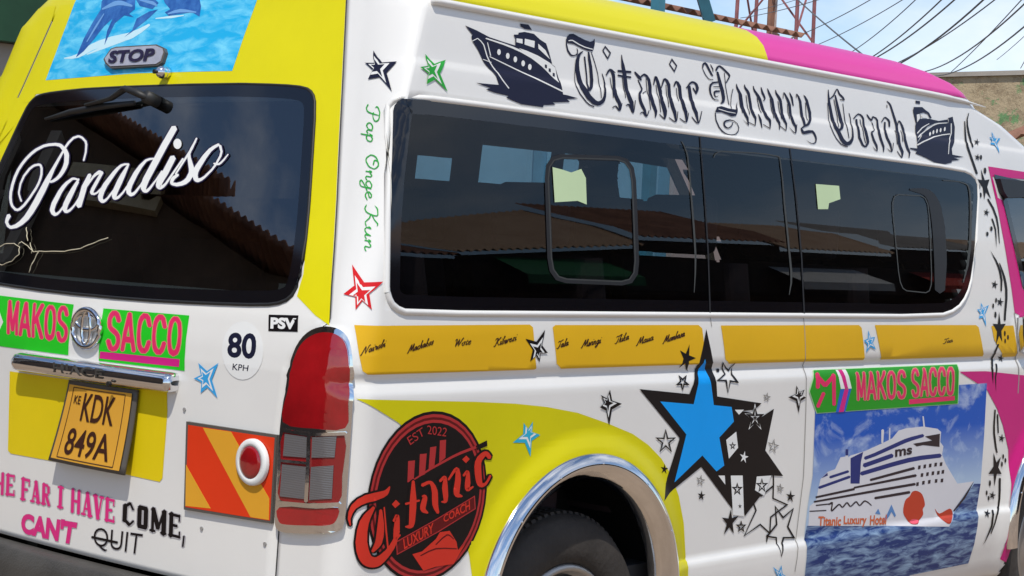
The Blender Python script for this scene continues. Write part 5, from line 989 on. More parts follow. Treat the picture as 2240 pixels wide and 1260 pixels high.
DEC('side','lettering','vinyl_brown',3,0,None,[(0,[404,5513,408,5499,416,5504,470,5605,464,5603,453,5536,459,5527,505,5614,512,5624,516,5621,522,5624],[404,5513,409,5509,410,5511,467,5614,474,5603,460,5536,456,5533,497,5617,511,5632,521,5630,522,5624]),
 (0,[535,5590,519,5597,498,5576,490,5554,496,5542,511,5547,531,5575,538,5590,529,5592,518,5561,527,5552,542,5566,540,5572],[535,5590,523,5587,506,5571,500,5554,501,5552,504,5554,523,5578,535,5601,539,5588,527,5561,523,5561,534,5573,540,5572]),
 (0,[540,5578,558,5598,550,5605,535,5563,546,5558,562,5573,559,5579],[540,5578,548,5602,562,5604,544,5564,541,5566,552,5579,559,5579]),
 (0,[566,5621,575,5625,572,5631],[566,5621,564,5631,572,5631]),
 (0,[562,5586,585,5612,577,5613,577,5611,583,5605,595,5610,589,5615,571,5575,583,5571,600,5584,598,5591],[562,5586,575,5619,587,5619,588,5614,585,5614,591,5619,600,5613,582,5576,578,5577,589,5591,598,5591]),
 (0,[630,5628,597,5606,592,5587,605,5576,623,5584,638,5602,642,5612,634,5625,631,5624,651,5621,656,5627],[630,5628,609,5601,604,5587,603,5585,614,5590,625,5607,629,5614,625,5622,625,5629,651,5633,656,5627]),
 (0,[645,5606,703,5677,706,5688,690,5693,642,5606,641,5595,651,5589,678,5603,693,5631,698,5633,705,5638],[645,5606,688,5682,691,5688,700,5685,655,5604,654,5597,652,5600,669,5609,679,5637,695,5642,705,5638]),
 (0,[694,5623,715,5642,706,5649,688,5607,703,5602,721,5617,719,5623],[694,5623,703,5647,721,5648,700,5608,695,5610,710,5623,719,5623]),
 (0,[725,5666,736,5670,732,5676],[725,5666,723,5675,732,5676])])
DEC('side','lettering','vinyl_brown',3,0,None,[(0,[1067,5535,1072,5521,1086,5525,1098,5539,1149,5619,1143,5628,1125,5572,1122,5548,1146,5562,1193,5635,1180,5637,1155,5555,1162,5546,1174,5550,1189,5564,1186,5570],[1067,5535,1075,5531,1074,5532,1084,5544,1137,5623,1157,5628,1140,5569,1134,5554,1133,5567,1181,5641,1196,5635,1169,5555,1164,5556,1163,5558,1178,5571,1186,5570]),
 (0,[1234,5599,1231,5605,1214,5608,1191,5589,1181,5567,1188,5555,1207,5558,1238,5597,1237,5600,1225,5601,1215,5577,1214,5565,1225,5560,1243,5575,1239,5581],[1234,5599,1225,5599,1222,5598,1202,5584,1195,5567,1196,5564,1198,5565,1225,5601,1233,5611,1239,5597,1226,5575,1227,5568,1220,5570,1231,5581,1239,5581]),
 (0,[1278,5607,1278,5619,1265,5620,1240,5596,1234,5577,1234,5569,1253,5565,1268,5574,1278,5591],[1278,5607,1269,5611,1274,5610,1252,5592,1247,5576,1248,5572,1247,5575,1257,5580,1278,5591]),
 (0,[1276,5591,1331,5661,1334,5672,1319,5678,1267,5578,1272,5573],[1276,5591,1316,5666,1318,5673,1329,5671,1280,5574,1272,5573]),
 (0,[1283,5597,1316,5619,1306,5622,1292,5587,1303,5577,1315,5584,1321,5599],[1283,5597,1305,5628,1321,5625,1306,5585,1300,5587,1304,5590,1321,5599]),
 (0,[1371,5630,1368,5636,1351,5640,1327,5620,1317,5598,1325,5586,1344,5589,1376,5628,1374,5631,1362,5633,1352,5608,1351,5596,1362,5591,1380,5606,1377,5612],[1371,5630,1362,5630,1359,5630,1338,5615,1331,5598,1333,5595,1334,5596,1362,5633,1370,5642,1376,5629,1363,5606,1364,5599,1357,5601,1368,5612,1377,5612]),
 (0,[1375,5613,1430,5684,1433,5695,1417,5701,1365,5600,1371,5595],[1375,5613,1414,5688,1417,5696,1428,5694,1379,5597,1371,5595]),
 (0,[1381,5619,1413,5640,1402,5643,1394,5631,1379,5623,1386,5605,1397,5599,1409,5603,1417,5618],[1381,5619,1404,5650,1417,5642,1400,5623,1393,5621,1399,5611,1400,5610,1399,5610,1417,5618]),
 (0,[1453,5658,1419,5637,1414,5618,1427,5606,1446,5613,1461,5631,1466,5641,1458,5655,1456,5654,1471,5650,1478,5655],[1453,5658,1434,5632,1428,5617,1427,5615,1435,5619,1447,5636,1450,5643,1447,5652,1447,5659,1474,5661,1478,5655]),
 (0,[1458,5620,1506,5666,1494,5668,1483,5635,1471,5626,1473,5624,1466,5628],[1458,5620,1493,5673,1510,5669,1496,5631,1476,5615,1460,5619,1466,5628])])
DEC('side','lettering','vinyl_brown',3,0,None,[(0,[1866,5654,1905,5675,1906,5676,1905,5678,1874,5611,1880,5590,1941,5656,1957,5677,1941,5662,1921,5621,1919,5594,1947,5616,2014,5684,2024,5692,2019,5691,2026,5691],[1866,5654,1895,5685,1908,5687,1920,5680,1888,5607,1871,5598,1927,5662,1955,5688,1955,5659,1932,5618,1920,5602,1937,5621,2000,5691,2014,5701,2029,5696,2026,5691]),
 (0,[2032,5653,1989,5635,1984,5614,1999,5601,2023,5607,2043,5625,2048,5635,2037,5651,2034,5649,2058,5643,2066,5648],[2032,5653,2004,5628,1998,5614,2000,5611,2014,5615,2028,5630,2032,5637,2026,5646,2026,5655,2062,5655,2066,5648]),
 (0,[2098,5687,2048,5613,2068,5609,2094,5623,2092,5629],[2098,5687,2065,5614,2062,5618,2083,5630,2092,5629]),
 (0,[2059,5655,2101,5654,2105,5660],[2059,5655,2098,5665,2105,5660]),
 (0,[2096,5633,2127,5637,2149,5647,2155,5659,2141,5668,2106,5654,2093,5627,2102,5614,2124,5614,2155,5637],[2096,5633,2120,5646,2137,5654,2141,5658,2139,5659,2119,5647,2105,5627,2107,5622,2117,5625,2155,5637])])
DEC('side','lettering','vinyl_brown',3,0,None,[(0,[2573,5652,2610,5676,2630,5683,2630,5683,2576,5601,2562,5592,2562,5592,2547,5596],[2573,5652,2599,5685,2634,5693,2644,5681,2590,5595,2568,5581,2555,5582,2547,5596]),
 (0,[2695,5690,2690,5702,2676,5701,2606,5642,2617,5629,2620,5627,2633,5600,2658,5606,2664,5617],[2695,5690,2685,5693,2688,5692,2620,5637,2626,5638,2635,5632,2639,5607,2647,5614,2664,5617]),
 (0,[2667,5627,2692,5646,2680,5654,2660,5610,2677,5604,2698,5618,2695,5625],[2667,5627,2678,5652,2698,5653,2674,5611,2669,5613,2685,5626,2695,5625]),
 (0,[2702,5671,2716,5675,2711,5682],[2702,5671,2700,5681,2711,5682]),
 (0,[2697,5628,2764,5701,2768,5713,2750,5718,2694,5627,2692,5615,2704,5608,2735,5622,2752,5652,2753,5652,2766,5658],[2697,5628,2747,5706,2750,5713,2760,5710,2709,5624,2708,5617,2705,5620,2725,5628,2736,5658,2747,5663,2766,5658]),
 (0,[2756,5647,2779,5663,2767,5670,2748,5628,2749,5620,2763,5616,2773,5622,2805,5665,2787,5663,2773,5632,2780,5624,2804,5632,2830,5676,2829,5676,2829,5671,2839,5670],[2756,5647,2765,5669,2785,5668,2762,5626,2762,5624,2757,5626,2760,5628,2792,5673,2802,5659,2785,5631,2784,5632,2789,5638,2820,5681,2832,5684,2843,5676,2839,5670]),
 (0,[2831,5653,2876,5665,2889,5683,2874,5692,2840,5676,2828,5648,2848,5634,2870,5642,2888,5661],[2831,5653,2864,5674,2875,5682,2873,5682,2854,5669,2841,5647,2844,5644,2859,5651,2888,5661]),
 (0,[2897,5687,2932,5692,2928,5699,2876,5650,2894,5643,2930,5654,2931,5660],[2897,5687,2927,5702,2945,5694,2890,5647,2890,5652,2923,5663,2931,5660]),
 (0,[2940,5676,2965,5696,2953,5704,2933,5659,2950,5653,2972,5668,2969,5675],[2940,5676,2951,5701,2971,5703,2947,5660,2942,5662,2958,5675,2969,5675]),
 (0,[2976,5721,2989,5725,2984,5732],[2976,5721,2973,5731,2984,5732])])
DEC('side','lettering','vinyl_brown',3,0,None,[(0,[3759,5613,3792,5632,3823,5635,3872,5655,3872,5661],[3759,5613,3781,5643,3817,5644,3862,5663,3872,5661]),
 (0,[3827,5643,3793,5596,3767,5562,3751,5549,3746,5553,3732,5557],[3827,5643,3809,5592,3783,5555,3757,5539,3733,5547,3732,5557]),
 (0,[3874,5605,3864,5616,3851,5616,3823,5595,3812,5572,3820,5558,3843,5562,3880,5603,3878,5606,3864,5608,3852,5582,3850,5568,3864,5563,3884,5578,3881,5585],[3874,5605,3860,5606,3860,5605,3837,5590,3828,5571,3830,5568,3831,5569,3863,5608,3873,5618,3880,5604,3865,5579,3866,5572,3857,5574,3870,5585,3881,5585]),
 (0,[3878,5587,3942,5662,3946,5674,3927,5680,3872,5575,3879,5567,3892,5568,3907,5589],[3878,5587,3924,5667,3927,5674,3939,5672,3890,5575,3888,5577,3882,5578,3907,5589]),
 (0,[3964,5622,3954,5633,3941,5633,3913,5612,3902,5588,3910,5575,3933,5578,3970,5620,3968,5623,3954,5624,3942,5598,3941,5585,3954,5580,3975,5595,3971,5601],[3964,5622,3950,5622,3950,5622,3927,5607,3918,5588,3920,5584,3921,5586,3953,5624,3964,5635,3971,5620,3955,5596,3956,5588,3948,5591,3960,5602,3971,5601])])
DEC('side','lettering','vinyl_brown',3,0,None,[(0,[4213,5558,4219,5542,4238,5545,4252,5560,4317,5647,4310,5656,4287,5594,4284,5567,4313,5582,4373,5661,4357,5664,4326,5573,4334,5563,4350,5567,4369,5582,4366,5589],[4213,5558,4224,5552,4222,5553,4236,5566,4303,5652,4327,5656,4306,5591,4299,5575,4298,5588,4358,5668,4377,5662,4343,5572,4338,5574,4337,5576,4355,5589,4366,5589]),
 (0,[4369,5598,4393,5615,4379,5622,4360,5578,4361,5570,4376,5565,4386,5571,4417,5615,4398,5613,4384,5581,4389,5573,4416,5580,4441,5625,4437,5625,4436,5620,4447,5618],[4369,5598,4378,5621,4399,5620,4375,5576,4375,5573,4369,5575,4371,5577,4403,5624,4414,5609,4397,5580,4396,5581,4398,5586,4429,5630,4443,5634,4454,5624,4447,5618]),
 (0,[4440,5604,4465,5624,4451,5632,4431,5586,4436,5579,4457,5583,4470,5594,4466,5601],[4440,5604,4449,5629,4471,5630,4447,5586,4445,5588,4443,5591,4455,5601,4466,5601]),
 (0,[4474,5649,4489,5654,4483,5660],[4474,5649,4471,5659,4483,5660]),
 (0,[4471,5613,4495,5630,4481,5637,4458,5588,4463,5583],[4471,5613,4480,5636,4501,5634,4473,5585,4463,5583]),
 (0,[4475,5609,4517,5632,4508,5633,4508,5634,4490,5599,4500,5586,4512,5587,4528,5609],[4475,5609,4504,5642,4521,5642,4525,5634,4507,5597,4504,5598,4501,5597,4528,5609]),
 (0,[4590,5641,4580,5652,4566,5653,4529,5624,4525,5600,4548,5594,4576,5615,4599,5642,4583,5650,4541,5573,4514,5556,4514,5556,4514,5558,4598,5611,4596,5618],[4590,5641,4575,5641,4574,5641,4544,5620,4541,5605,4540,5606,4564,5619,4582,5647,4602,5646,4553,5569,4519,5545,4496,5553,4497,5563,4584,5620,4596,5618]),
 (0,[4598,5626,4623,5646,4610,5655,4589,5608,4594,5602,4615,5606,4629,5616,4625,5623],[4598,5626,4608,5652,4630,5653,4605,5609,4604,5610,4601,5613,4613,5624,4625,5623]),
 (0,[4633,5672,4648,5676,4642,5683],[4633,5672,4630,5682,4642,5683])])
DEC('side','lettering','vinyl_brown',3,0,None,[(0,[4938,5665,4974,5686,5008,5689,5061,5711,5061,5718],[4938,5665,4962,5696,5001,5699,5050,5720,5061,5718]),
 (0,[5013,5698,4976,5649,4947,5612,4929,5598,4924,5603,4909,5607],[5013,5698,4993,5645,4964,5605,4936,5589,4911,5596,4909,5607]),
 (0,[5003,5628,5072,5708,5076,5720,5057,5726,4991,5613,4998,5608],[5003,5628,5053,5712,5056,5721,5070,5719,5008,5609,4998,5608]),
 (0,[5011,5635,5053,5660,5040,5663,5022,5623,5036,5612,5052,5620,5060,5636],[5011,5635,5039,5670,5059,5666,5040,5621,5033,5624,5037,5627,5060,5636]),
 (0,[5064,5645,5090,5666,5076,5675,5056,5635,5060,5620,5081,5625,5095,5636,5090,5643],[5064,5645,5073,5671,5096,5673,5072,5632,5069,5629,5066,5632,5078,5643,5090,5643]),
 (0,[5099,5693,5114,5697,5108,5704],[5099,5693,5095,5703,5108,5704]),
 (0,[5091,5646,5160,5725,5165,5738,5145,5744,5079,5631,5086,5625],[5091,5646,5141,5730,5145,5739,5158,5736,5096,5627,5086,5625]),
 (0,[5099,5652,5140,5676,5125,5679,5115,5665,5096,5656,5105,5637,5118,5629,5134,5633,5144,5651],[5099,5652,5128,5687,5145,5677,5123,5656,5114,5654,5122,5643,5122,5641,5121,5642,5144,5651]),
 (0,[5207,5689,5204,5696,5183,5700,5152,5677,5140,5652,5149,5638,5174,5643,5214,5687,5212,5690,5196,5691,5183,5664,5182,5650,5197,5645,5219,5661,5215,5668],[5207,5689,5196,5689,5192,5688,5167,5672,5158,5652,5160,5649,5161,5651,5196,5691,5207,5702,5215,5687,5198,5662,5198,5654,5189,5656,5203,5668,5215,5668])])
DEC('side','lettering','vinyl_brown',3,0,None,[(0,[5363,5573,5371,5556,5390,5560,5406,5577,5477,5670,5469,5679,5445,5615,5442,5587,5473,5604,5539,5688,5522,5691,5488,5596,5497,5585,5514,5591,5535,5607,5531,5614],[5363,5573,5375,5568,5373,5569,5388,5583,5461,5675,5488,5680,5465,5612,5457,5595,5457,5609,5523,5695,5543,5689,5506,5595,5500,5597,5499,5599,5519,5614,5531,5614]),
 (0,[5597,5647,5593,5654,5570,5658,5537,5635,5524,5609,5534,5595,5560,5600,5592,5630,5602,5648,5585,5650,5572,5622,5571,5607,5586,5602,5609,5619,5606,5626],[5597,5647,5585,5646,5580,5646,5552,5630,5542,5609,5544,5606,5547,5608,5577,5635,5596,5661,5604,5645,5586,5619,5587,5612,5578,5614,5594,5626,5606,5626]),
 (0,[5608,5638,5633,5655,5619,5663,5598,5618,5617,5608,5652,5629,5671,5661,5662,5670,5635,5622,5655,5616,5679,5632,5675,5639],[5608,5638,5617,5661,5640,5661,5616,5619,5611,5619,5634,5636,5657,5665,5676,5670,5655,5622,5646,5624,5662,5639,5675,5639]),
 (0,[5742,5675,5738,5682,5715,5686,5682,5663,5668,5637,5679,5623,5705,5627,5737,5658,5747,5676,5731,5677,5717,5649,5716,5635,5731,5630,5755,5646,5751,5653],[5742,5675,5731,5674,5725,5674,5697,5657,5687,5637,5689,5633,5692,5636,5722,5662,5742,5688,5750,5673,5731,5647,5732,5639,5724,5641,5739,5654,5751,5653])])
DEC('side','lettering','vinyl_brown',3,0,None,[(0,[5948,5592,5954,5575,5973,5580,5988,5596,6054,5689,6044,5699,6020,5634,6016,5606,6048,5622,6109,5707,6090,5710,6057,5614,6065,5602,6083,5608,6101,5624,6097,5631],[5948,5592,5959,5586,5956,5588,5969,5602,6038,5694,6064,5699,6041,5631,6033,5613,6030,5627,6092,5713,6112,5707,6076,5612,6070,5614,6067,5616,6085,5631,6097,5631]),
 (0,[6140,5671,6096,5647,6090,5624,6106,5610,6130,5618,6149,5639,6155,5650,6146,5666,6143,5666,6160,5660,6170,5665],[6140,5671,6116,5641,6109,5623,6106,5620,6115,5625,6129,5644,6134,5652,6130,5663,6131,5671,6165,5673,6170,5665]),
 (0,[6158,5652,6184,5671,6167,5678,6143,5626,6150,5621],[6158,5652,6166,5677,6189,5675,6160,5623,6150,5621]),
 (0,[6162,5648,6202,5674,6187,5677,6167,5631,6174,5626],[6162,5648,6186,5684,6207,5680,6185,5627,6174,5626]),
 (0,[6186,5653,6227,5679,6215,5681,6214,5681,6194,5641,6209,5629,6224,5637,6228,5653],[6186,5653,6211,5689,6232,5688,6233,5680,6213,5638,6205,5641,6208,5644,6228,5653]),
 (0,[6231,5657,6301,5739,6306,5751,6285,5757,6225,5656,6222,5644,6235,5635,6267,5651,6287,5683,6286,5684,6298,5690],[6231,5657,6280,5744,6284,5752,6298,5749,6244,5653,6243,5644,6239,5648,6254,5656,6266,5690,6277,5695,6298,5690]),
 (0,[6342,5699,6332,5711,6317,5711,6287,5688,6274,5662,6282,5648,6309,5652,6349,5697,6347,5700,6330,5702,6317,5674,6315,5659,6331,5654,6353,5671,6349,5678],[6342,5699,6327,5700,6328,5699,6303,5683,6293,5662,6295,5658,6295,5660,6330,5702,6341,5713,6350,5698,6332,5671,6333,5663,6323,5666,6336,5677,6349,5678]),
 (0,[6336,5663,6397,5716,6380,5719,6366,5680,6352,5670,6355,5667,6345,5673],[6336,5663,6379,5724,6402,5719,6384,5676,6358,5657,6337,5662,6345,5673]),
 (0,[6452,5721,6441,5733,6427,5732,6396,5710,6383,5684,6392,5669,6418,5673,6459,5719,6457,5722,6440,5724,6427,5695,6425,5681,6441,5675,6463,5692,6458,5699],[6452,5721,6437,5721,6438,5721,6412,5704,6403,5683,6405,5679,6404,5681,6439,5724,6451,5735,6460,5719,6442,5693,6443,5684,6432,5687,6446,5699,6458,5699])])
DEC('side','lettering','vinyl_brown',3,0,None,[(0,[13771,5557,13820,5571,13873,5573,13951,5589,13953,5596],[13771,5557,13808,5583,13867,5583,13940,5600,13953,5596]),
 (0,[13882,5582,13835,5543,13799,5515,13773,5504,13758,5508,13737,5510],[13882,5582,13857,5538,13819,5506,13779,5493,13744,5499,13737,5510]),
 (0,[13966,5549,13930,5560,13886,5542,13870,5520,13904,5507,13945,5525,13970,5548,13951,5552,13933,5523,13954,5512,13985,5525,13982,5532],[13966,5549,13939,5547,13904,5536,13894,5521,13897,5519,13930,5530,13966,5562,13975,5547,13954,5523,13947,5524,13967,5533,13982,5532]),
 (0,[14065,5558,14029,5569,13985,5551,13969,5529,14003,5515,14044,5534,14069,5557,14050,5561,14032,5531,14053,5521,14084,5533,14081,5541],[14065,5558,14038,5556,14002,5544,13993,5530,13996,5528,14029,5539,14065,5570,14074,5555,14053,5532,14046,5533,14066,5542,14081,5541])])
DEC('side','round_logo','vinyl_black',1,0,'round black and red emblem',[[2571,3832,2554,3990,2513,4144,2448,4291,2362,4426,2256,4546,2133,4649,1996,4732,1849,4793,1694,4830,1537,4842,1380,4830,1228,4793,1084,4732,952,4649,835,4546,736,4426,656,4291,600,4144,570,3990,562,3831,577,3673,615,3519,680,3372,766,3237,873,3115,997,3012,1134,2928,1282,2867,1437,2830,1595,2818,1753,2830,1905,2867,2049,2928,2181,3012,2298,3115,2395,3237,2473,3373,2530,3519,2563,3674]])
DEC('side','round_logo','vinyl_crimson',2,0,'round black and red emblem',[[2535,3832,2519,3985,2480,4134,2417,4275,2334,4405,2232,4521,2113,4621,1981,4701,1839,4759,1690,4795,1538,4807,1387,4795,1240,4759,1101,4701,973,4621,860,4521,765,4405,688,4275,633,4134,602,3985,594,3832,609,3679,648,3530,711,3388,794,3257,897,3140,1016,3041,1149,2960,1292,2901,1442,2865,1594,2853,1746,2865,1893,2901,2032,2960,2160,3041,2272,3140,2367,3257,2443,3388,2496,3530,2528,3679]])
DEC('side','round_logo','vinyl_maroon',3,0,'round black and red emblem',[[2500,3832,2485,3979,2446,4123,2386,4259,2306,4384,2208,4496,2094,4592,1966,4669,1829,4725,1685,4760,1539,4771,1393,4760,1252,4725,1118,4669,995,4592,886,4496,794,4384,720,4259,667,4123,636,3979,628,3832,644,3685,681,3541,741,3405,822,3278,921,3166,1036,3069,1164,2992,1302,2935,1446,2900,1593,2889,1739,2900,1881,2935,2015,2992,2138,3069,2247,3166,2338,3278,2411,3405,2462,3541,2493,3685]])
DEC('side','round_logo','vinyl_crimson',4,0,'round black and red emblem',[[2470,3832,2455,3974,2418,4113,2360,4245,2282,4367,2187,4475,2077,4568,1953,4642,1821,4697,1682,4730,1540,4741,1399,4730,1262,4697,1132,4642,1013,4568,908,4475,818,4367,747,4245,696,4113,666,3974,659,3832,673,3690,710,3551,768,3418,846,3296,942,3187,1053,3094,1177,3019,1310,2964,1450,2931,1592,2919,1734,2931,1871,2964,2001,3019,2119,3094,2224,3187,2313,3296,2383,3418,2433,3551,2463,3690]])
DEC('side','round_logo','vinyl_black',5,0,'round black and red emblem',[[2435,3832,2420,3969,2385,4102,2329,4229,2255,4346,2163,4450,2057,4539,1938,4611,1811,4663,1677,4695,1541,4706,1405,4695,1274,4663,1149,4611,1035,4539,933,4450,847,4346,779,4229,730,4102,701,3969,694,3832,708,3695,743,3562,799,3435,874,3317,966,3212,1073,3123,1192,3051,1320,2998,1454,2966,1591,2955,1727,2966,1859,2998,1983,3051,2098,3123,2198,3212,2284,3317,2351,3434,2400,3562,2428,3695]])
DEC('side','round_logo','vinyl_crimson',6,0,None,[(0,[1274,4048,1288,4043,1570,4151,1922,4268,2066,4306,2346,4366,2351,4385],[1274,4048,1274,4058,1550,4173,1901,4295,2046,4336,2325,4398,2351,4385]),
 [1170,4275,1283,4277,1282,4042,1181,4025],
 [1357,4345,1471,4347,1464,4103,1365,4077],
 [1523,4417,1627,4423,1614,4184,1519,4157],
 [1679,4490,1784,4493,1793,4279,1692,4220]])
DEC('side','round_logo','vinyl_black',6,0,None,[[2310,4392,2507,4449,2521,4380,2340,4340]])
DEC('side','round_logo','vinyl_black',7,0,None,[(0,[389,3564,410,3590,405,3621,403,3657,405,3673,418,3710,438,3748,450,3761,464,3772,502,3793,574,3815,686,3825,822,3853,884,3882,908,3905,921,3929,931,3980,905,4015],[389,3564,360,3579,351,3607,340,3656,338,3684,343,3741,357,3802,369,3831,385,3857,427,3901,514,3947,627,3966,748,3976,782,3977,794,3979,810,3985,855,4014,905,4015]),
 (0,[681,3797,614,3803,562,3767,499,3710,458,3640,433,3534,424,3392,427,3354,443,3279,472,3201,495,3161,531,3122,580,3090,637,3069,694,3058,748,3055,802,3059,851,3074,925,3117,1025,3206,1066,3254,1099,3317,1139,3450,1097,3495],[681,3797,707,3749,677,3699,643,3633,627,3581,616,3498,624,3384,630,3359,649,3308,676,3256,687,3239,690,3235,688,3234,691,3231,700,3226,712,3222,722,3219,734,3219,784,3234,884,3293,920,3328,958,3373,1031,3488,1097,3495]),
 (0,[770,3763,718,3739,705,3592,699,3519,694,3451,688,3398,673,3355,638,3295,664,3246],[770,3763,828,3732,872,3575,881,3493,879,3415,859,3340,804,3282,731,3238,664,3246]),
 (0,[821,3785,782,3764,839,3472,894,3243,946,3218],[821,3785,869,3762,931,3470,986,3241,946,3218]),
 (0,[981,3566,1048,3567,1079,3613,1080,3615,990,3638,985,3635,974,3571,966,3503,969,3423,974,3397,996,3356,1076,3340,1103,3354,1151,3391,1135,3434],[981,3566,945,3612,975,3663,997,3686,1103,3660,1117,3626,1130,3549,1135,3474,1105,3393,1097,3381,1080,3398,1021,3413,1028,3415,1074,3447,1135,3434]),
 (0,[1268,4063,1214,4039,1203,3873,1201,3764,1210,3577,1211,3556,1213,3549,1227,3552,1234,3549,1225,3545,1191,3541,1162,3511],[1268,4063,1328,4031,1372,3860,1386,3744,1379,3551,1372,3518,1355,3484,1313,3459,1265,3457,1230,3464,1198,3476,1162,3511]),
 (0,[1135,3773,1186,3739,1411,3764,1429,3803],[1135,3773,1154,3813,1380,3835,1429,3803]),
 (0,[1386,3966,1455,3933,1530,3955,1548,3958,1543,3958,1536,3959,1546,3933,1559,3891,1564,3867,1570,3801,1585,3728,1622,3667,1671,3616,1742,3599],[1386,3966,1395,4018,1479,4040,1523,4047,1579,4040,1628,4017,1685,3962,1723,3900,1735,3864,1745,3788,1751,3732,1760,3691,1778,3637,1742,3599]),
 (0,[1401,3850,1437,3810,1449,3806,1459,3802,1450,3800,1423,3813,1410,3829,1406,3822,1386,3768,1379,3733,1383,3694,1414,3654,1454,3631,1488,3620,1525,3612,1580,3626],[1401,3850,1437,3881,1441,3883,1454,3886,1486,3884,1536,3860,1560,3821,1561,3789,1548,3728,1544,3706,1541,3700,1534,3707,1532,3703,1542,3692,1571,3670,1580,3626]),
 (0,[1698,3985,1770,3974,1814,4010,1815,4012,1759,4026,1746,4034,1742,4015,1730,3954,1736,3886,1758,3819,1766,3793,1771,3784,1783,3792,1799,3793,1796,3789,1781,3788,1767,3786,1740,3757],[1698,3985,1678,4035,1730,4073,1764,4089,1846,4071,1872,4034,1882,4003,1895,3939,1906,3884,1916,3815,1917,3781,1911,3748,1881,3717,1834,3709,1801,3714,1783,3720,1775,3723,1740,3757]),
 (0,[1847,3992,1911,3988,1995,4071,2022,4092,2007,4089,1948,4110,1947,4099,1946,4008,1938,3946,1931,3869,1942,3826,1985,3783,2038,3763,2078,3759,2117,3761,2160,3786],[1847,3992,1820,4035,1894,4125,1926,4158,1985,4181,2073,4141,2094,4103,2120,3992,2118,3914,2110,3852,2108,3844,2094,3853,2085,3853,2095,3844,2133,3828,2160,3786]),
 (0,[2102,4024,2173,4016,2212,4052,2211,4053,2144,4070,2135,4074,2121,3963,2122,3924,2124,3902,2133,3874,2181,3831,2251,3823,2284,3835,2338,3868,2337,3909],[2102,4024,2077,4072,2121,4112,2153,4129,2242,4109,2264,4073,2292,3947,2290,3901,2286,3887,2281,3886,2248,3912,2207,3917,2217,3915,2280,3928,2337,3909]),
 (0,[2605,4203,2631,4260,2609,4284,2585,4306,2544,4332,2473,4344,2422,4334,2383,4318,2315,4272,2290,4242,2275,4208,2270,4141,2298,4009,2330,3934,2358,3898,2406,3867,2463,3854,2509,3856,2544,3867,2598,3904,2659,3991,2622,4036],[2605,4203,2514,4209,2487,4234,2476,4243,2480,4240,2512,4235,2518,4233,2503,4223,2471,4194,2464,4182,2462,4170,2466,4130,2487,4012,2500,3956,2501,3948,2487,3955,2470,3956,2467,3953,2475,3951,2496,3957,2554,4034,2622,4036])])
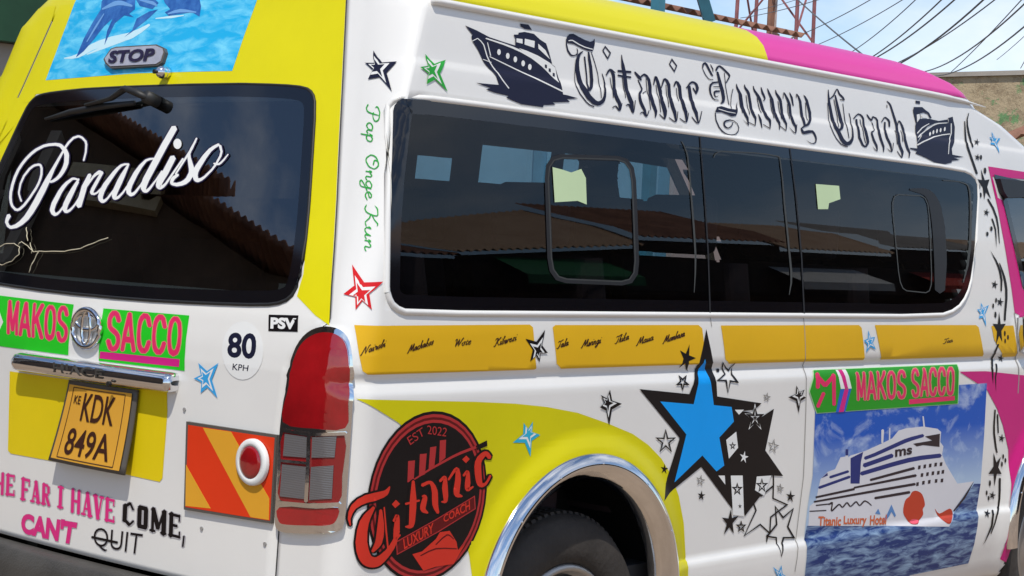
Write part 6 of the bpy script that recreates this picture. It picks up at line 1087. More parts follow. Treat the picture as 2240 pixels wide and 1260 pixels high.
DEC('side','round_logo','vinyl_redo',9,0,'red blackletter word on the round emblem',[(0,[385,3580,390,3586,382,3657,398,3718,419,3760,431,3776,487,3813,563,3838,676,3849,808,3877,862,3902,881,3922,897,3964,901,3993,896,4001],[385,3580,379,3583,358,3657,360,3733,374,3790,385,3816,440,3881,524,3925,637,3942,762,3953,803,3957,821,3961,858,3981,885,4001,896,4001]),
 (0,[668,3784,642,3787,553,3726,522,3696,481,3632,456,3530,447,3392,465,3284,494,3209,517,3172,549,3137,594,3109,644,3091,695,3081,743,3079,790,3083,833,3096,900,3137,976,3202,1035,3270,1067,3330,1107,3462,1090,3479],[668,3784,679,3765,630,3681,614,3648,596,3591,585,3504,592,3386,618,3305,646,3249,660,3230,668,3220,673,3215,684,3209,699,3203,718,3198,734,3196,753,3196,808,3215,890,3260,950,3313,990,3361,1064,3477,1090,3479]),
 (0,[772,3747,751,3737,738,3588,732,3514,727,3444,720,3388,713,3364,701,3339,666,3278,676,3258],[772,3747,795,3734,839,3578,848,3498,846,3422,827,3351,805,3322,776,3298,703,3255,676,3258]),
 (0,[824,3769,814,3763,871,3471,926,3242,941,3235],[824,3769,836,3763,898,3471,953,3242,941,3235]),
 (0,[990,3580,1017,3580,1049,3628,1057,3635,1021,3644,1018,3633,1013,3603,999,3497,1003,3416,1007,3392,1021,3369,1059,3363,1078,3374,1125,3410,1120,3424],[990,3580,975,3598,1005,3649,1020,3666,1072,3654,1083,3628,1090,3594,1101,3480,1072,3401,1063,3385,1055,3385,1038,3390,1052,3395,1100,3428,1120,3424]),
 (0,[1270,4047,1248,4037,1235,3828,1237,3730,1244,3572,1244,3548,1244,3535,1247,3530,1242,3525,1226,3521,1193,3516,1186,3509],[1270,4047,1294,4034,1345,3819,1352,3716,1345,3556,1338,3526,1324,3499,1293,3482,1257,3481,1229,3488,1195,3500,1186,3509]),
 (0,[1158,3775,1175,3763,1400,3788,1406,3801],[1158,3775,1164,3789,1390,3811,1406,3801]),
 (0,[1407,3971,1439,3957,1516,3979,1541,3983,1553,3981,1560,3974,1578,3940,1593,3893,1599,3866,1605,3798,1620,3728,1654,3673,1703,3622,1731,3615],[1407,3971,1411,3995,1493,4017,1530,4022,1570,4018,1604,4002,1654,3955,1689,3898,1700,3865,1710,3791,1716,3731,1728,3685,1746,3631,1731,3615]),
 (0,[1426,3847,1457,3826,1460,3822,1450,3824,1444,3828,1440,3815,1420,3759,1413,3728,1417,3695,1441,3666,1473,3648,1541,3632,1558,3636],[1426,3847,1455,3862,1477,3862,1508,3849,1525,3823,1526,3796,1514,3737,1509,3712,1507,3699,1507,3695,1513,3685,1555,3650,1558,3636]),
 (0,[1714,3997,1743,3992,1788,4029,1800,4036,1785,4039,1781,4034,1771,3983,1765,3919,1793,3818,1806,3775,1809,3772,1809,3768,1770,3761,1764,3755],[1714,3997,1706,4017,1756,4054,1780,4065,1820,4058,1837,4034,1853,3974,1865,3913,1881,3816,1876,3757,1854,3737,1824,3734,1772,3748,1764,3755]),
 (0,[1859,4005,1880,4004,1964,4087,1994,4111,2001,4114,1980,4118,1983,4071,1982,4005,1968,3902,1967,3866,1977,3830,2009,3799,2050,3785,2122,3785,2135,3792],[1859,4005,1851,4019,1924,4109,1953,4139,1991,4156,2041,4133,2070,4067,2084,3995,2077,3884,2074,3855,2073,3840,2070,3838,2074,3831,2127,3804,2135,3792]),
 (0,[2116,4036,2143,4034,2184,4071,2193,4077,2174,4082,2171,4074,2168,4049,2157,3960,2158,3919,2161,3899,2168,3877,2197,3851,2239,3848,2286,3871,2316,3890,2316,3901],[2116,4036,2107,4054,2150,4093,2171,4106,2213,4097,2228,4073,2237,4044,2255,3951,2253,3906,2249,3890,2246,3883,2231,3892,2219,3892,2261,3897,2302,3906,2316,3901]),
 (0,[2589,4219,2602,4247,2559,4291,2529,4310,2482,4319,2443,4311,2409,4297,2347,4256,2312,4201,2307,4139,2324,4046,2348,3973,2365,3938,2388,3909,2424,3887,2465,3878,2498,3882,2547,3903,2584,3944,2625,4005,2612,4021],[2589,4219,2543,4222,2502,4258,2495,4262,2503,4260,2496,4255,2477,4244,2439,4210,2426,4178,2429,4132,2444,4046,2457,3978,2465,3952,2470,3938,2469,3935,2469,3932,2478,3928,2511,3930,2546,3960,2588,4020,2612,4021]),
 [1007,3837,1079,3783,1005,3741,945,3789],
 [2150,4284,2215,4238,2154,4192,2082,4243]])
DEC('side','round_logo','vinyl_maroon',7,0,None,[[1064,3343,1697,3547,2345,3778,2372,3625,1758,3402,1089,3195]])
DEC('side','round_logo','vinyl_crimson',8,0,None,[(1,[1055,3347,1692,3552,2352,3788,2382,3621,1762,3396,1083,3186],[1073,3338,1701,3541,2338,3768,2363,3629,1753,3407,1096,3204])])
DEC('side','round_logo','vinyl_redo',8,0,None,[[1340,3171,1499,3188,1719,3315,1782,3391,1948,3393,2082,3248,2117,3145,2232,3201,2146,3091,2061,2983,1753,2981,1546,2954,1443,3063]])
DEC('side','round_logo','vinyl_maroon',9,0,None,[(0,[1475,3139,1486,3134,1617,3171,1734,3190,1884,3182,2091,3157,2098,3163],[1475,3139,1476,3147,1606,3186,1728,3207,1883,3197,2090,3170,2098,3163]),
 (0,[1722,3245,1733,3243,1837,3308,1909,3339,1933,3337,1960,3326,2026,3283,2034,3283],[1722,3245,1719,3253,1820,3321,1900,3356,1937,3352,1970,3337,2035,3289,2034,3283])])
TXT('side','lettering','vinyl_redo',9,'LUXURY',[1167,3362,1657,3517,1674,3393,1197,3241],0.02,None,0)
TXT('side','lettering','vinyl_redo',9,'COACH',[1815,3583,2264,3737,2282,3619,1838,3499],0.02,None,0)
TXT('side','lettering','vinyl_crimson',9,'EST',[1115,4551,1361,4663,1420,4573,1187,4459],0,None,0)
TXT('side','lettering','vinyl_crimson',9,'2022',[1442,4681,1794,4632,1774,4530,1461,4578],0,None,0)
DEC('side','ship_poster','poster_sky',1,0,'printed picture of a cruise ship at sea',[[9865,4779,15379,4797,15428,3898,15442,3029,15363,2531,15265,1640,13239,1647,12850,1518,9879,1785,9845,2567,9873,3069,9947,3533]])
DEC('side','ship_poster','poster_sea',2,0,None,[[9892,2766,14303,2378,14759,2743,15203,3045,15442,3029,15363,2531,15265,1640,13239,1647,12850,1518,9879,1785,9845,2567]])
DEC('side','ship_poster','ship_white',3,0,None,[[9928,2764,9922,3064,10090,3134,10137,3340,10171,3464,10364,3564,10570,3591,10704,3767,10850,3773,10834,3887,10915,3883,10933,3754,10997,3779,11427,3826,11972,3928,12249,3987,12434,4105,12665,4130,13231,4135,13731,4074,13865,4014,13860,3846,13983,3763,13957,3625,14109,3462,14256,3345,14588,3091,15177,3090,14507,2627,14399,2544,14308,2379]])
DEC('side','ship_poster','ship_white',4,0,None,[(0,[11944,3920,11975,3929,11970,4134,11926,4152],[11944,3920,11912,3933,11884,4139,11926,4152])])
DEC('side','ship_poster','ship_white',4,0,None,[(0,[12170,3940,12192,3947,12164,4155,12146,4162],[12170,3940,12146,3950,12129,4157,12146,4162])])
DEC('side','ship_poster','ship_white',4,0,None,[(0,[13288,4078,13314,4089,13226,4303,13202,4311],[13288,4078,13254,4088,13184,4303,13202,4311])])
DEC('side','ship_poster','ship_navy',4,0,None,[(0,[10127,3329,10167,3312,11035,3422,11045,3447],[10127,3329,10135,3353,11002,3464,11045,3447])])
DEC('side','ship_poster','ship_navy',4,0,None,[(0,[11329,3465,11391,3437,12338,3523,12856,3561,13275,3576,13910,3578,13947,3613],[11329,3465,11346,3501,12289,3595,12811,3637,13240,3651,13883,3649,13947,3613])])
DEC('side','ship_poster','ship_navy',4,0,None,[(0,[11390,3590,11460,3561,12319,3671,12334,3710],[11390,3590,11406,3629,12264,3739,12334,3710])])
DEC('side','ship_poster','ship_navy',4,0,None,[(0,[11412,3705,11465,3684,11761,3724,12695,3890,12918,3920,13273,3957,13291,3987],[11412,3705,11423,3736,11713,3779,12638,3954,12871,3982,13236,4011,13291,3987])])
DEC('side','ship_poster','ship_navy',4,0,None,[(0,[10418,3471,10456,3454,10979,3512,10989,3535],[10418,3471,10428,3494,10950,3552,10989,3535])])
DEC('side','ship_poster','ship_navy',4,0,None,[[11003,3737,11373,3816,11327,3661,11337,3314,11062,3333]])
DEC('side','ship_poster','ship_navy',4,0,None,[[10195,3476,10353,3550,10372,3507]])
DEC('side','ship_poster','ship_navy',4,0,None,[[10834,3887,10915,3883,10929,3784,10848,3789]])
DEC('side','ship_poster','ship_dark',5,0,None,[(0,[11640,3348,11677,3331,13051,3431,13065,3456],[11640,3348,11652,3369,13020,3476,13065,3456]),
 (0,[11163,3259,11189,3245,13128,3305,13147,3329],[11163,3259,11174,3275,13103,3351,13147,3329]),
 (0,[10063,3190,10090,3175,11195,3219,11209,3239],[10063,3190,10074,3206,11175,3257,11209,3239]),
 (0,[10023,3124,10047,3110,11978,3144,13120,3163,13138,3185],[10023,3124,10034,3138,11958,3185,13098,3206,13138,3185]),
 (0,[11825,3044,11862,3024,12961,3037,12981,3061],[11825,3044,11842,3065,12939,3083,12981,3061]),
 (0,[10088,3064,10104,3054,10574,3045,10583,3055],[10088,3064,10097,3074,10567,3065,10583,3055]),
 (0,[9923,2987,9935,2978,10403,2954,10412,2962],[9923,2987,9931,2995,10399,2971,10412,2962]),
 (0,[9913,2918,11143,2846],[9913,2918,11143,2846]),
 [13168,3488,13252,3488,13250,3428,13165,3427],
 [13348,3492,13434,3493,13432,3432,13346,3431],
 [13531,3496,13617,3497,13615,3436,13529,3435],
 [13715,3500,13802,3501,13800,3440,13713,3439],
 [13902,3496,13990,3497,13988,3436,13900,3435],
 [13281,3352,13366,3352,13363,3292,13278,3291],
 [13463,3355,13548,3356,13546,3295,13460,3295],
 [13646,3359,13733,3359,13730,3298,13644,3298],
 [13833,3355,13920,3355,13918,3294,13830,3293],
 [13988,3360,14076,3361,14074,3299,13986,3299],
 [13153,3209,13237,3209,13235,3149,13151,3149],
 [13348,3218,13433,3219,13431,3158,13346,3158],
 [13546,3220,13632,3221,13630,3160,13544,3159],
 [13778,3220,13865,3220,13863,3159,13776,3159],
 [13981,3214,14069,3215,14067,3153,13979,3153],
 [13318,3966,13822,3987,13842,3764,13279,3824,13070,3813,12942,3864,13575,3885],
 (0,[15180,3093,14978,2944,14830,2832,14521,2633,14530,2619],[15180,3093,15028,2927,14894,2808,14558,2616,14530,2619])])
DEC('side','ship_poster','ship_dark',6,0,None,[(0,[10455,3046,10480,3039,10541,3061,10556,3064,10551,3068,10530,2959,10557,2932,10603,2938,10738,3005,10769,3015,10781,3014,10797,3005,10842,2973,10880,2965,10913,2973,10990,3021,11003,3025,11010,3022,11052,2989,11081,2970,11121,2960,11160,2967,11257,3014,11276,3018,11285,3015,11355,2964,11396,2953,11434,2960,11497,2995,11527,3008,11550,3012,11627,2988,11749,2930,11765,2931],[10455,3046,10452,3059,10519,3081,10550,3085,10586,3071,10572,2955,10565,2953,10574,2958,10707,3025,10751,3038,10796,3033,10826,3016,10863,2987,10869,2985,10885,2990,10959,3040,10995,3048,11036,3037,11084,2999,11103,2984,11114,2980,11134,2985,11228,3034,11268,3042,11310,3031,11378,2977,11388,2974,11406,2978,11463,3013,11499,3030,11546,3035,11648,3002,11766,2940,11765,2931])])
DEC('side','ship_poster','ship_dark',6,0,None,[(0,[10765,2955,11794,2918],[10765,2955,11794,2918])])
DEC('side','ship_poster','poster_red',6,0,None,[[13039,3061,13082,3071,13133,3073,13189,3066,13253,3051,13322,3026,13383,2991,13435,2936,13480,2869,13504,2814,13493,2784,13461,2765,13439,2743,13448,2713,13467,2680,13470,2649,13442,2620,13399,2593,13363,2566,13320,2543,13280,2521,13242,2506,13178,2504,13103,2511,13041,2522,13013,2536,13003,2554,12969,2584,12907,2627,12840,2678,12796,2734,12786,2800,12799,2870,12824,2927,12863,2958,12916,2975,12961,2992,12989,3017,13010,3043]])
DEC('side','ship_poster','poster_red',6,0,None,[[13859,2717,13890,2695,13952,2648,14032,2619,14140,2632,14267,2662,14370,2677,14433,2662,14471,2631,14496,2597,14510,2561,14458,2530,14419,2499,14379,2469,14346,2440,14303,2426,14236,2438,14157,2466,14099,2495,14048,2525,14027,2555,13974,2593,13919,2641,13873,2692]])
DEC('side','ship_poster','poster_pink',7,0,None,[[13309,2543,13272,2528,13222,2517,13159,2514,13096,2519,13047,2531,13028,2546,13032,2564,13043,2583,13083,2595,13142,2599,13210,2593,13273,2579,13318,2560]])
DEC('side','ship_poster','ship_blue',6,0,None,[[12282,2761,12389,2901,12565,2708,12526,2681,12408,2780,12347,2711,12177,2607,12117,2627]])
DEC('side','ship_poster','ship_blue',6,0,None,[[11892,2792,11979,2866,12067,2763]])
TXT('side','lettering','poster_orange',7,'Titanic',[10191,2888,10870,2832,10866,2683,10200,2740],0.03,None,0)
TXT('side','lettering','poster_orange',7,'Luxury',[10936,2834,11641,2784,11642,2601,10949,2661],0.03,None,0)
TXT('side','lettering','poster_orange',7,'Hotel',[11740,2775,12269,2747,12267,2584,11752,2614],0.03,None,0)
TXT('side','lettering','ship_dark',7,'ms',[12364,3798,12921,3806,12923,3693,12383,3675],0.03,None,0)
DEC('side','green_sign','vinyl_lightgreen',3,0,None,[(1,[9787,5143,14329,5146,14387,4467,9915,4480,9656,4830],[9806,5123,14263,5124,14334,4491,9939,4501,9695,4830])])
DEC('side','green_sign','vinyl_signgreen',8,0,'green sign over the ship picture',[[9797,5133,14296,5135,14360,4479,9927,4491,9676,4830]])
DEC('side','green_sign','vinyl_white',9,0,None,[[10411,5127,10702,5128,10872,4837,10552,4839]])
DEC('side','green_sign','vinyl_blue2',9,0,None,[[10539,4832,10859,4833,10737,4479,10459,4479]])
DEC('side','green_sign','vinyl_magenta',10,0,None,[[10476,5126,10595,5126,10764,4840,10671,4838],
 [10659,4832,10779,4831,10684,4479,10538,4479]])
DEC('side','green_sign','vinyl_rose',10,0,None,[(0,[9872,5106,9805,5085,9827,4879,9889,4857],[9872,5106,9919,5086,9942,4879,9889,4857]),
 (0,[9823,5068,9798,5033,10040,4886,10118,4889],[9823,5068,9893,5071,10130,4930,10118,4889]),
 (0,[10057,4891,10136,4883,10358,5026,10353,5063],[10057,4891,10034,4933,10283,5069,10353,5063]),
 (0,[10316,5083,10253,5062,10337,4600,10393,4579],[10316,5083,10370,5061,10442,4597,10393,4579]),
 (0,[9914,4570,9974,4575,10112,4778,10075,4808],[9914,4570,9877,4600,10014,4803,10075,4808])])
DEC('side','lettering','vinyl_tan',10,0,None,[(0,[11097,4626,11144,4646,11057,5075,11009,5093],[11097,4626,11039,4646,10952,5074,11009,5093]),
 (0,[11004,5094,10947,5070,11124,4693,11190,4676],[11004,5094,11061,5079,11235,4701,11190,4676]),
 (0,[11179,4676,11237,4692,11268,5071,11223,5095],[11179,4676,11122,4702,11156,5079,11223,5095]),
 (0,[11217,5093,11159,5074,11241,4645,11298,4625],[11217,5093,11265,5075,11347,4644,11298,4625]),
 (0,[11378,4623,11437,4639,11476,5070,11431,5095],[11378,4623,11320,4649,11362,5079,11431,5095]),
 (0,[11420,5095,11361,5071,11556,4638,11624,4621],[11420,5095,11477,5079,11670,4646,11624,4621]),
 (0,[11334,4774,11403,4730,11551,4729,11598,4773],[11334,4774,11382,4817,11529,4816,11598,4773]),
 (0,[11709,4622,11759,4640,11688,5074,11639,5094],[11709,4622,11650,4642,11580,5075,11639,5094]),
 (0,[11652,4803,11728,4810,11900,5062,11868,5096],[11652,4803,11603,4838,11786,5088,11868,5096]),
 (0,[11698,4916,11658,4885,11865,4631,11941,4618],[11698,4916,11774,4903,11982,4649,11941,4618]),
 (0,[12095,5078,12015,5090,11963,5068,11902,5021,11898,4945,11911,4859,11933,4774,11964,4697,12013,4642,12125,4607,12221,4639,12249,4694,12252,4770,12242,4856,12221,4942,12188,5020,12146,5067,12104,5089,12019,5078],[12095,5078,12092,5035,12057,5025,12026,5001,12015,4937,12021,4857,12045,4777,12083,4712,12123,4689,12103,4696,12090,4690,12123,4714,12136,4778,12130,4858,12105,4939,12071,5002,12032,5025,12003,5035,12019,5078]),
 (0,[12498,4948,12546,4977,12522,5018,12500,5067,12436,5099,12325,5093,12255,5054,12220,5005,12223,4948,12248,4891,12303,4852,12356,4829,12403,4810,12438,4792,12458,4759,12463,4722,12441,4693,12417,4680,12424,4680,12435,4674,12402,4708,12371,4749,12293,4765],[12498,4948,12422,4964,12395,5001,12369,5032,12370,5030,12395,5031,12370,5020,12345,4990,12348,4948,12367,4911,12393,4900,12440,4884,12500,4856,12557,4814,12584,4760,12587,4708,12570,4659,12526,4618,12429,4604,12326,4634,12276,4689,12247,4736,12293,4765])])
DEC('side','lettering','vinyl_rose',11,0,None,[(0,[11094,4635,11121,4646,11034,5075,11006,5085],[11094,4635,11062,4646,10975,5074,11006,5085]),
 (0,[11003,5086,10971,5072,11147,4695,11186,4685],[11003,5086,11038,5077,11212,4699,11186,4685]),
 (0,[11179,4685,11214,4694,11245,5072,11217,5087],[11179,4685,11145,4700,11179,5077,11217,5087]),
 (0,[11214,5085,11182,5075,11264,4645,11296,4633],[11214,5085,11241,5075,11323,4644,11296,4633]),
 (0,[11378,4631,11413,4641,11452,5072,11425,5087],[11378,4631,11344,4647,11386,5077,11425,5087]),
 (0,[11418,5087,11385,5072,11580,4640,11620,4629],[11418,5087,11453,5077,11647,4644,11620,4629]),
 (0,[11351,4774,11400,4743,11548,4742,11582,4773],[11351,4774,11385,4805,11532,4804,11582,4773]),
 (0,[11707,4630,11735,4641,11664,5075,11636,5085],[11707,4630,11674,4642,11603,5075,11636,5085]),
 (0,[11657,4811,11704,4816,11878,5067,11857,5088],[11657,4811,11626,4833,11807,5083,11857,5088]),
 (0,[11705,4907,11680,4888,11887,4634,11934,4626],[11705,4907,11752,4899,11960,4645,11934,4626]),
 (0,[12081,5072,12028,5080,11980,5060,11926,5017,11923,4943,11935,4859,11957,4774,11987,4700,12031,4649,12122,4620,12200,4647,12224,4698,12227,4772,12217,4857,12197,4941,12165,5016,12125,5059,12087,5080,12031,5072],[12081,5072,12079,5044,12040,5032,12002,5005,11991,4939,11996,4858,12021,4776,12060,4709,12105,4681,12106,4683,12111,4682,12147,4710,12160,4777,12155,4858,12130,4939,12093,5006,12053,5033,12020,5045,12031,5072]),
 (0,[12493,4957,12522,4975,12498,5015,12477,5061,12421,5088,12335,5083,12275,5048,12245,5002,12248,4948,12270,4895,12319,4861,12420,4818,12460,4796,12483,4760,12488,4719,12464,4687,12435,4670,12425,4667,12416,4667,12347,4747,12299,4757],[12493,4957,12445,4967,12419,5004,12392,5038,12380,5041,12383,5041,12347,5026,12320,4993,12323,4948,12344,4907,12377,4891,12483,4847,12535,4810,12559,4760,12562,4711,12547,4665,12508,4628,12429,4616,12345,4641,12271,4738,12299,4757])])
DEC('side','lettering','vinyl_tan',10,0,None,[(0,[12926,4965,12972,4992,12953,5033,12937,5081,12887,5114,12773,5107,12706,5067,12673,5019,12679,4962,12703,4906,12752,4868,12800,4844,12844,4825,12879,4805,12901,4770,12908,4730,12888,4699,12867,4685,12884,4686,12900,4680,12866,4716,12834,4759,12759,4774],[12926,4965,12853,4981,12826,5018,12808,5051,12810,5048,12846,5050,12821,5038,12792,5007,12798,4963,12819,4923,12846,4910,12889,4894,12944,4865,12995,4825,13021,4771,13027,4719,13018,4670,12982,4629,12887,4613,12788,4644,12742,4699,12714,4746,12759,4774]),
 (0,[13068,4622,13129,4637,13180,5089,13144,5113],[13068,4622,13010,4647,13069,5097,13144,5113]),
 (0,[13134,5113,13064,5091,13233,4638,13300,4620],[13134,5113,13185,5096,13350,4643,13300,4620]),
 (0,[13020,4778,13095,4733,13235,4732,13287,4777],[13020,4778,13071,4823,13211,4823,13287,4777]),
 (0,[13528,4939,13578,4964,13539,5071,13502,5111,13384,5114,13301,5075,13257,5022,13271,4870,13314,4717,13353,4662,13423,4620,13542,4622,13590,4661,13614,4769,13554,4798],[13528,4939,13455,4956,13405,5048,13397,5050,13439,5049,13420,5042,13382,5007,13380,4868,13434,4727,13475,4692,13490,4686,13444,4686,13457,4690,13487,4784,13554,4798]),
 (0,[13829,4939,13881,4964,13844,5072,13808,5112,13689,5115,13603,5077,13557,5023,13567,4870,13608,4716,13647,4661,13718,4618,13839,4619,13887,4659,13914,4768,13854,4797],[13829,4939,13756,4957,13708,5050,13700,5052,13743,5050,13723,5043,13684,5008,13679,4867,13730,4726,13772,4690,13786,4684,13740,4684,13752,4689,13785,4783,13854,4797]),
 (0,[14078,5101,13996,5110,13935,5087,13873,5040,13861,4960,13871,4870,13915,4700,13955,4643,14076,4603,14176,4638,14199,4695,14195,4866,14179,4957,14157,5037,14126,5086,14098,5109,14003,5102],[14078,5101,14075,5059,14038,5047,13995,5021,13981,4952,13984,4866,14041,4710,14084,4684,14051,4695,14031,4687,14068,4714,14081,4870,14059,4956,14026,5024,13999,5049,13972,5060,14003,5102])])
DEC('side','lettering','vinyl_rose',11,0,None,[(0,[12920,4974,12948,4990,12927,5031,12913,5076,12870,5103,12782,5097,12727,5062,12698,5016,12705,4962,12727,4909,12770,4876,12863,4832,12902,4809,12926,4770,12934,4727,12913,4693,12887,4675,12885,4674,12879,4673,12809,4756,12765,4765],[12920,4974,12877,4983,12850,5021,12832,5057,12821,5060,12832,5060,12799,5044,12766,5010,12772,4962,12795,4919,12828,4902,12925,4858,12972,4821,12995,4771,13001,4721,12993,4676,12962,4638,12887,4625,12808,4651,12738,4749,12765,4765]),
 (0,[13069,4631,13103,4639,13155,5091,13135,5104],[13069,4631,13036,4645,13093,5096,13135,5104]),
 (0,[13130,5104,13090,5092,13258,4639,13296,4629],[13130,5104,13158,5095,13324,4642,13296,4629]),
 (0,[13038,4778,13092,4746,13231,4745,13268,4778],[13038,4778,13075,4811,13214,4810,13268,4778]),
 (0,[13523,4948,13552,4963,13513,5067,13480,5100,13390,5103,13323,5069,13283,5019,13297,4869,13339,4719,13375,4668,13434,4631,13525,4633,13564,4667,13588,4772,13553,4789],[13523,4948,13481,4958,13431,5053,13413,5061,13428,5060,13398,5048,13356,5010,13354,4868,13409,4725,13453,4687,13479,4675,13461,4675,13482,4685,13513,4781,13553,4789]),
 (0,[13825,4948,13855,4963,13818,5068,13786,5102,13695,5105,13625,5071,13583,5020,13594,4869,13633,4718,13669,4666,13729,4629,13821,4631,13861,4665,13887,4771,13852,4788],[13825,4948,13782,4958,13734,5054,13717,5062,13732,5061,13701,5049,13657,5011,13652,4868,13705,4724,13749,4685,13775,4673,13757,4673,13778,4683,13812,4780,13852,4788]),
 (0,[14060,5095,14008,5101,13955,5079,13898,5036,13888,4958,13898,4869,13916,4780,13941,4702,13976,4650,14072,4616,14152,4646,14171,4699,14168,4867,14152,4956,14130,5034,14101,5079,14072,5100,14012,5095],[14060,5095,14058,5068,14018,5055,13968,5025,13954,4954,13957,4867,13978,4780,14015,4708,14063,4677,14054,4682,14054,4679,14095,4710,14108,4869,14086,4956,14053,5027,14024,5056,13993,5069,14012,5095])])
DEC('side','green_sign','vinyl_rose',10,0,None,[[12681,4605,14226,4615,14239,4537,12693,4523]])
DEC('rear','yellow_wrap','vinyl_yellow',0,0,'bright yellow upper tailgate',[[-3090,9718,-3355,8786,-3655,7783,-3985,6709,-4247,5819,-3998,5917,-3638,6117,-3642,6373,-3477,7014,-3057,8395,-3019,8497,-2881,8578,-2586,8617,-1413,8659,71,8688,1527,8682,2918,8636,3535,8583,3000,8300,3275,7500,3700,7600,3300,8900,3000,9950,1500,9950,-1500,9950,-3000,9950]])
DEC('rear','dolphin_poster','poster_water',2,0,'printed picture of dolphins over blue water',[[2596,10007,2679,9471,2774,8834,518,8871,-1407,8854,-1451,9331,-1509,9780,-1000,10175,1250,10175]])
DEC('rear','dolphin_poster','dolphin_blue',4,0,None,[[2137,9142,2078,9409,1966,9652,1857,9826,1896,9942,1824,10051,1419,10071,1076,9916,1022,9781,1131,9721,990,9665,1233,9704,1406,9602,1470,9427,1508,9291,1542,9497,1497,9673,1654,9569,1825,9376,1983,9226],
 [1082,9389,946,9481,915,9644,672,9730,489,9749,631,9641,782,9550,935,9459],
 [506,9972,-262,9971,-429,9750,-458,9605,-278,9673,-6,9660,205,9647,314,9701,213,9739,372,9834],
 [1152,9988,794,9989,513,9841,615,9760,924,9820]])
DEC('rear','dolphin_poster','dolphin_light',5,0,None,[(0,[1828,9822,1804,9813,1597,9847,1516,9856,1449,9860,1384,9857,1308,9848,1110,9817,1093,9826],[1828,9822,1831,9835,1657,9899,1578,9920,1494,9929,1403,9921,1311,9902,1108,9843,1093,9826]),
 (0,[979,9913,964,9899,658,9827,596,9811,534,9793,519,9795],[979,9913,967,9921,652,9872,574,9841,522,9805,519,9795]),
 (0,[244,9675,228,9667,86,9679,-31,9682,-171,9675,-362,9660,-370,9667],[244,9675,243,9685,118,9717,-6,9731,-161,9713,-358,9677,-370,9667]),
 (0,[1975,9356,1961,9356,1827,9571,1733,9749,1742,9757],[1975,9356,1985,9364,1875,9587,1756,9757,1742,9757])])
DEC('rear','dolphin_poster','foam_white',3,0,None,[(0,[2449,9141,2435,9135,2240,9126,2074,9135,1930,9175,1795,9224,1725,9242,1567,9268,1308,9301,950,9351,866,9372,718,9437,566,9528,573,9546],[2449,9141,2446,9148,2273,9166,2143,9191,2033,9239,1908,9300,1834,9327,1671,9367,1412,9412,1041,9446,962,9457,799,9496,605,9555,573,9546]),
 (0,[1886,9175,1871,9170,1374,9266,1150,9312,1050,9333,1049,9345],[1886,9175,1887,9183,1432,9318,1182,9347,1070,9355,1049,9345]),
 (0,[491,9623,480,9617,136,9611,-118,9631,-121,9638],[491,9623,488,9630,158,9646,-110,9644,-121,9638])])
DEC('rglass','lettering','vinyl_violet',1,0,None,[(0,[1127,7649,1079,7661,1087,7777,1131,7891,1182,7944,1221,7968,1363,8021,1413,8030,1506,8028,1618,7990,1674,7937,1726,7864,1684,7827],[1127,7649,1178,7674,1190,7787,1232,7885,1264,7917,1286,7930,1377,7964,1401,7969,1447,7967,1521,7941,1565,7899,1616,7827,1684,7827]),
 (0,[2334,7068,2315,7097,2401,7161,2450,7215,2472,7321,2443,7427,2361,7520,2298,7555,2261,7565,2196,7573,2185,7573,2183,7572,2155,7545,2119,7475,2112,7417,2131,7323,2165,7254,2311,7055,2381,7005,2410,6996,2420,6996,2435,6999,2485,7017,2539,7050,2613,7132,2648,7207,2666,7304,2665,7412,2639,7505,2588,7589,2520,7664,2437,7730,2341,7785,2242,7822,2189,7835,2079,7850,1926,7855,1842,7845,1810,7837,1780,7824,1718,7788,1670,7747,1653,7726,1637,7701,1615,7646,1613,7591,1631,7529,1661,7476,1701,7439,1750,7411,1783,7400,1819,7401,1862,7406,1898,7385],[2334,7068,2402,7076,2493,7144,2557,7214,2588,7337,2560,7458,2470,7564,2387,7610,2336,7625,2227,7637,2166,7630,2109,7609,2045,7554,2000,7466,1992,7400,2012,7295,2048,7222,2193,7014,2280,6951,2357,6931,2407,6931,2460,6940,2560,6975,2646,7027,2744,7129,2789,7215,2809,7321,2807,7436,2778,7538,2722,7630,2648,7711,2557,7783,2450,7844,2332,7887,2267,7902,2139,7919,1960,7928,1837,7919,1774,7906,1714,7886,1603,7835,1517,7772,1487,7737,1465,7701,1442,7628,1446,7556,1478,7486,1525,7427,1588,7382,1659,7352,1740,7337,1820,7345,1860,7353,1898,7385]),
 (0,[1663,7862,1722,7859,1871,7566,1996,7318,2075,7111,2135,6978,2188,6893,2262,6824,2343,6778,2417,6758,2429,6757,2457,6764,2491,6784,2498,6790,2494,6814,2470,6865,2554,6912],[1663,7862,1620,7832,1731,7531,1783,7271,1853,7058,1921,6922,1994,6827,2102,6751,2227,6701,2370,6682,2425,6685,2529,6713,2608,6756,2638,6782,2657,6840,2654,6899,2554,6912])])
